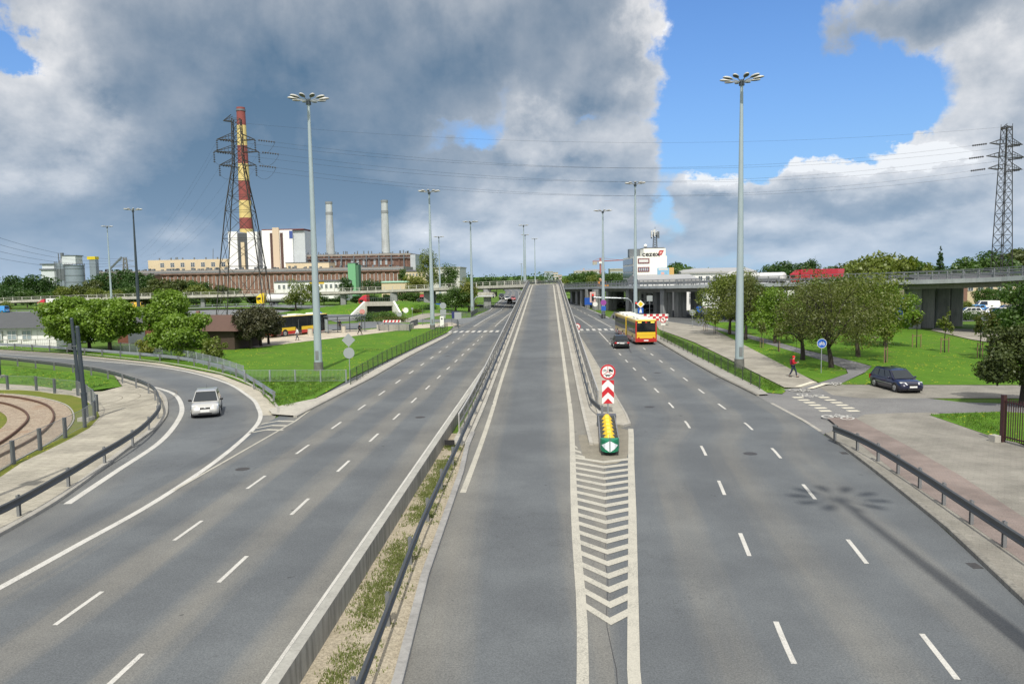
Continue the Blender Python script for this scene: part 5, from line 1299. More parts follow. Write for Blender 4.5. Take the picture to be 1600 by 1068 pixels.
# ---- tram poles inside the loop
def tram_pole(label, px, py, h, lean):
    x, y = G(px, py, .12); t = thing('tram_pole', label, 'pole', (x, y, .1), group='dark tram poles')
    autosmooth(MB().tube([(0, 0, 0), (lean * .3, 0, h * .30), (lean * .3, 0, h * .301), (lean, 0, h)], [.165, .165, .13, .115], 14).build('shaft', M_DARKP, t))
    MB().bbox(-.35, .35, -.35, .35, -.15, .25).build('footing', M_CONC, t); autosmooth(MB().cyl((lean, 0, h), (lean, 0, h + .08), .13, .08, 14).build('cap', M_DARKP, t))
    MB().cyl((lean * .3, 0, h * .3 - .1), (lean * .3, 0, h * .3 + .04), .18, None, 14).build('collar', M_DARKP, t)
    return t
tp = tram_pole('shorter dark tram pole standing farther back with a small bracket', 124, 611, 5.65, -.25)
b = MB(); b.bbox(-.45, .35, -.12, .12, 3.5, 3.6); b.bbox(-.6, -.3, -.15, .15, 3.3, 3.75); b.build('bracket', M_GALVD, tp)
tram_pole('taller dark tram pole right at the wire fence', 135, 657, 5.75, -.2)
t = thing('street_pole', 'plain dark street pole whose shadow falls across the left pavement', 'pole', (-22.0, 24.0, .1))
autosmooth(MB().tube([(0, 0, 0), (0, 0, 12)], [.17, .10], 12).build('shaft', M_DARKP, t)); MB().bbox(-.3, .5, -.15, .15, 8.4, 8.9).build('cabinet', M_GALVD, t)
tram_pole('dark tram pole cut by the left edge of the scene', -1, 590, 6.0, 0)

# ---- signs
M_RED = mat('sign_red', (.52, .018, .03), .45); M_SW = mat('sign_white', (.78, .78, .76), .45); M_BLUE = mat('sign_blue', (.02, .10, .45), .45); M_YEL = mat('sign_yellow', (.80, .55, .02), .45); M_BACK = mat('sign_back', (.36, .39, .40), .5, .4)
M_PUR = mat('sign_purple', (.28, .06, .30), .5)
def sign_post(label, x, y, h, z=.05, r=.035, rz=0.0, group=None, name='traffic_sign'):
    t = thing(name, label, 'road sign', (x, y, z), rz, group); MB().cyl((0, 0, -.05), (0, 0, h), r, None, 8).build('post', M_GALV, t); return t
def plate(t, kind, z, s, m_face, m_rim=None, y=-.06, name='plate'):
    b = MB()
    if kind == 'disc': b.cyl((0, y + .025, z), (0, y, z), s, None, 28, ph=0)
    elif kind == 'diamond': b.prism([(0, 0)] * 0 or [(-s, 0), (0, -s), (s, 0), (0, s)], 0, .02); b.v = [(v[0], y + v[2], z + v[1]) for v in b.v]
    else: b.bbox(-s[0], s[0], y, y + .02, z - s[1], z + s[1])
    o = b.build(name, M_BACK if m_face is M_BACK else [m_face], t)
    if m_rim: MB().ring((0, z), s * .78, s * .999, y - .004, 30).build('rim', m_rim, o)
    return o
# two blank (rear facing) plates
t = sign_post('rear of a diamond sign above the rear of a round one on a slim post', *G(547, 597, .1), 3.75, .1)
plate(t, 'diamond', 3.45, .55, M_BACK, name='diamond_plate'); plate(t, 'disc', 2.4, .45, M_BACK, name='round_plate')
t = sign_post('rear of a round sign over a second grey plate by the left zebra crossing', *G(693, 511), 4.1); plate(t, 'disc', 3.6, .55, M_BACK, name='round_plate'); plate(t, 'box', 2.5, (.5, .45), M_BACK, name='square_plate'); plate(t, 'box', 1.75, (.4, .25), M_BACK, name='lower_plate')
t = thing('traffic_cabinet', 'white pillar cabinet with dark foot beside the zebra crossing', 'cabinet', (*G(691, 513), .1)); MB().bbox(-.32, .32, -.2, .2, .18, 1.9).build('body', M_SW, t); MB().bbox(-.3, .3, -.18, .18, -.05, .18).build('foot', M_DARKP, t); MB().bbox(-.12, .12, -.225, -.2, 1.4, 1.65).build('label_plate', M_DARKP, t)
# blue cycle sign
x, y = G(1283, 583); t = sign_post('round blue cycle path sign with a white bicycle at the path fork', x, y, 2.75, .06); o = plate(t, 'disc', 2.45, .40, M_BLUE); MB().ring((0, 2.45), .37, .395, -.066, 30).build('rim', M_SW, o)
b = MB(); b.ring((-.15, 2.39), .075, .105, -.066, 16); b.ring((.15, 2.39), .075, .105, -.066, 16)
def seg(b, p, q, w, y):
    d = Vector((q[0] - p[0], q[1] - p[1])); n = Vector((-d.y, d.x)).normalized() * w / 2
    b.add([(p[0] + n.x, y, p[1] + n.y), (p[0] - n.x, y, p[1] - n.y), (q[0] - n.x, y, q[1] - n.y), (q[0] + n.x, y, q[1] + n.y)], [(0, 1, 2, 3)])
for p, q in (((-.15, 2.39), (-.05, 2.54)), ((-.05, 2.54), (.1, 2.54)), ((.1, 2.54), (.15, 2.39)), ((-.05, 2.54), (0, 2.39)), ((0, 2.39), (.1, 2.54)), ((-.15, 2.39), (0, 2.39)), ((-.09, 2.57), (-.01, 2.57)), ((.1, 2.54), (.09, 2.62))): seg(b, p, q, .028, -.066)
b.build('bicycle_symbol', M_SW, o)
# keep-out roundel and chevron board on the island
x, y = G(950, 645, .13); t = sign_post('red ringed roundel over a red and white chevron board behind the yellow cushion', x, y, 3.62, -.55, .05)
o = plate(t, 'disc', 3.2, .46, M_SW, M_RED, y=-.09, name='roundel'); b = MB()
for a in (90, 210, 330): seg(b, (0, 3.2), (.37 * math.cos(R_(a)), 3.2 + .37 * math.sin(R_(a))), .035, -.0945)
b.build('divider', M_RED, o); b = MB()
b.facing([(.06, 3.24), (.30, 3.24), (.30, 3.33), (.2, 3.33), (.17, 3.38), (.06, 3.38)], -.0945); b.disc((.12, 3.23), .045, -.0947, 12); b.disc((.25, 3.23), .045, -.0947, 12)
b.facing([(-.12, 2.95), (.08, 2.95), (.18, 3.0), (.18, 3.03), (-.12, 3.04), (-.19, 3.07)], -.0945); b.facing([(-.1, 2.89), (-.07, 2.89), (-.07, 2.96), (-.1, 2.96)], -.0947); b.facing([(.05, 2.89), (.08, 2.89), (.08, 2.96), (.05, 2.96)], -.0947)
b.ring((-.25, 3.27), .045, .065, -.0947, 12); b.ring((-.11, 3.27), .045, .065, -.0947, 12); seg(b, (-.25, 3.27), (-.18, 3.37), .02, -.0947); seg(b, (-.18, 3.37), (-.11, 3.27), .02, -.0947)
b.build('pictogram', M_BLK, o)
o = MB().bbox(-.36, .36, -.08, -.06, 1.28, 2.70).build('chevron_board', M_SW, t); b = MB(); y_ = -.0835
def chev(zt, th): b.facing([(-.36, zt - .36), (0, zt), (.36, zt - .36), (.36, zt - .36 - th), (0, zt - th), (-.36, zt - .36 - th)], y_)
chev(2.32, .36); b.facing([(-.36, 2.70), (-.36, 2.68), (-.35, 2.70)], y_); b.facing([(-.36, 2.38), (-.36, 2.70), (-.04, 2.70)], y_); b.facing([(.04, 2.70), (.36, 2.70), (.36, 2.38)], y_); b.facing([(-.30, 1.28), (.30, 1.28), (0, 1.60)], y_)
b.build('red_chevron', M_RED, o)
# crash cushion: green nose, yellow cushions between rails
GREEN = mat('cushion_green', (.01, .20, .10), .5); CY = mat('cushion_yellow', (.78, .52, .02), .5, noise=.06)
cx, cy = G(954, 714); t = thing('crash_cushion', 'crash cushion with a green nose, white diamond and yellow segments between rails', 'crash cushion', (cx, cy + .45, 0), R_(-3)); t.scale = (.88, 1, .88)
nb = MB(); prof = [(-.50, .25), (-.42, -.05), (-.25, -.28), (0, -.36), (.25, -.28), (.42, -.05), (.50, .25)]
for z0_, z1_, k in ((.22, .46, 1.0), (.46, .52, .96), (.52, .70, 1.0), (.70, .74, .96), (.74, .88, 1.0)): nb.prism([(a * k, c * k) for a, c in prof], z0_, z1_)
o = nb.build('nose', GREEN, t); b = MB()
for s in (-1, 1):
    R = [(s * x, y - .02, z) for x, y, z in ((.025, -.36, .26), (.025, -.36, .85), (.25, -.285, .40), (.25, -.285, .71), (.43, -.05, .55), (.43, -.05, .57))]
    b.add(R, [(0, 2, 3, 1), (2, 4, 5, 3)])
b.build('white_diamond', mat('sheeting_white', (.70, .76, .80), .4), o); MB().bbox(-.46, .46, -.1, .25, .04, .22).build('skid', mat('rubber_black', (.02, .02, .02), .8), t)
MB().bbox(-.02, .02, -.39, -.36, .5, 1.2).build('lifting_eye', M_GALVD, t)
for k in range(6):
    y0 = .40 + k * .98; b = MB()
    b.loft([[(-.38, y, .30), (.38, y, .30), (.38 * k, y, .30 + .34 * k), (.11 * k, y, .30 + .74 * k), (-.11 * k, y, .30 + .74 * k), (-.38 * k, y, .30 + .34 * k)] for y, k in ((y0, .72), (y0 + .10, .97), (y0 + .30, 1.0), (y0 + .56, .97), (y0 + .80, .66))])
    o = b.build('cushion_segment', CY, t); bevel(o, .05); MB().bbox(-.46, .46, y0 + .935, y0 + .965, .12, .80).build('diaphragm', M_GALVD, t)
for s in (-1, 1):
    for z in (.42, .70): MB().bbox(s * .50 - .03, s * .50 + .03, .25, 6.6, z - .11, z + .11).build('side_rail', M_POST, t)
MB().bbox(-.6, .6, 6.3, 6.9, .1, .85).build('backup_frame', M_GALVD, t)
# no left turn roundels and others
def no_left(label, px, py, pyt, D=None, s=.45):
    x, y = G(px, py) if D is None else (AT(px, py, D).x, D); zc = AT(px, pyt, y).z; t = sign_post(label, x, y, zc + s + .05, 0); o = plate(t, 'disc', zc, s, M_SW, M_RED)
    b = MB(); q = -.066; b.facing([(.06, zc - .25), (.13, zc - .25), (.13, zc + .12), (-.08, zc + .12), (-.08, zc + .05), (.06, zc + .05)], q); b.facing([(-.08, zc + .2), (-.08, zc - .04), (-.22, zc + .085)], q); b.build('arrow', M_BLK, o)
    bb = MB(); seg(bb, (-.25, zc + .25), (.25, zc - .25), .06, q - .004); bb.build('slash', M_RED, o)
    plate(t, 'box', zc - s - .2, (.32, .14), M_SW, name='supplement'); return t
no_left('no left turn roundel against the right wall of the ramp', 902, 527, 510)
no_left('no left turn roundel beside the red and white roadworks board', 1036, 522, 499)
# roadworks board red/white checks
q = G(1020, 508); t = thing('roadworks_board', 'red and white chequered roadworks board behind the articulated bus', 'barrier board', (q[0], q[1], 0)); W2 = 2.5
MB().bbox(-W2, W2, -.05, .0, .75, 1.85).build('board', M_SW, t); b = MB()
for i in range(10):
    for j in range(3):
        if (i + j) % 2 == 0: b.facing([(-W2 + i * .5, .76 + j * .36), (-W2 + i * .5 + .5, .76 + j * .36), (-W2 + i * .5 + .5, 1.12 + j * .36), (-W2 + i * .5, 1.12 + j * .36)], -.055)
b.build('red_check', M_RED, t.children[0])
for x in (-2, 0, 2): MB().bbox(x - .06, x + .06, .0, .1, 0, 1.8).build('leg', M_GALVD, t)
for x in (-2, 2): MB().bbox(x - .4, x + .4, -.35, .45, 0, .12).build('foot', M_DARKP, t)
# yellow diamond with blue plate, traffic lights
q = G(1001, 513); t = sign_post('yellow priority diamond above a blue plate behind the bus', q[0], q[1], 4.3); o = plate(t, 'diamond', 3.75, .62, M_SW, name='priority_diamond'); b = MB(); b.facing([(-.42, 3.75), (0, 3.33), (.42, 3.75), (0, 4.17)], -.064); b.build('yellow_face', M_YEL, o)
o = plate(t, 'box', 2.75, (.42, .42), M_BLUE, name='blue_plate'); MB().facing([(-.22, 2.42), (.22, 2.42), (.08, 3.0), (-.08, 3.0)], -.064).build('crossing_symbol', M_SW, o)
M_SIG = mat('signal_black', (.012, .012, .013), .5)
def mat_emit(name, col, st):
    m = mat(name, col, .4); m.node_tree.nodes['Principled BSDF'].inputs['Emission Color'].default_value = (*col, 1); m.node_tree.nodes['Principled BSDF'].inputs['Emission Strength'].default_value = st; return m
SIGR = mat_emit('signal_red', (.9, .03, .02), 1.0)
def signal_head(t, x, y, z, board=False, lit=True, s=1.0):
    o = MB().bbox(x - .17 * s, x + .17 * s, y, y + .2, z - .52 * s, z + .52 * s).build('signal_head', M_SIG, t)
    if board: MB().bbox(x - .42 * s, x + .42 * s, y + .205, y + .23, z - .78 * s, z + .78 * s).build('backing_board', mat('board_pinkwhite', (.62, .45, .42), .6), o)
    for k in range(3):
        b = MB(); b.disc((x, z + .33 * s - .33 * k * s), .12 * s, y - .004, 14); b.build('lens', SIGR if (k == 0 and lit) else mat('lens_dark', (.03, .03, .03), .3), o)
    return o
# gantry
q = AT(988, 490, 150); zb = AT(960, 466, 150).z; x1_ = AT(927, 465, 150).x - q.x
t = thing('signal_gantry', 'curved grey arm carrying a red traffic light over the right road', 'traffic light', (q.x, 150, 0))
pts = [(0, 0, 0), (0, 0, zb - 1.4), (-.2, 0, zb - .7), (-.8, 0, zb - .15), (-1.7, 0, zb), (x1_, 0, zb + .25)]
autosmooth(MB().tube(cr(pts, 5), .11, 8).build('arm', M_GALV, t)); signal_head(t, x1_ - .1, -.1, zb + .3, True, True, 1.3)
q = G(994, 512); t = thing('traffic_light', 'traffic light on a short post showing red behind the bus', 'traffic light', (q[0], q[1], 0)); MB().cyl((0, 0, 0), (0, 0, 3.6), .05, None, 8).build('post', M_GALV, t); signal_head(t, 0, -.25, 3.6)
# left gantry under the flyover and its light
q = AT(741, 488, 178); zb = AT(750, 463, 178).z; t = thing('signal_gantry', 'pale curved signal arm beside the lamp in front of the left flyover', 'traffic light', (q.x, 178, 0))
autosmooth(MB().tube(cr([(0, 0, 0), (0, 0, zb - 1.2), (.3, 0, zb - .4), (1.2, 0, zb), (4.6, 0, zb + .15)], 5), .10, 8).build('arm', M_GALV, t)); signal_head(t, 4.5, .15, zb + .05, False, False, .9)
q = AT(815, 462, 190); t = thing('traffic_light', 'dark traffic light head seen from behind under the left flyover deck', 'traffic light', (q.x, 190, 0)); MB().cyl((0, 0, 0), (0, 0, q.z + .6), .06, None, 8).build('post', M_GALV, t); signal_head(t, -.25, -.15, q.z, False, False, 1.4)
# assorted small signs
def mini(label, px, py, D, kind, col, s, extra=None):
    q = AT(px, py, D); t = sign_post(label, q.x, D, q.z + s, 0); plate(t, kind, q.z, s if kind != 'box' else (s, s), col)
    if extra: plate(t, 'box', q.z - s * 2, (s * .8, s * .8), extra, name='lower_plate')
    return t
mini('blue plate under a purple disc on the lamp by the gantry', 943, 472.5, 148, 'disc', M_PUR, .55, M_BLUE)
mini('blue direction board under the right flyover piers', 919, 470.5, 195, 'box', M_BLUE, .9)
t = mini('round white sign with red rim beside the flyover piers', 930, 475, 176, 'disc', M_SW, .55)
mini('round no entry sign in the shade of the right flyover', 1001, 477.5, 165, 'disc', M_RED, .5)
mini('grey rear of a round sign on the right forecourt', 1082, 488, 122, 'disc', M_BACK, .48)
mini('blue disc sign on a post in the right forecourt', 1092, 483, 123, 'disc', M_BLUE, .5)
mini('small rear facing plate high on a pole under the flyover', 1015, 466, 150, 'box', M_BACK, .55)
mini('blue disc sign beside the bus stop on the loop', 499, 492, 128, 'disc', M_BLUE, .62)
mini('round red rimmed sign on the left grass bank', 566, 487, 165, 'disc', mat('sign_pinkred', (.55, .25, .22), .5), .6)
mini('white disc sign on the bank right of the underpass', 634, 484.5, 170, 'disc', M_SW, .6)
mini('small blue sign above the underpass wing wall', 608, 478.5, 180, 'box', M_BLUE, .4)
mini('round grey sign rear near the underpass', 624, 491, 158, 'disc', M_BACK, .5)
mini('blue crossing sign by the left flyover pier', 685, 478, 205, 'box', M_BLUE, .7)
mini('dark blue plate with a pale rear by the side street', 711, 492, 138, 'box', mat('sign_navy', (.02, .03, .12), .5), .6)
t = mini('pale square rear plate beside the dark blue one', 715.5, 493, 136, 'box', M_BACK, .62)
mini('grey sign pole in front of the underpass hedge', 644, 482, 160, 'box', M_BACK, .2)
mini('blank pole with a small plate before the roadworks board', 1044, 492, 125, 'box', M_BACK, .12)
# bus shelter
q = G(540, 519, .1); t = thing('bus_shelter', 'glass bus shelter with a thin grey roof beside the bus bay', 'bus shelter', (q[0], q[1], .1), R_(35)); GL = mat('shelter_glass', (.42, .50, .52), .15)
for x in (-3, -1, 1, 3): MB().bbox(x - .05, x + .05, .7, .8, 0, 2.5).build('post', M_GALVD, t)
for x in (-3, 3): MB().bbox(x - .05, x + .05, -.6, -.5, 0, 2.5).build('post', M_GALVD, t)
MB().bbox(-3.2, 3.2, -.9, .9, 2.5, 2.65).build('roof', M_GALVD, t); MB().bbox(-3.1, -2.9, -.45, .65, .3, 2.2).build('advert_panel', GL, t); MB().bbox(-2.0, 2.0, .35, .65, .4, .5).build('bench', M_DARKP, t)
b = MB()
for k in range(3): b.bbox(-2.9 + 2 * k, -1.1 + 2 * k, .74, .76, .3, .36); b.bbox(-2.9 + 2 * k, -1.1 + 2 * k, .74, .76, 1.9, 2.0)
b.build('glazing_bar', M_GALVD, t)
for lab, px, py, s in (('pale concrete litter bin by the bus on the plaza', 485, 524, .4), ('small concrete bin beside the bus shelter', 537, 519, .35)):
    q = G(px, py, .12); t = thing('litter_bin', lab, 'litter bin', (q[0], q[1], .12)); MB().cyl((0, 0, 0), (0, 0, 1.0), s, s * .92, 12).build('body', mat('bin_concrete', (.50, .46, .38), .9), t); MB().cyl((0, 0, 1.0), (0, 0, 1.06), s * .7, None, 12).build('lid', M_DARKP, t)
# stairwell block by the plaza with its red white tape board
q = G(616, 516, .1); t = thing('stairwell_parapet', 'pale concrete stairwell parapet inside grey railings by the plaza', 'parapet', (q[0], q[1], .1)); MB().bbox(-2.8, 2.4, -.15, .15, -.05, .95).build('front_wall', M_CONC, t); MB().bbox(-2.8, -2.5, .16, 4.5, -.05, .9).build('side_wall', M_CONC, t); MB().bbox(2.1, 2.4, .16, 4.5, -.05, .9).build('side_wall', M_CONC, t)
q = G(611, 513, .1); t = thing('barrier_plank', 'red and white striped plank behind the stairwell parapet', 'barrier board', (q[0], q[1] + .8, .1))
MB().bbox(-1.5, 1.5, -.03, .03, 1.0, 1.35).build('plank', M_SW, t); b = MB()
for i in range(5): b.facing([(-1.45 + .6 * i, 1.005), (-1.15 + .6 * i, 1.005), (-1.0 + .6 * i, 1.345), (-1.3 + .6 * i, 1.345)], -.034)
b.build('red_stripe', M_RED, t); 
for x in (-1.2, 1.2): MB().bbox(x - .04, x + .04, .035, .1, 0, 1.3).build('leg', M_GALVD, t)

# ---- grass bank with the underpass portal
def bank_top(px): return at_y([(0, 430), (.9, 470), (1.9, 530), (2.5, 575), (2.5, 612), (1.9, 650), (1.0, 685), (0, 730)], px)
b = MB(); rows = []
for i in range(46):
    px = 425 + i * 6.9; x0, y0 = G(px, 491 + (px - 590) * .002 if px < 640 else 489); h = bank_top(px)
    rows.append([(x0, y0 - .5, -.05), (x0, y0 + .6 + h * .6, h * .35), (x0 - .3, y0 + 1.0 + h * 3.0, h * .92), (x0 - .5, y0 + 1.5 + h * 4, h), (x0 - 2, y0 + 26, h * .9), (x0 - 3, y0 + 34, -.05)])
vs = [p for r in rows for p in r]; fs = [(j * 6 + i, (j + 1) * 6 + i, (j + 1) * 6 + i + 1, j * 6 + i + 1) for j in range(45) for i in range(5)]
b.add(vs, fs); structure(b.build('grass_bank', GRASS, smooth=True))
q = G(589, 492); t = thing('underpass_portal', 'underpass portal with two sloping white wing walls in the grass bank', 'underpass', (q[0], q[1] + 1.5, 0))
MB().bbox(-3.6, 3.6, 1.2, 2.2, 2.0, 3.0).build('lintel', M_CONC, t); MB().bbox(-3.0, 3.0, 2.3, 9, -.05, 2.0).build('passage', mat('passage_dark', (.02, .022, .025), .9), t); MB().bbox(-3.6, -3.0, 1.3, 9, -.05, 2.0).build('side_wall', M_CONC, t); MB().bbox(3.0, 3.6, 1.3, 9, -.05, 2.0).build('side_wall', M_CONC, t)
for s in (-1, 1):
    w = MB(); w.loft([[(s * 3.3, 1.2, -.05), (s * 3.7, 1.2, -.05), (s * 3.7, 1.2, 3.1), (s * 3.3, 1.2, 3.1)], [(s * 5.6, -2.4, -.05), (s * 6.0, -2.4, -.05), (s * 6.0, -2.4, .25), (s * 5.6, -2.4, .25)]]); w.build('wing_wall', mat('wingwall_white', (.72, .71, .68), .7, noise=.08), t)
b = MB(); b.bbox(-3.6, 3.6, 1.3, 1.36, 3.9, 3.97)
for i in range(14): b.bbox(-3.5 + i * .53, -3.45 + i * .53, 1.3, 1.36, 3.0, 3.95)
b.build('railing', M_GALVD, t)

# ================================================================ vegetation
def leaf_mat(name, a, b_, trans=.35):
    m = bpy.data.materials.new(name); m.use_nodes = True; e = N(m.node_tree); e.n.remove(e.n['Principled BSDF']); out = e.n['Material Output']
    ge = e.new('ShaderNodeNewGeometry'); co = e.new('ShaderNodeTexCoord').outputs['Object']
    f = e.m('ADD', e.m('MULTIPLY', ge.outputs['Random Per Island'], .55), e.m('MULTIPLY', e.noise(co, .9, 3, .6), .55))
    c = e.mix(f, a, b_)
    d = e.new('ShaderNodeBsdfDiffuse'); tr = e.new('ShaderNodeBsdfTranslucent'); gl = e.new('ShaderNodeBsdfGlossy'); gl.inputs['Roughness'].default_value = .45
    e.l.new(c, d.inputs[0]); e.l.new(e.mix(1.0, c, (1.1, 1.25, .55), 'MULTIPLY'), tr.inputs[0]); gl.inputs[0].default_value = (.8, .85, .8, 1)
    s = e.new('ShaderNodeMixShader'); s.inputs[0].default_value = trans; e.l.new(d.outputs[0], s.inputs[1]); e.l.new(tr.outputs[0], s.inputs[2])
    s2 = e.new('ShaderNodeMixShader'); s2.inputs[0].default_value = .035; e.l.new(s.outputs[0], s2.inputs[1]); e.l.new(gl.outputs[0], s2.inputs[2])
    e.l.new(s2.outputs[0], out.inputs[0]); MATS[name] = m; return m
LF_MAPLE = leaf_mat('leaf_maple', (.085, .17, .014), (.20, .30, .035))
LF_GREEN = leaf_mat('leaf_green', (.035, .085, .012), (.085, .15, .025))
LF_DARK = leaf_mat('leaf_dark', (.022, .065, .014), (.055, .11, .022))
LF_BROWN = leaf_mat('leaf_brown', (.070, .088, .018), (.13, .145, .035))
LF_MIX = leaf_mat('leaf_mixed', (.085, .13, .018), (.18, .21, .038))
LF_COPPER = leaf_mat('leaf_copper', (.040, .042, .020), (.085, .082, .038), .2)
LF_YELL = leaf_mat('leaf_yellow_green', (.12, .15, .025), (.24, .25, .05))
LF_THUJA = leaf_mat('leaf_thuja', (.028, .046, .010), (.072, .092, .020), .15)
BARK = mat('bark', (.075, .06, .048), .95, noise=.35, nscale=5, bump=.4)
BARKD = mat('bark_dark', (.04, .033, .028), .95, noise=.3, nscale=5)

def crown_mesh(name, m, seed, blobs, n_leaf, size, shell=.55, flat=.35, gap=0.0):
    """leaf clumps: blobs (x, y, z, rx, ry, rz); leaves near each blob's skin, tilted outwards"""
    g = np.random.default_rng(seed); B = np.array(blobs, float); vol = (B[:, 3] * B[:, 4] * B[:, 5]) ** .67; pick = g.choice(len(B), n_leaf, p=vol / vol.sum())
    d = g.normal(size=(n_leaf, 3)); d /= np.linalg.norm(d, axis=1)[:, None]
    r = shell + (1.05 - shell) * g.random(n_leaf) ** .6; r *= 1 + .10 * g.normal(size=n_leaf)
    p = B[pick, :3] + d * r[:, None] * B[pick, 3:]
    if gap:
        k = np.sin(p[:, 0] * 2.1 + seed) * np.sin(p[:, 1] * 2.3 + 2 * seed) * np.sin(p[:, 2] * 2.6 + 3 * seed); keep = k < gap; p = p[keep]; d = d[keep]
    n = d * (1 - flat) + g.normal(size=d.shape) * .55 + np.array([0, 0, flat]); n /= np.linalg.norm(n, axis=1)[:, None]
    a = g.normal(size=p.shape); u = np.cross(n, a); u /= np.linalg.norm(u, axis=1)[:, None]; w = np.cross(n, u)
    s = size * (.6 + .8 * g.random(len(p)))[:, None]
    q = np.stack([p - u * s * .5, p - w * s * .33 + n * s * .06, p + u * s * .5, p + w * s * .33 + n * s * .06], 1).reshape(-1, 3)
    me = bpy.data.meshes.new(name); nq = len(p)
    me.vertices.add(nq * 4); me.vertices.foreach_set('co', q.ravel().astype(np.float32))
    me.loops.add(nq * 4); me.loops.foreach_set('vertex_index', np.arange(nq * 4, dtype=np.int32))
    me.polygons.add(nq); me.polygons.foreach_set('loop_start', np.arange(0, nq * 4, 4, dtype=np.int32)); me.polygons.foreach_set('loop_total', np.full(nq, 4, np.int32))
    me.materials.append(m); me.update(calc_edges=True); me.validate(); return me
def blobs_round(seed, rx, rz, cz, n, k=.42, base=.0):
    g = random.Random(seed); out = [(0, 0, cz, rx * .62, rx * .62, rz * .62)]
    for i in range(n):
        a = g.uniform(0, 2 * math.pi); e = g.uniform(-.75, 1.0); c = math.cos(e * 1.35); s = math.sin(e * 1.35); q = g.uniform(.50, .86)
        out.append((rx * q * c * math.cos(a), rx * q * c * math.sin(a), cz + rz * q * s, rx * k * g.uniform(.6, 1.15), rx * k * g.uniform(.6, 1.15), rz * k * g.uniform(.55, 1.0)))
    return out
def trunk_mesh(name, m, seed, h, r, bl, n_limb, lean=.0, split=.75, twigs=0):
    g = random.Random(seed); b = MB(); top = Vector((lean, lean * .5, h))
    path = [Vector((0, 0, -.1)), Vector((lean * .2, g.uniform(-.08, .08) * h * .3, h * .35)), Vector((lean * .6, g.uniform(-.05, .05) * h * .3, h * .7)), top]
    b.tube(cr(path, 4), [r * (1.25 - .65 * i / 12) for i in range(13)], 9)
    cand = bl[:]; g.shuffle(cand)
    for i in range(min(n_limb, len(cand))):
        e = Vector(cand[i][:3]); f = g.uniform(split, 1.0); s = Vector((0, 0, 0)).lerp(top, f); e = s.lerp(e, .96)
        mid = s.lerp(e, .45) + Vector((g.uniform(-.2, .2), g.uniform(-.2, .2), .18 * (e - s).length))
        pp = cr([s, mid, e], 4); rr = r * g.uniform(.30, .52)
        b.tube(pp, [rr * (1 - .85 * k / (len(pp) - 1)) for k in range(len(pp))], 6)
        for t in range(twigs):
            q = pp[g.randint(3, len(pp) - 1)]; d = Vector((g.gauss(0, 1), g.gauss(0, 1), g.gauss(.5, .8))).normalized() * cand[i][3] * g.uniform(.8, 1.5)
            b.tube([q, q + d * .5 + Vector((0, 0, .1)), q + d], [rr * .32, rr * .2, rr * .06], 4)
    me = b.mesh(name, m, True); return me
def make_tree(label, cat, seed, h, crown, m, trunk, bark=BARK, n_leaf=7000, leaf=.22, n_blob=22, shell=.5, gap=0.0, limbs=9, twigs=0, name='tree', blobs=None, lean=.0, k=.42, flat=.35):
    """crown = (rx, rz, centre height); trunk = (height, radius)"""
    bl = blobs or blobs_round(seed, crown[0], crown[1], crown[2], n_blob, k)
    t = thing(name, label, cat)
    for nm, me in (('trunk', trunk_mesh('trunk', bark, seed, trunk[0], trunk[1], bl, limbs, lean, twigs=twigs)), ('crown', crown_mesh('crown', m, seed, bl, n_leaf, leaf, shell, flat, gap))):
        o = bpy.data.objects.new(nm, me); COL.objects.link(o); o.parent = t
        if nm == 'crown' and 0: o['kind'] = 'stuff'
    return t
def put(t, px, py, z=.05, rz=None, s=1.0, label=None, first=True, group=None, D=None):
    if D is None: x, y = G(px, py, z)
    else: x, y = AT(px, py, D).x, D
    return place(t, first, (x, y, z), rnd.uniform(0, 6.28) if rz is None else rz, label, group, s)
GL_ = 'leafy trees beside the left bend'
t = make_tree('broad bright maple, left of the pair with the lamp above it', 'tree', 11, 7, (4.3, 3.2, 3.7), LF_MAPLE, (2.6, .22), n_leaf=15000, leaf=.34, n_blob=30, k=.33, limbs=12); put(t, 110, 549, group=GL_)
t = make_tree('broad bright maple, right of the pair behind the tram poles', 'tree', 12, 7, (4.5, 3.2, 3.6), LF_MAPLE, (2.4, .22), n_leaf=15000, leaf=.34, n_blob=30, k=.33, limbs=12); put(t, 172, 550, group=GL_)
t = make_tree('broad bright maple filling the gap between the other two', 'tree', 17, 6, (4.2, 2.7, 3.3), LF_MAPLE, (2.0, .2), n_leaf=13000, leaf=.33, n_blob=26, limbs=10, k=.34); put(t, 140, 546, group=GL_)
t = make_tree('dense green tree low over the fence left of the brown kiosk', 'tree', 13, 6, (3.6, 2.6, 2.5), LF_MAPLE, (1.6, .2), n_leaf=11000, leaf=.30, n_blob=26, k=.33); put(t, 286, 562, group=GL_)
t = make_tree('tall rounded green tree behind the dense one by the kiosk', 'tree', 14, 8, (3.1, 3.2, 4.8), LF_MAPLE, (3.0, .2), n_leaf=11000, leaf=.30, n_blob=20); put(t, 264, 549, group=GL_)
t = make_tree('small yellowish shrub tree at the foot of the brown kiosk', 'tree', 15, 3, (1.3, 1.4, 1.5), LF_MIX, (.8, .07), n_leaf=1600, leaf=.22, n_blob=9); put(t, 336, 565, group=GL_)
t = make_tree('pale green bush behind the outer guardrail under the maples', 'bush', 16, 2, (1.9, 1.2, 1.0), LF_YELL, (.6, .08), n_leaf=2500, leaf=.22, n_blob=9, name='bush'); put(t, 238, 556, group=GL_)
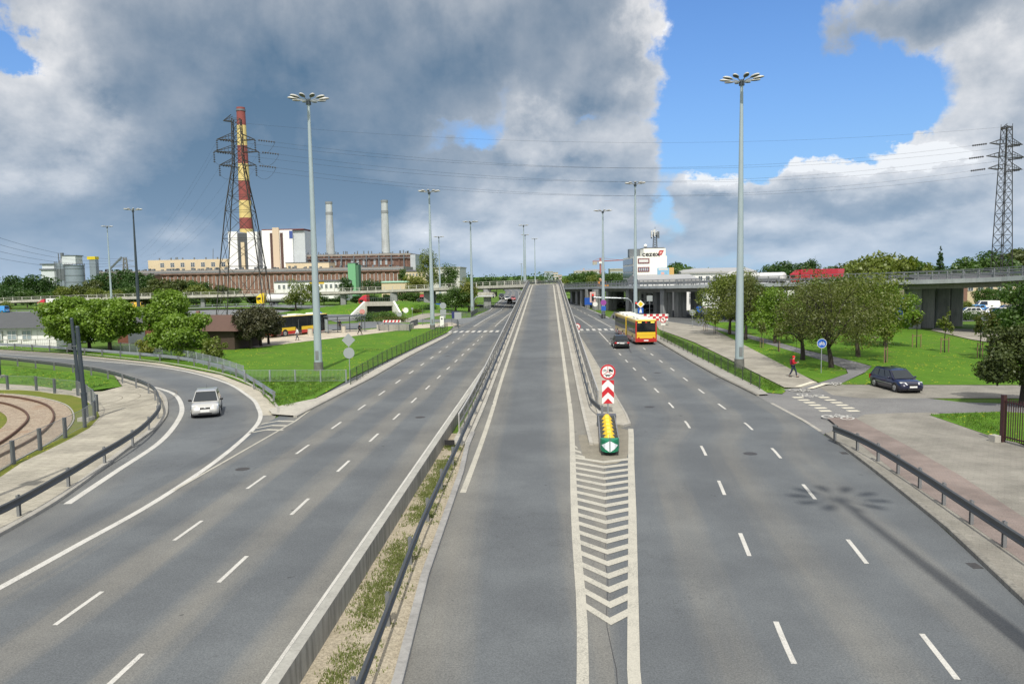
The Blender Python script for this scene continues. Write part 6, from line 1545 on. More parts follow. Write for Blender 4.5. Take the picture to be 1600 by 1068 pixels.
for i, (px, py, lab, s) in enumerate(((392, 545, 'dark copper tree, nearest the brown kiosk', 1.0), (408, 541, 'dark copper tree, middle of the clump by the bus', 1.05), (420, 538, 'dark copper tree, right end of the clump by the bus', .95))):
    if i == 0: ct = make_tree(lab, 'tree', 21, 5, (2.0, 2.0, 3.0), LF_COPPER, (1.9, .16), BARKD, 5200, .24, 16)
    put(ct, px, py, s=s, label=lab, first=i == 0, group='copper trees by the bus')
# right park
GP = 'park trees between footpath and flyover'
specs = [  # px, py, rx, rz, cz, mat, leaves, leafsize, gap, twigs, label
 (1140, 522, 4.0, 3.9, 5.2, LF_MIX, 9000, .25, .20, 1, 'tall fresh green park tree left of the big lamp pole'),
 (1165, 531, 3.2, 3.3, 4.8, LF_BROWN, 3900, .19, .05, 2, 'thin brownish park tree just behind the big lamp pole'),
 (1211, 536, 2.9, 2.9, 3.7, LF_MAPLE, 5600, .24, .25, 1, 'bright green park tree in the row right of the lamp'),
 (1254, 562, 2.9, 2.6, 3.9, LF_BROWN, 3600, .17, .03, 2, 'thin brownish park tree nearest the red hooded walker'),
 (1299, 574, 4.6, 3.7, 5.0, LF_BROWN, 7600, .17, .05, 4, 'big spreading brown budded tree right of the cycle sign'),
 (1341, 557, 4.6, 3.5, 4.8, LF_MIX, 8200, .21, .12, 2, 'wide leafy park tree leaning behind the big brown one'),
 (1383, 540, 3.2, 2.9, 4.2, LF_MAPLE, 6500, .25, .30, 1, 'fresh green park tree at the right end of the group'),
 (1180, 513, 3.0, 3.0, 3.7, LF_GREEN, 4800, .26, .30, 1, 'darker green park tree deep under the flyover'),
 (1275, 520, 3.2, 3.2, 4.0, LF_MAPLE, 4800, .26, .30, 1, 'green park tree behind the brown budded ones'),
 (1320, 521, 3.4, 3.2, 4.2, LF_GREEN, 4800, .26, .30, 1, 'green park tree close to the flyover shade')]
for i, (px, py, rx, rz, cz, m, nl, ls, gap, tw, lab) in enumerate(specs):
    rx *= 1.28; rz *= 1.06; nl = int(nl * 1.9); gap += .08
    t = make_tree(lab, 'tree', 40 + i, cz + rz, (rx, rz, cz), m, (2.2 if rx > 3.5 else 1.9, .20 if rx > 3.5 else .15), BARKD if m is LF_BROWN else BARK, nl, ls, 24, .35, gap, 14 if tw > 1 else 9, tw, lean=.35 if i in (4, 5) else .1, k=.36)
    put(t, px, py, .05, rz=.7 * i, group=GP)
# staked saplings
def sapling(seed, h, m):
    t = make_tree('', 'sapling', seed, h, (.75, 1.35, h - 1.2), m, (h * .8, .045), BARKD, 380, .24, 9, .3, .3, 9, 2, name='sapling')
    for x in (-.45, .45):
        o = MB().bbox(x - .035, x + .035, -.035, .035, -.05, 1.45).build('stake', mat('stake_wood', (.22, .15, .09), .9), t)
    MB().bbox(-.46, .46, -.02, .02, 1.2, 1.28).build('tie_bar', MATS['stake_wood'], t); return t
sp1, sp2 = sapling(61, 4.4, LF_BROWN), sapling(62, 4.0, LF_MIX)
for i, (px, py, lab, s) in enumerate(((1432, 542, 'staked sapling in front of the sunlit flyover pier', 1.0), (1476, 550, 'staked sapling right of the pier group', 1.05), (1531, 558, 'staked sapling before the curved pale drive', 1.0), (1384, 566, 'staked sapling with orange stakes behind the dark estate car', 1.0),
    (1547, 563, 'staked sapling almost touching the round thuja', 1.15), (1217, 549, 'thin staked sapling between two park trees by the path', .8), (1190, 543, 'thin staked sapling right of the big lamp pole', .75), (1118, 521, 'thin staked sapling left of the first park tree', .7), (1102, 517, 'thin staked sapling at the path junction near the road', .65))):
    p = sp1 if i % 2 == 0 else sp2; put(p, px, py, .05, s=s, label=lab, first=i < 2, group='staked saplings', rz=.3 * i)
# round dark thuja on the right
bl = blobs_round(71, 2.7, 2.3, 2.75, 34, .34)
t = make_tree('big round dark thuja over the maroon gate', 'thuja', 71, 5, None, LF_THUJA, (1.4, .16), BARKD, 22000, .17, 34, .55, blobs=bl, name='thuja', flat=.25); put(t, 1597, 632, .05)
t = make_tree('tall green tree cut by the right edge above the thuja', 'tree', 72, 8, (2.6, 3.1, 5.0), LF_GREEN, (3, .18), BARKD, 7000, .26, 20); put(t, 1604, 565)
t = make_tree('dark green tree beside the round thuja over the pale drive', 'tree', 73, 5, (2.3, 1.8, 3.0), LF_DARK, (1.8, .12), BARKD, 4200, .24, 16, gap=.3); put(t, 1568, 549)
# left middle distance
for i, (px, py, D, rx, rz, cz, m, nl, lab) in enumerate((
    (462, 480, 205, 3.2, 3.6, 4.6, LF_MIX, 3400, 'roadside tree in front of the flyover left of the tall lamp'), (489, 480, 203, 2.8, 3.2, 4.2, LF_MIX, 3000, 'roadside tree in front of the flyover just behind the tall lamp'),
    (712, 489, 182, 4.0, 3.0, 3.4, LF_GREEN, 5200, 'round dense green tree left of the side street lamp'), (733, 487, 184, 2.7, 3.8, 4.2, LF_YELL, 3600, 'slender yellowish tree beside the flyover lamp'),
    (672, 462, 300, 6.0, 8.5, 10, LF_MIX, 5200, 'tall feathery tree behind the left flyover'), (702, 462, 300, 5.0, 6.0, 8, LF_GREEN, 4200, 'green tree right of the tall feathery one'), (648, 462, 280, 5.0, 4.0, 5.5, LF_YELL, 4200, 'low yellow green tree behind the left flyover'),
    (585, 460, 300, 4.8, 3.6, 5.0, LF_DARK, 4200, 'dark round tree right of the green tower'), (538, 460, 300, 4.0, 3.6, 5.0, LF_DARK, 3600, 'dark round tree left of the green tower'), (631, 450, 330, 2.2, 5.0, 7.5, LF_GREEN, 2400, 'narrow pointed tree by the brick hall corner'),
    (515, 458, 310, 4.5, 2.6, 4.0, LF_GREEN, 2600, 'low green tree left of the dark round ones'))):
    t = make_tree(lab, 'tree', 80 + i, cz + rz, (rx, rz, cz), m, (cz - rz * .6, .25), BARK, nl, .5 if D > 250 else .36, 18, .5, gap=.35); put(t, px, py, 0.0, D=D, group='trees by the left flyover')
# treelines: copies of a few kinds
protos = []
for k, (m, rx, rz) in enumerate(((LF_DARK, 5.5, 4.6), (LF_GREEN, 5.2, 4.4), (LF_MIX, 5.0, 3.6), (LF_DARK, 4.2, 5.0), (leaf_mat('leaf_olive', (.055, .075, .018), (.10, .125, .03)), 5.0, 3.4))):
    protos.append(make_tree('', 'tree', 100 + k, 9, (rx, rz, rz + .8), m, (2.5, .3), BARK, 3200, .62, 18, .5))
used = set()
KIND = ('dark dense', 'mid green', 'yellowish green', 'tall dark', 'olive')
def far_tree(k, px, top, D, lab, group, wide=1.0):
    p = protos[k]; zt = AT(px, top, D).z; h0 = (5.4, 5.2, 4.4, 5.8, 4.2)[k] + (4.6, 4.4, 3.6, 5.0, 3.4)[k]; s = max(.25, zt / h0)
    o = place(p, k not in used, (AT(px, 440, D).x, D, -.05), rnd.uniform(0, 6.28), lab, group, (s * wide, s * wide, s)); used.add(k); return o
GA = 'trees in the dark belt before the factory'
A = [(0, -10, 436, 290), (0, 22, 430, 300), (0, 55, 429, 285), (0, 78, 433, 290), (2, 102, 447, 270), (1, 122, 446, 285), (4, 140, 438, 275), (0, 168, 426, 300), (0, 192, 421, 310), (0, 215, 425, 305), (3, 232, 430, 300), (2, 178, 452, 262), (1, 200, 447, 268), (4, 250, 436, 280), (4, 272, 437, 285), (1, 292, 436, 290), (2, 305, 444, 268), (0, 318, 440, 285), (4, 345, 446, 280), (1, 365, 448, 290), (2, 150, 450, 264), (0, 8, 452, 265), (1, 40, 452, 266), (1, 70, 455, 264), (4, 225, 450, 266), (4, 260, 452, 265), (2, 330, 453, 266)]
ORD = ('first', 'second', 'third', 'fourth', 'fifth', 'sixth', 'seventh', 'eighth', 'ninth', 'tenth', 'eleventh', 'twelfth', 'thirteenth', 'fourteenth', 'fifteenth', 'sixteenth')
def row_labels(lst, where):
    cnt = {}; srt = sorted(lst, key=lambda a: a[1]); lab = {}
    for q in srt:
        c = cnt.get(q[0], 0); cnt[q[0]] = c + 1; lab[q] = '%s tree, %s of its kind from the left %s' % (KIND[q[0]], ORD[c], where)
    return lab
la = row_labels(A, 'before the factory')
for q in A: far_tree(q[0], q[1], q[2], q[3], la[q], GA)
B_ = [(0, 395, 462, 255), (0, 425, 462, 256), (3, 448, 464, 262), (0, 505, 462, 258), (0, 530, 461, 256), (3, 556, 462, 254), (0, 582, 460, 252), (3, 604, 460, 250), (0, 628, 456, 262), (1, 645, 456, 258), (0, 690, 458, 250), (3, 708, 457, 255), (0, 722, 458, 246), (0, 300, 466, 262), (3, 335, 466, 262), (0, 365, 465, 262), (0, 225, 470, 268), (0, 262, 469, 268)]
lb = row_labels(B_, 'under the left flyover')
for q in B_: far_tree(q[0], q[1], q[2], q[3], lb[q], 'trees under the left flyover', 2.1)
C_ = [(0, 742, 437, 420), (0, 755, 433, 430), (3, 765, 434, 420), (0, 776, 436, 440), (3, 787, 433, 450), (4, 800, 437, 500), (1, 811, 438, 520), (4, 840, 436, 620), (1, 888, 432, 480), (1, 905, 424, 420), (1, 920, 422, 400), (2, 932, 428, 390), (1, 950, 426, 340), (1, 963, 424, 330), (1, 969, 432, 300), (1, 1055, 411, 250), (1, 1066, 414, 255), (0, 1062, 410, 262), (2, 880, 436, 330), (1, 898, 436, 330)]
lc = row_labels(C_, 'around the ramp crest')
for q in C_: far_tree(q[0], q[1], q[2], q[3], lc[q], 'skyline trees around the ramp crest')
D_ = [(1, 1100, 417, 330), (1, 1210, 410, 340), (0, 1222, 408, 330), (0, 1248, 411, 330), (3, 1266, 407, 330), (4, 1322, 412, 300), (1, 1305, 414, 330), (2, 1362, 400, 215), (2, 1385, 395, 220), (1, 1408, 402, 225), (2, 1425, 405, 230), (1, 1444, 412, 300), (1, 1505, 411, 260), (1, 1522, 398, 215), (0, 1540, 392, 220), (1, 1562, 402, 215), (4, 1597, 390, 230), (1, 1576, 410, 235), (2, 1340, 412, 240), (1, 1465, 417, 280), (4, 1580, 452, 176), (1, 1538, 448, 172), (1, 1560, 450, 174), (2, 1510, 470, 150), (1, 1455, 468, 168), (1, 1600, 455, 168)]
ld = row_labels(D_, 'beyond the right flyover')
for q in D_: far_tree(q[0], q[1], q[2], q[3], ld[q], 'trees beyond the right flyover')
# the far wood that closes the horizon reads as one mass
gw = random.Random(9); bl = []
for i in range(260):
    D = gw.uniform(620, 800); x = gw.uniform(-560, 560); hh = gw.uniform(6, 11)
    bl.append((x, D, hh * .45, gw.uniform(6, 12), gw.uniform(5, 9), hh * .6))
o = bpy.data.objects.new('distant_wood', crown_mesh('distant_wood', LF_DARK, 77, bl, 30000, 1.9, .5)); COL.objects.link(o); tag(o, 'dark distant wood closing the horizon behind the flyovers', 'wood', kind='stuff')
# spruce
p = AT(1470, 384, 200); t = thing('spruce', 'dark narrow spruce rising above the right flyover railing', 'spruce', (p.x, 200, 0)); bl = []
g = random.Random(5)
for k in range(16):
    f = k / 15; z = p.z * (.28 + .70 * f); r = 1.9 * (1 - f) + .15
    for j in range(5 if k < 13 else 2): a = g.uniform(0, 6.28); bl.append((r * .6 * math.cos(a), r * .6 * math.sin(a), z + g.uniform(-.3, .3), r * .5, r * .5, .32))
for nm, me in (('trunk', MB().cyl((0, 0, -.1), (0, 0, p.z), .22, .04, 8).mesh('trunk', BARKD)), ('crown', crown_mesh('crown', LF_COPPER if 0 else LF_DARK, 5, bl, 2600, .42, .3, .1))): o = bpy.data.objects.new(nm, me); COL.objects.link(o); o.parent = t
# hedges and low bushes
def bush(label, px, py, rx, ry, rz, m, seed, n=1500, leaf=.2, name='bush', D=None, z=.0):
    bl = [(random.Random(seed + i).uniform(-rx, rx) * .8, random.Random(seed * 3 + i).uniform(-ry, ry) * .7, rz * .5, rx * .35 + .2, ry * .5 + .15, rz * .55) for i in range(10)]
    t = thing(name, label, name); o = bpy.data.objects.new('foliage', crown_mesh('foliage', m, seed, bl, n, leaf, .4)); COL.objects.link(o); o.parent = t
    b = MB()
    for q in bl[:5]: b.tube([(q[0] * .6, q[1] * .6, -.05), (q[0], q[1], q[2])], [.05, .02], 5)
    b.build('stem', BARKD, t); return put(t, px, py, z, rz=0.0, D=D)
bush('dark bush left of the underpass by the loop road', 578, 502, 2.6, 1.6, 1.7, LF_DARK, 201)
bush('low green shrub row before the underpass', 606, 497, 4.5, 1.2, 1.4, LF_GREEN, 202, 2400)
bush('low reddish hedge along the plaza path', 622, 503, 4.5, .8, 1.1, LF_BROWN, 203, 2400, name='hedge')
bush('reddish hedge sloping down right of the underpass', 648, 489, 5.5, .8, 1.0, LF_BROWN, 204, 2200, name='hedge')
bush('clipped dark hedge block beside the flyover pier', 674, 488, 3.4, 1.2, 2.0, LF_DARK, 205, 2200, name='hedge')
bush('round olive bush on the verge by the blue van', 14, 486, 2.6, 2.0, 3.4, LF_MIX, 206, 1800, .3, D=225)
bush('green shrubs in front of the parked cars', 1512, 500, 4.5, 1.2, 1.6, LF_GREEN, 207, 2600)
bush('shrubs at the foot of the left pier of the right flyover', 1398, 512, 2.5, 1.4, 1.6, LF_GREEN, 208, 1400)
# weeds in the dirt strip: nobody could count them
g = np.random.default_rng(3); V = []; F = []
def tuft(x, y, z, n, h, spread):
    for _ in range(n):
        a = g.random() * 6.28; r = spread * g.random() ** .5; bx, by = x + r * math.cos(a), y + r * math.sin(a); hh = h * (.5 + g.random()); a2 = g.random() * 6.28; w = .012 + .012 * g.random(); lx, ly = math.cos(a2) * hh * .5, math.sin(a2) * hh * .5
        k = len(V); V.extend([(bx - w * math.sin(a2), by + w * math.cos(a2), z), (bx + w * math.sin(a2), by - w * math.cos(a2), z), (bx + lx * .5, by + ly * .5, z + hh * .75), (bx + lx, by + ly, z + hh)]); F.append((k, k + 1, k + 2)); F.append((k, k + 2, k + 3))
for i in range(1450):
    y = 8 + 30 * g.random(); dens = math.sin(y * 1.7) + math.sin(y * .63 + 1) + .6
    if g.random() * 2.2 > dens + 1.2: continue
    tuft(-4.62 + .26 * g.normal() + .012 * (20 - y), y, .03, 16, .07, .22)
me = bpy.data.meshes.new('weeds'); me.from_pydata(V, [], F); me.materials.append(leaf_mat('leaf_weed', (.10, .14, .03), (.24, .26, .09))); o = bpy.data.objects.new('weeds', me); COL.objects.link(o); tag(o, 'patchy green weeds growing in the sandy strip by the barrier', 'weeds', kind='stuff')
V = []; F = []
for (poly, n, h) in (([G(*p) for p in [(1036, 521), (1100, 552), (1160, 581), (1213, 604), (1224, 613), (1192, 610), (1112, 567), (1032, 527)]], 900, .16), ([G(*p, .1) for p in [(404, 608), (428, 632), (450, 636), (495, 614), (540, 588), (380, 590)]], 1500, .12), ([G(*p, .12) for p in [(20, 600), (125, 611), (185, 603), (150, 588), (20, 574)]], 900, .13), ([G(*p, .12) for p in [(1455, 648), (1570, 644), (1568, 684), (1512, 667)]], 500, .12)):
    xs = [p[0] for p in poly]; ys_ = [p[1] for p in poly]; c = 0
    def inside(x, y):
        r = False; j = len(poly) - 1
        for i in range(len(poly)):
            if (poly[i][1] > y) != (poly[j][1] > y) and x < (poly[j][0] - poly[i][0]) * (y - poly[i][1]) / (poly[j][1] - poly[i][1]) + poly[i][0]: r = not r
            j = i
        return r
    while c < n:
        x, y = min(xs) + g.random() * (max(xs) - min(xs)), min(ys_) + g.random() * (max(ys_) - min(ys_)); c += 1
        if inside(x, y): tuft(x, y, .10, 9, h, .22)
me = bpy.data.meshes.new('grass'); me.from_pydata(V, [], F); me.materials.append(leaf_mat('leaf_grass', (.06, .14, .012), (.11, .19, .02))); o = bpy.data.objects.new('grass', me); COL.objects.link(o); tag(o, 'tufts of longer grass on the verges along the kerbs', 'grass', kind='stuff')

# ================================================================ vehicles and people
def paint(name, col, metal=.0): return mat(name, col, .28, metal, .5, coat=.8)
GLASS = glass('car_glass', (.012, .018, .024), .04); TYRE = mat('tyre', (.018, .018, .018), .85); RIM = mat('rim', (.42, .43, .44), .35, .8); TRIM = mat('trim_black', (.018, .018, .02), .6)
HEADL = mat('headlight', (.72, .74, .76), .12, .3); TAILL = mat('taillight', (.42, .012, .015), .2); PLATE = mat('number_plate', (.80, .80, .78), .5)
def wheel(t, x, y, r, w, s, rim=RIM):
    o = autosmooth(MB().cyl((x - s * w / 2, y, r), (x + s * w / 2, y, r), r, None, 22).build('wheel', TYRE, t))
    b = MB().cyl((x + s * w / 2 - s * .02, y, r), (x + s * (w / 2 + .012), y, r), r * .66, r * .60, 18)
    for k in range(5):
        a = 2 * math.pi * k / 5; b.bar((x + s * (w / 2 + .014), y, r), (x + s * (w / 2 + .014), y + r * .58 * math.cos(a), r + r * .58 * math.sin(a)), .05)
    b.build('rim', rim, o)
def make_car(label, pm, kind='hatch', L_=3.8, Wd=1.7, H_=1.5, rim=RIM, cat='car', name='car', group=None, bumper=None):
    t = thing(name, label, cat, group=group); hw = Wd / 2; y0, y1 = -L_ / 2, L_ / 2; r = .31 if H_ < 1.8 else .34
    belt = .60 * H_ if H_ < 1.8 else .55 * H_
    hood = {'hatch': .96, 'estate': 1.18, 'sedan': 1.15, 'van': .75}[kind]; tail = {'hatch': .12, 'estate': .10, 'sedan': .62, 'van': .06}[kind]
    ws_top = {'hatch': .78, 'estate': .72, 'sedan': .74, 'van': .62}[kind]; rk = {'hatch': .38, 'estate': .42, 'sedan': .62, 'van': .12}[kind]
    # body, front is +Y
    st = [(y0 + .00, .80, .40, belt * .62), (y0 + .05, .90, .28, belt * .80), (y0 + .20, .965, .20, belt * .97), (y0 + .62, 1.0, .18, belt), (0, 1.0, .17, belt), (y1 - hood - .15, 1.0, .18, belt), (y1 - hood, .995, .18, belt * .985), (y1 - hood * .5, .975, .18, belt * .93), (y1 - .22, .94, .19, belt * .83), (y1 - .06, .84, .26, belt * .68), (y1, .72, .36, belt * .54)]
    rings = []
    for y, k, zl, zt in st:
        w = hw * k; h = zt - zl
        half = [(w * .80, zl), (w * .95, zl + h * .10), (w * .995, zl + h * .32), (w, zl + h * .55), (w * .975, zl + h * .80), (w * .90, zt - h * .04), (w * .70, zt + .012), (w * .3, zt + .025)]
        rings.append([(x, y, z) for x, z in half] + [(-x, y, z) for x, z in reversed(half)])
    o = autosmooth(MB().loft([[Vector(p) for p in q] for q in rings]).build('body', pm, t), 38)
    MB().bbox(-hw * .93, hw * .93, y0 + .25, y1 - .28, .13, .24).build('underside', TRIM, t)
    # cabin
    yb, yt = y1 - hood + .12, y1 - hood - ws_top; rb, rt = y0 + tail, y0 + tail + rk
    wb, wt = hw * .93, hw * .74; zb, zt = belt - .02, H_ - .04
    def cab(y, z_):   # half-width by height
        return wb + (wt - wb) * (z_ - zb) / (zt - zb)
    prof = [(yb, zb), (yt, zt), (yt - .25, H_), ((yt + rt) / 2, H_ + .012), (rt + .2, H_), (rt, zt), (rb, zb)]
    R1 = [[Vector((s * (cab(0, min(z_, zt)) - (.10 if z_ > zt else 0)), y, z_)) for y, z_ in prof] for s in (-1, 1)]
    b = MB(); vs = R1[0] + R1[1]; n = len(prof); b.add(vs, [tuple(range(n)), tuple(range(2 * n - 1, n - 1, -1))] + [(i, n + i, n + i + 1, i + 1) for i in range(n - 1)])
    bo = b.build('cabin', pm, t); bevel(bo, .035, 2)
    def pane(nm, pts, off): MB().add([Vector(p) + Vector(off) for p in pts], [tuple(range(len(pts)))]).build(nm, GLASS, t)
    f0, f1 = .08, .93
    lerp = lambda a, c, f: a + (c - a) * f
    def q_(ya, yc, f): return lerp(ya, yc, f), lerp(zb, zt, f)
    a, za = q_(yb, yt, f0); c, zc = q_(yb, yt, f1); wa, wc = cab(0, za) * .92, cab(0, zc) * .90
    pane('windscreen', [(wa, a, za), (wc, c, zc), (-wc, c, zc), (-wa, a, za)], (0, .022, .018))
    a, za = q_(rb, rt, .12); c, zc = q_(rb, rt, f1); wa, wc = cab(0, za) * .86, cab(0, zc) * .86
    pane('rear_window', [(-wa, a, za), (-wc, c, zc), (wc, c, zc), (wa, a, za)], (0, -.022, .016))
    nwin = {'hatch': 2, 'estate': 3, 'sedan': 2, 'van': 1}[kind]
    ft, fb = yt - .06, yb - .30; bt, bb = rt + .10, rb + .28
    if kind == 'van': bt = bb = (yt + rt) * .5 + .5
    for s in (-1, 1):
        for i in range(nwin):
            u0, u1 = i / nwin + .018, (i + 1) / nwin - .018; zl, zh = lerp(zb, zt, .14), lerp(zb, zt, .92)
            P = [(lerp(fb, bb, u0), zl), (lerp(ft, bt, u0), zh), (lerp(ft, bt, u1), zh), (lerp(fb, bb, u1), zl)]
            pts = [(s * (cab(0, z_) + .012), y, z_) for y, z_ in P]; pane('side_window', pts if s < 0 else pts[::-1], (0, 0, 0))
        m_ = MB().sphere((s * (hw + .09), yb - .42, belt + .07), (.11, .06, .075), 10, 6).bar((s * (hw - .05), yb - .42, belt + .03), (s * (hw + .05), yb - .42, belt + .06), .05); m_.build('mirror', TRIM if kind == 'hatch' else pm, t, smooth=True)
        yf = y1 - (.80 if L_ < 4.2 else .88); yr = y0 + (.62 if L_ < 4.2 else .86)
        for y in (yf, yr):
            MB().cyl((s * (hw - .24), y, r + .01), (s * (hw + .003), y, r + .01), r + .055, None, 22).build('wheel_arch', TRIM, t); wheel(t, s * (hw - .085), y, r, .19, s, rim)
        zh = belt * .76; x0 = hw * .44; b = MB(); b.loft([[Vector((s * x, y, z_)) for x, y, z_ in ((x0, y1 - .07, zh - .07), (hw * .84, y1 - .19, zh - .05), (hw * .92, y1 - .38, zh + .09), (x0 + .06, y1 - .24, zh + .075))], [Vector((s * x, y - .10, z_)) for x, y, z_ in ((x0, y1 - .07, zh - .07), (hw * .84, y1 - .19, zh - .05), (hw * .92, y1 - .38, zh + .09), (x0 + .06, y1 - .24, zh + .075))]])
        for i, v in enumerate(b.v[:4]): b.v[i] = (v[0], v[1] + .035, v[2] + .012)
        b.build('headlight', HEADL, t)
        MB().box((s * hw * .78, y0 + .06, belt * .80), (hw * .30, .12, .17 if kind != 'estate' else .3)).build('taillight', TAILL, t)
        MB().box((s * hw * .66, y1 - .10, .34), (.20, .06, .07)).build('fog_recess', TRIM, t)
        MB().bbox(s * hw - .006, s * hw + .006, yb - 1.1, yb - .95, belt * .86, belt * .90).build('door_handle', pm, t)
    MB().bbox(-hw * .36, hw * .36, y1 - .055, y1 - .018, belt * .62, belt * .73).build('grille', TRIM, t); MB().bbox(-hw * .46, hw * .46, y1 - .04, y1 + .004, .24, .34).build('lower_intake', TRIM, t)
    MB().bbox(-.26, .26, y1 - .03, y1 + .012, .40, .51).build('number_plate', PLATE, t); MB().bbox(-.26, .26, y0 - .012, y0 + .05, .60, .71).build('number_plate', PLATE, t)
    if bumper: MB().bbox(-hw * .80, hw * .80, y0 - .02, y0 + .06, .34, .46).build('bumper_strip', bumper, t)
    return t
def heading(o, hx, hy): o.rotation_euler = (0, 0, math.atan2(-hx, hy)); return o
SILVER = paint('paint_silver', (.52, .52, .50), .35)
c = make_car('silver hatchback driving round the bend of the slip road', SILVER, 'hatch', 3.75, 1.70, 1.53); x, y = G(321, 653); heading(c, .36, -.93); c.location = (x - .36 * 1.75, y + .93 * 1.75, .012)
MB().cyl((0, -.9, 1.5), (0, -1.1, 1.78), .012, .006, 5).build('aerial', TRIM, c); MB().sphere((0, 1.87, .64), (.07, .02, .05), 10, 6).build('emblem', RIM, c, smooth=True)
NAVY = paint('paint_navy', (.010, .011, .040), .2)
c = make_car('dark navy estate car parked on the pavers by the lawn', NAVY, 'estate', 4.5, 1.72, 1.45); F_, B__ = Vector(G(1401, 613)), Vector(G(1365, 603)); h = (F_ - B__).normalized(); n = Vector((-h.y, h.x)); ctr = (F_ + B__) / 2 + n * .76 + h * .06; heading(c, h.x, h.y); c.location = (ctr.x, ctr.y, .018)
for s in (-1, 1): MB().tube([(s * .55, -1.7, 1.44), (s * .55, -1.5, 1.50), (s * .55, .2, 1.51), (s * .55, .35, 1.45)], .022, 6).build('roof_rail', TRIM, c); MB().bbox(s * .858 - .01, s * .858 + .014, -1.2, 1.0, .50, .54).build('side_moulding', RIM, c)
BLACKP = paint('paint_black', (.012, .014, .014), .2)
c = make_car('black saloon following beside the articulated bus', BLACKP, 'sedan', 4.55, 1.80, 1.46); x, y = G(972, 545); c.location = (x, y + 2.2, .012); MB().bbox(-.5, .5, -2.285, -2.24, .78, .86).build('chrome_strip', RIM, c)
# copies for the far traffic
cw = make_car('white saloon coming nearest under the left flyover', paint('paint_white', (.72, .72, .71)), 'sedan', 4.4, 1.75, 1.47); cars = {'sedan': cw}
ch = make_car('', paint('paint_grey', (.16, .17, .18), .4), 'hatch', 3.9, 1.70, 1.5); cars['hatch'] = ch; ce = make_car('', paint('paint_blue', (.03, .08, .22), .2), 'estate', 4.5, 1.74, 1.5); cars['estate'] = ce; cv = make_car('', MATS['paint_white'], 'van', 4.9, 1.95, 2.1, cat='van', name='van'); cars['van'] = cv
first = {'sedan': True, 'hatch': True, 'estate': True, 'van': True}
PR = {'white': MATS['paint_white'], 'black': BLACKP, 'silver': SILVER, 'grey': MATS['paint_grey'], 'blue': MATS['paint_blue'], 'red': paint('paint_red', (.35, .015, .02)), 'green': paint('paint_green', (.02, .07, .04)), 'lightblue': paint('paint_lightblue', (.03, .25, .62)), 'yellow': paint('paint_yellow', (.62, .38, .02))}
def put_car(kind, colr, px, py, D, hx, hy, lab, group, z=None):
    p = AT(px, py, D) if D else Vector((*G(px, py), 0)); o = cars[kind] if first[kind] else copy_tree(cars[kind]); first[kind] = False
    o.location = (p.x, p.y, (.02 if z is None else z)); heading(o, hx, hy); o['label'] = lab; o['group'] = group
    for part in ('body', 'cabin'): repaint(o, part, PR[colr])
    return o
GT = 'oncoming cars on the left carriageway'
put_car('sedan', 'white', 805, 479, 208, .03, -1, 'white saloon coming nearest under the left flyover', GT); put_car('hatch', 'black', 796.5, 472, 238, .05, -1, 'black hatchback in the middle lane beyond the left flyover', GT)
put_car('hatch', 'red', 802, 468, 268, .05, -1, 'dark red hatchback farther back near the ramp wall', GT); put_car('sedan', 'silver', 792.5, 468, 270, .05, -1, 'silver saloon beside the dark red hatchback', GT); put_car('van', 'black', 784, 466, 285, .05, -1, 'black van at the left edge of the oncoming queue', GT); put_car('estate', 'blue', 783, 463, 305, .05, -1, 'blue estate behind the black van in the oncoming queue', GT)
GU = 'cars parked under the right flyover'
for (k, cl, px, py, D, hx, hy, lab) in (('estate', 'blue', 978, 478, 200, .9, .4, 'blue estate parked in the deep shade left of the gantry foot'), ('hatch', 'black', 967, 480, 196, 1, .2, 'black hatchback parked behind the gantry railing'), ('sedan', 'grey', 1006, 485, 178, 1, -.2, 'grey saloon parked behind the priority sign'), ('estate', 'black', 1018, 486, 176, 1, -.2, 'black estate parked between the pier pairs'),
    ('hatch', 'silver', 1026, 485, 182, .8, .5, 'silver hatchback parked just left of the twin piers'), ('sedan', 'black', 1075, 483, 186, 1, 0, 'black saloon in front of the white shed right of the piers'), ('hatch', 'grey', 1086, 484, 184, 1, .2, 'grey hatchback beside the black saloon by the white shed'), ('sedan', 'white', 1115, 486, 176, 1, .1, 'white saloon half hidden by the first park tree'), ('estate', 'grey', 998, 484, 182, .3, 1, 'grey estate parked nose out behind the tall lamp')): put_car(k, cl, px, py, D, hx, hy, lab, GU)
GP_ = 'cars parked beyond the right flyover'
for (k, cl, px, py, D, hx, hy, lab) in (('estate', 'white', 1513, 488, 142, -1, .1, 'white estate right of the pier group, nearest the shrubs'), ('estate', 'lightblue', 1521, 481, 152, -1, .3, 'light blue estate behind the white one'), ('van', 'white', 1540, 479, 156, -1, .2, 'white van standing above the row of parked cars'), ('sedan', 'white', 1548, 489, 143, -1, .2, 'white saloon right of the white estate in the front row'), ('estate', 'grey', 1573, 483, 150, -1, .2, 'grey estate in the back row near the right edge'),
    ('sedan', 'silver', 1563, 489, 140, -1, .2, 'silver saloon in the front row near the right edge'), ('hatch', 'black', 1586, 489, 142, -1, .2, 'black hatchback at the right end of the front row'), ('hatch', 'white', 1403, 491, 150, -1, .3, 'white hatchback beside the blue market tent')): put_car(k, cl, px, py, D, hx, hy, lab, GP_)
put_car('sedan', 'white', 662, 472, 240, 1, -.2, 'white saloon on the bank road behind the flyover piers', 'cars on the bank road', .9); put_car('van', 'red', 668, 468, 250, 1, 0, 'dark red van behind the white saloon on the bank road', 'cars on the bank road', .9)
put_car('van', 'lightblue', 1, 487, 222, -1, .2, 'bright blue van cut by the left edge on the far road', 'cars on the far road', .02); put_car('van', 'yellow', 211, 478, 240, -1, 0, 'yellow van under the left flyover beside the dark lamp', 'cars on the far road', .02)
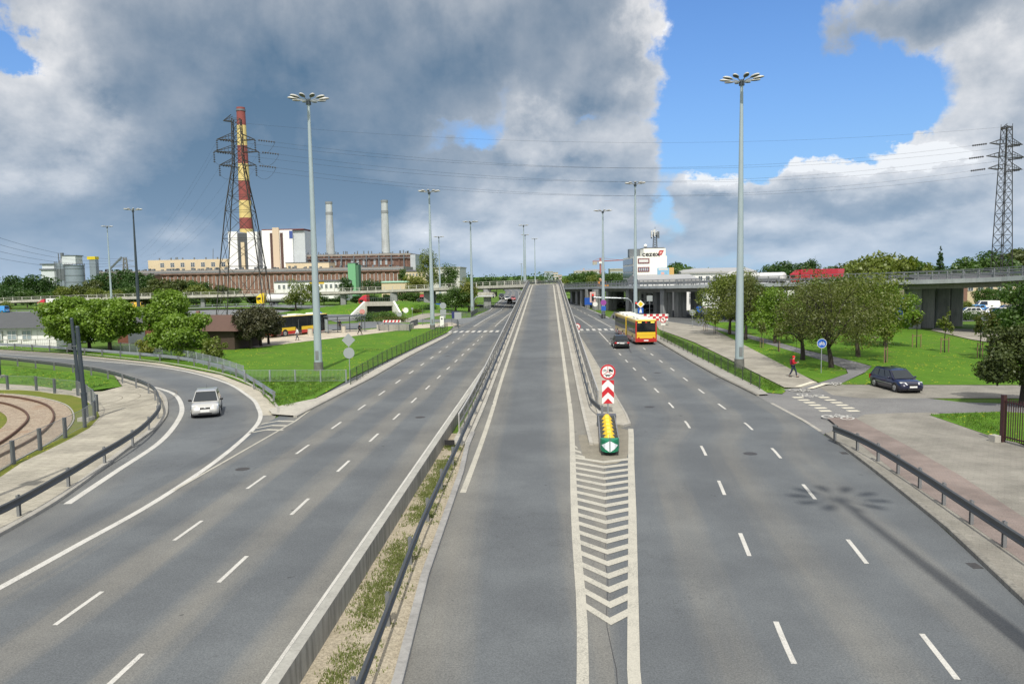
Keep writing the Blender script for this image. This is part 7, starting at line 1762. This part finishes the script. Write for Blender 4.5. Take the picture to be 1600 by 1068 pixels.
# tent
q = G(1408, 500); q = (AT(1410, 492, 150).x, 150); t = thing('market_tent', 'bright blue market tent left of the sunlit flyover piers', 'tent', (*q, 0)); TB = mat('tent_blue', (.015, .07, .45), .7)
MB().bbox(-1.6, 1.6, -1.5, 1.5, .1, 2.2).build('side_cloth', TB, t); MB().loft([[(-1.7, -1.6, 2.2), (1.7, -1.6, 2.2), (1.7, 1.6, 2.2), (-1.7, 1.6, 2.2)], [(-.1, -.1, 3.1), (.1, -.1, 3.1), (.1, .1, 3.1), (-.1, .1, 3.1)]]).build('canopy', TB, t); MB().bbox(-.05, .05, -1.56, -1.5, .1, 2.2).build('pole', M_SW, t)

# ---- buses
BRED = paint('bus_red', (.42, .018, .02)); BYEL = paint('bus_yellow', (.74, .50, .03)); BROOF = mat('bus_roof', (.66, .65, .58), .5); BGL = glass('bus_glass', (.010, .013, .016), .06)
LED = mat_emit('led_amber', (.75, .60, .08), .5); LEDR = mat_emit('led_red', (.6, .05, .03), .3)
def bus_section(t, y0, y1, nm, gtop=2.62, open_front=False, open_back=False, hw=1.275, H_=3.0):
    o = MB().bbox(-hw, hw, y0, y1, .32, H_).build(nm, BYEL, t); bevel(o, .12, 3)
    for s in (-1, 1):
        X = lambda a, c: (min(s * a, s * c), max(s * a, s * c))
        x0, x1 = X(hw - .01, hw + .006); MB().bbox(x0, x1, y0 + .13, y1 - .13, .34, .82).build('lower_panel', BRED, t)
        x0, x1 = X(hw - .01, hw + .010); MB().bbox(x0, x1, y0 + .10, y1 - .10, 1.34, gtop).build('side_glazing', BGL, t)
        n = max(2, int((y1 - y0) / 1.45)); b = MB()
        for i in range(1, n): y = y0 + (y1 - y0) * i / n; x0, x1 = X(hw + .0105, hw + .016); b.bbox(x0, x1, y - .03, y + .03, 1.36, 2.60)
        b.build('window_bar', TRIM, t)
    return o
def make_bus(label, artic=True, doors=False):
    t = thing('city_bus', label, 'bus'); hw = 1.275
    segs = [(0, 6.6), (7.7, 17.6)] if artic else [(0, 11.9)]
    for i, (a, c) in enumerate(segs):
        bus_section(t, a, c, 'body', 2.62 if artic else 2.93)
        ys = [2.4] if (artic and i == 0) else ([10.2, 15.0] if artic else [2.9, 9.2])
        for y in ys:
            for s in (-1, 1):
                MB().cyl((s * (hw - .3), y, .50), (s * (hw + .012), y, .50), .58, None, 22).build('wheel_arch', TRIM, t); wheel(t, s * (hw - .13), y, .48, .28, s)
        for k, y in enumerate([a + 1.6, (a + c) / 2 + .3, c - 1.8] if c - a > 8 else [a + 1.2, a + 3.9]):
            o = MB().bbox(-.85, .85, y - .8, y + .8, 2.99, 3.20).build('roof_unit', BROOF, t); bevel(o, .06)
        MB().bbox(-1.05, 1.05, a + .2, c - .2, 2.98, 3.012).build('roof_panel', BROOF, t)
    if artic: MB().loft([[Vector((x, 6.6 + .55 * k / 3 * 2 / 1.0 * 1.0, z)) for x, z in ((-1.2 + .05 * (k % 2), .4), (1.2 - .05 * (k % 2), .4), (1.2 - .05 * (k % 2), 2.95 - .05 * (k % 2)), (-1.2 + .05 * (k % 2), 2.95 - .05 * (k % 2)))] for k in range(4)]).build('bellows', mat('bellows_grey', (.06, .06, .062), .9), t)
    # rear end
    MB().bbox(-hw + .005, hw - .005, -.022, .05, .36, .78).build('rear_bumper', BRED, t)
    for s in (-1, 1): MB().bbox(min(s * 1.12, s * 1.272), max(s * 1.12, s * 1.272), -.018, .1, .78, 2.9).build('rear_corner', BRED, t)
    MB().bbox(-1.115, 1.115, -.020, .05, 1.55, 2.84).build('rear_window', BGL, t); MB().bbox(-1.115, 1.115, -.016, .05, .79, 1.50).build('engine_flap', BYEL, t); MB().bbox(-1.1, 1.1, -.022, -.016, 1.14, 1.18).build('flap_gap', mat('bus_orange', (.45, .22, .02), .5), t)
    MB().bbox(-1.0, -.55, -.026, -.021, 2.62, 2.78).build('route_display', LED, t); MB().bbox(.55, 1.0, -.026, -.021, 2.62, 2.78).build('route_display', LED, t); MB().bbox(-.12, .12, -.026, -.021, 2.66, 2.76).build('brake_lamp', LEDR, t)
    MB().bbox(-.27, .27, -.034, -.023, .46, .60).build('number_plate', PLATE, t)
    for s in (-1, 1): MB().bbox(min(s * .78, s * 1.0), max(s * .78, s * 1.0), -.03, -.023, .80, .92).build('taillight', TAILL, t); MB().box((s * 1.52, segs[-1][1] - .25, 2.45), (.22, .12, .5)).build('mirror', TRIM, t)
    yF = segs[-1][1]; MB().bbox(-1.16, 1.16, yF - .05, yF + .015, 1.05, 2.85).build('windscreen', BGL, t); MB().bbox(-1.2, 1.2, yF - .05, yF + .018, .36, .75).build('front_bumper', BRED, t)
    for s in (-1, 1): MB().bbox(min(s * .8, s * 1.15), max(s * .8, s * 1.15), yF + .0, yF + .03, .78, .95).build('headlight', HEADL, t)
    if doors:
        for y in (1.6, 5.6, 10.6):
            MB().bbox(hw - .01, hw + .022, y - .62, y + .62, .40, 2.45).build('door', BGL, t); MB().bbox(hw + .0225, hw + .03, y - .02, y + .02, .42, 2.43).build('door_seal', RIM, t)
    return t
bs = make_bus('red and yellow articulated city bus seen from behind by the stop line'); p = G(1006, 538); bs.location = (p[0] + .2, p[1] - .6, .012); bs.rotation_euler = (0, 0, R_(3))
b2 = make_bus('red and yellow single city bus waiting in the bus bay', False, True); f = Vector((-35.9, 120.0)); hd = Vector((.45, .89)).normalized(); q = f - hd * 11.9; b2.location = (q.x, q.y, .115); heading(b2, hd.x, hd.y)

# ---- trucks
def make_truck(label, cabm, kind, tm, group='lorries on the bank and the flyovers', length=12.0):
    t = thing('lorry', label, 'lorry', group=group)     # front at y = 0, faces +Y
    o = MB().loft([[Vector((x, y, z)) for x, z in ((-1.22, .55), (1.22, .55), (1.22, 2.6), (1.1, h), (-1.1, h), (-1.22, 2.6))] for y, h in ((-2.2, 3.75), (-1.2, 3.55), (-.5, 2.95), (-.05, 2.62), (0, 2.6))]).build('cab', cabm, t); bevel(o, .06)
    MB().bbox(-1.1, 1.1, -.1, .025, 1.75, 2.55).build('windscreen', GLASS, t); MB().bbox(-1.15, 1.15, -.1, .03, .45, .9).build('bumper', TRIM, t); MB().bbox(-.8, .8, -.1, .028, 1.0, 1.6).build('grille', TRIM, t)
    for s in (-1, 1): MB().bbox(min(s * 1.2, s * 1.235), max(s * 1.2, s * 1.235), -1.3, -.35, 1.7, 2.4).build('side_window', GLASS, t); MB().box((s * 1.42, -.25, 2.1), (.12, .12, .6)).build('mirror', TRIM, t)
    MB().bbox(-.45, .45, -length - 2.4, -2.2, .75, 1.0).build('chassis', TRIM, t)
    for y in (-1.3, -4.4, -length - .2, -length - 1.3):
        for s in (-1, 1): wheel(t, s * 1.02, y, .5, .32, s)
    if kind == 'tank':
        a = MB(); R1 = []
        for y, k in ((-2.9, .75), (-3.1, 1), (-length - 2.1, 1), (-length - 2.3, .75)): R1.append([Vector((1.2 * k * math.cos(u), y, 2.15 + 1.1 * k * math.sin(u))) for u in [2 * math.pi * i / 16 for i in range(16)]])
        autosmooth(a.loft(R1).build('tank', tm, t)); MB().bbox(-.35, .35, -length - 1.6, -3.4, 3.22, 3.38).build('walkway', M_GALVD, t)
    elif kind == 'box':
        o = MB().bbox(-1.26, 1.26, -length - 2.4, -2.7, 1.05, 3.85).build('trailer', tm, t); bevel(o, .04)
    return t
RC = paint('cab_red', (.50, .015, .035)); YC = paint('cab_yellow', (.78, .55, .01)); WT = mat('trailer_white', (.70, .70, .69), .45, noise=.05, nscale=.6)
def on_deck(o, s_off, f):
    i = int(f * (len(rfQ) - 2)); p = offs(rfQ, s_off)[i]; q = offs(rfQ, s_off)[i + 1]; d = (q - p).normalized(); o.location = (p.x, p.y, p.z - .19); heading(o, d.x, d.y)
def deck_at(px, s_off):
    Q = offs(rfQ, s_off); best = min(range(len(Q) - 1), key=lambda i: abs(Q[i].x / Q[i].y - (ray(px, 430).x / ray(px, 430).y))); return best / (len(rfQ) - 2)
o = make_truck('red lorry with a red box trailer on the right flyover', RC, 'box', RC, length=9); on_deck(o, 6.0, deck_at(1233, 6.0)); o.scale = (.8, .75, .62)
o = make_truck('lorry with a white tank trailer just ahead of the red one on the right flyover', WT, 'tank', WT, length=11); on_deck(o, 6.0, deck_at(1130, 6.0)); o.scale = (.8, .9, .68)
o = make_truck('red lorry with bare chassis on the grass bank above the underpass', RC, 'none', RC, length=3.5); p = AT(563, 474, 203); o.location = (p.x, 203, .45); heading(o, -1, .12)
o = make_truck('yellow lorry with a long white tank trailer behind the pylon foot', YC, 'tank', WT, length=12); p = AT(403, 474, 228); o.location = (p.x, 228, .9); heading(o, -1, -.05)
o = make_truck('red lorry with a white box trailer behind the big maple', RC, 'box', WT, length=11); p = AT(63, 488, 232); o.location = (p.x, 232, .0); heading(o, -1, -.05)
t = thing('crane_lorry', 'orange crane lorry on the right flyover beside the lamp', 'crane lorry'); OR_ = paint('orange', (.70, .28, .02))
MB().bbox(-1.2, 1.2, -7, 0, .6, 1.5).build('body', OR_, t); MB().bbox(-1.2, 1.2, -1.8, 0, 1.5, 2.7).build('cab', OR_, t); MB().bar((0, -5.5, 2.4), (0, 1.2, 3.6), .7).build('boom', OR_, t); MB().bbox(-1.0, 1.0, -5.5, -3.2, 1.5, 2.6).build('turret', TRIM, t); MB().bbox(-1.1, 1.1, -.1, .02, 1.8, 2.5).build('windscreen', GLASS, t)
for y in (-1.2, -5, -6.2):
    for s in (-1, 1): wheel(t, s * 1.0, y, .5, .32, s)
on_deck(t, 5, deck_at(940, 5)); t.scale = (.75, .75, .6)
# bank road surface
rb_ = [AT(px, 480, D) for px, D in ((-60, 226), (200, 228), (400, 224), (520, 206), (600, 200), (660, 210), (760, 226))]
rbz = (.0, .0, .85, .6, .35, .3, .1); rb_ = cr([Vector((p.x, p.y, z)) for p, z in zip(rb_, rbz)], 5)
b = MB(); A_, B2 = offs(rb_, -4), offs(rb_, 5.5); b.loft([[a, Vector((a.x, a.y, a.z + .12)), Vector((c.x, c.y, a.z + .12)), Vector((c.x, c.y, a.z))] for a, c in zip([Vector((p.x, p.y, p.z)) for p in A_], B2)]); structure(b.build('bank_road', MATS['asphalt_side']))
rail_on('pale low guardrail along the front edge of the bank road', [Vector((p.x, p.y, p.z + .1)) for p in offs(rb_, 5.3)], .75, 4.0, M_GALV, 1, name='guardrail', group=None, post=.06)

# ---- people
SKIN = mat('skin', (.42, .26, .19), .6)
def skin_mesh(name, chain, m, parent, sub=1):
    """chain: {key: (pos, radius, parent key)}; grown with Skin + Subdivision"""
    keys = list(chain); vs = [chain[k][0] for k in keys]; es = [(keys.index(chain[k][2]), i) for i, k in enumerate(keys) if chain[k][2]]
    me = bpy.data.meshes.new(name); me.from_pydata([tuple(v) for v in vs], es, []); o = bpy.data.objects.new(name, me); COL.objects.link(o)
    sk = o.modifiers.new('skin', 'SKIN'); lay = me.skin_vertices[0] if me.skin_vertices else None
    if lay is None:
        import bmesh; bm = bmesh.new(); bm.from_mesh(me); bm.verts.layers.skin.verify(); bm.to_mesh(me); bm.free(); lay = me.skin_vertices[0]
    for i, k in enumerate(keys):
        r = chain[k][1]; lay.data[i].radius = r if isinstance(r, tuple) else (r, r); lay.data[i].use_root = (i == 0)
    sk.use_smooth_shade = True; s = o.modifiers.new('sub', 'SUBSURF'); s.levels = s.render_levels = sub; me.materials.append(m); o.parent = parent; return o
def person(label, loc, hx, hy, top, legs, shoes, hood=None, hair=None, stride=.3, back=None, hands_up=False, s=1.0, group=None):
    """walks along +Y; front foot forward by stride"""
    t = thing('person', label, 'person', loc, group=group); heading(t, hx, hy); t.scale = (s,) * 3
    V_ = Vector; st = stride
    J = {'pel': V_((0, 0, .95)), 'spine': V_((0, .01, 1.15)), 'chest': V_((0, .02, 1.36)), 'neck': V_((0, .03, 1.50)), 'head': V_((0, .06, 1.62)), 'crown': V_((0, .05, 1.72))}
    for sd, sx, f in (('l', -1, 1), ('r', 1, -1)):
        J['hip' + sd] = V_((sx * .10, 0, .90)); J['knee' + sd] = V_((sx * .10, st * .55 * f + .06, .49)); J['ank' + sd] = V_((sx * .10, st * f, .09 + (.05 if f < 0 else 0))); J['toe' + sd] = V_((sx * .11, st * f + .17, .045))
        J['sho' + sd] = V_((sx * .185, .02, 1.41))
        if hands_up: J['elb' + sd] = V_((sx * .25, .02, 1.14)); J['wri' + sd] = V_((sx * .10, .27, 1.16)); J['hand' + sd] = V_((sx * .06, .34, 1.19)); fd = V_((-sx * .15, .8, .2))
        else: J['elb' + sd] = V_((sx * .25, -st * .30 * f, 1.13)); J['wri' + sd] = V_((sx * .25, -st * .55 * f + .10, .90)); J['hand' + sd] = V_((sx * .25, -st * .58 * f + .12, .82)); fd = V_((0, .2, -1))
        J['fd' + sd] = fd.normalized()
    B = {'pel': (J['pel'], (.13, .10), None), 'spine': (J['spine'], (.12, .09), 'pel'), 'chest': (J['chest'], (.14, .10), 'spine'), 'neck': (J['neck'], .055, 'chest'), 'head': (J['head'], (.078, .095), 'neck'), 'crown': (J['crown'], (.06, .075), 'head'), 'nose': (J['head'] + V_((0, .10, .0)), .014, 'head')}
    for sd in 'lr':
        B['sho' + sd] = (J['sho' + sd], .055, 'chest'); B['elb' + sd] = (J['elb' + sd], .040, 'sho' + sd); B['wri' + sd] = (J['wri' + sd], .028, 'elb' + sd); B['hand' + sd] = (J['hand' + sd], (.040, .018), 'wri' + sd)
        d = J['fd' + sd]; w = V_((1, 0, 0)) if abs(d.y) > .5 else V_((0, 1, 0))
        for i, ln in enumerate((.07, .085, .078, .06)):
            b0 = J['hand' + sd] + w * (.018 * (i - 1.5)) + d * .035; B['f%d' % i + sd] = (b0, .009, 'hand' + sd); B['g%d' % i + sd] = (b0 + d * ln * .5, .008, 'f%d' % i + sd); B['h%d' % i + sd] = (b0 + d * ln + V_((0, .012, -.008)), .007, 'g%d' % i + sd)
        B['th' + sd] = (J['hand' + sd] + w * .04, .010, 'hand' + sd); B['tt' + sd] = (J['hand' + sd] + w * .055 + d * .04, .008, 'th' + sd)
        B['hip' + sd] = (J['hip' + sd], .085, 'pel'); B['knee' + sd] = (J['knee' + sd], .055, 'hip' + sd); B['ank' + sd] = (J['ank' + sd], .036, 'knee' + sd); B['toe' + sd] = (J['toe' + sd], .03, 'ank' + sd)
    skin_mesh('body', B, SKIN, t)
    T = {'pel': (J['pel'] + V_((0, 0, -.04)), (.165, .125), None), 'spine': (J['spine'], (.16, .125), 'pel'), 'chest': (J['chest'], (.185, .135), 'spine'), 'neck': (J['neck'] + V_((0, 0, -.03)), .075, 'chest')}
    for sd in 'lr': T['sho' + sd] = (J['sho' + sd], .082, 'chest'); T['elb' + sd] = (J['elb' + sd], .062, 'sho' + sd); T['wri' + sd] = (J['wri' + sd], .046, 'elb' + sd)
    skin_mesh('jacket', T, top, t)
    Q = {'pel': (J['pel'], (.15, .115), None)}
    for sd in 'lr': Q['hip' + sd] = (J['hip' + sd], .105, 'pel'); Q['knee' + sd] = (J['knee' + sd], .075, 'hip' + sd); Q['ank' + sd] = (J['ank' + sd] + V_((0, 0, .02)), .058, 'knee' + sd)
    skin_mesh('trousers', Q, legs, t)
    for sd in 'lr': skin_mesh('shoe', {'h': (J['ank' + sd] + V_((0, -.04, -.04)), .05, None), 'm': (J['ank' + sd] + V_((0, .06, -.045)), .048, 'h'), 't': (J['toe' + sd] + V_((0, .02, 0)), .042, 'm')}, shoes, t)
    for sx in (-1, 1): MB().sphere(J['head'] + V_((sx * .032, .088, .03)), .011, 8, 6).build('eye', M_BLK, t)
    if hood: skin_mesh('hood', {'n': (J['neck'] + V_((0, -.02, 0)), (.10, .10), None), 'h': (J['head'] + V_((0, -.025, .01)), (.125, .125), 'n'), 'c': (J['crown'] + V_((0, -.03, .02)), (.09, .10), 'h')}, hood, t)
    else: skin_mesh('hair', {'h': (J['head'] + V_((0, -.035, .04)), (.088, .085), None), 'c': (J['crown'] + V_((0, -.015, .01)), (.07, .08), 'h')}, hair, t)
    return t
J_RED = mat('jacket_red', (.42, .006, .02), .8); J_DKRED = mat('jacket_dark_red', (.12, .008, .03), .8); JEANS = mat('jeans', (.02, .03, .06), .9); SHOE = mat('shoe_dark', (.015, .013, .013), .7); HAIRD = mat('hair_dark', (.02, .014, .01), .8)
p = person('person in a red hooded jacket walking on the right footpath holding something pale', (*G(1239, 590), .06), .75, -.35, J_RED, JEANS, SHOE, hood=mat('hood_red', (.60, .008, .012), .8), stride=.26, hands_up=True)
o = MB().bbox(-.16, .16, -.24, -.10, 1.0, 1.45).build('backpack', J_DKRED, p); bevel(o, .05)
o = MB().bbox(-.035, .035, .36, .375, 1.14, 1.29).build('paper', M_SW, p)
person('person in dark clothes striding along the plaza path', (*G(562, 524), .13), .8, .5, mat('coat_dark', (.012, .014, .02), .9), mat('trousers_black', (.012, .012, .014), .9), SHOE, hair=HAIRD, stride=.36)
person('person in a white top walking past the waiting bus', (*G(465, 533), .13), -.7, -.5, mat('shirt_white', (.72, .72, .74), .8), mat('trousers_grey', (.10, .11, .13), .9), SHOE, hair=HAIRD, stride=.22)
person('person seated figure in dark coat standing in the bus shelter', (*G(531, 517), .13), .3, -1, MATS['coat_dark'], MATS['trousers_black'], SHOE, hair=HAIRD, stride=.05).__setitem__('label', 'person in a dark coat waiting in the bus shelter')
person('person in a pale yellow jacket on the path below the bank', (*G(629, 493), .03), 1, .2, mat('jacket_pale', (.70, .62, .30), .8), MATS['trousers_grey'], SHOE, hair=HAIRD, stride=.2)
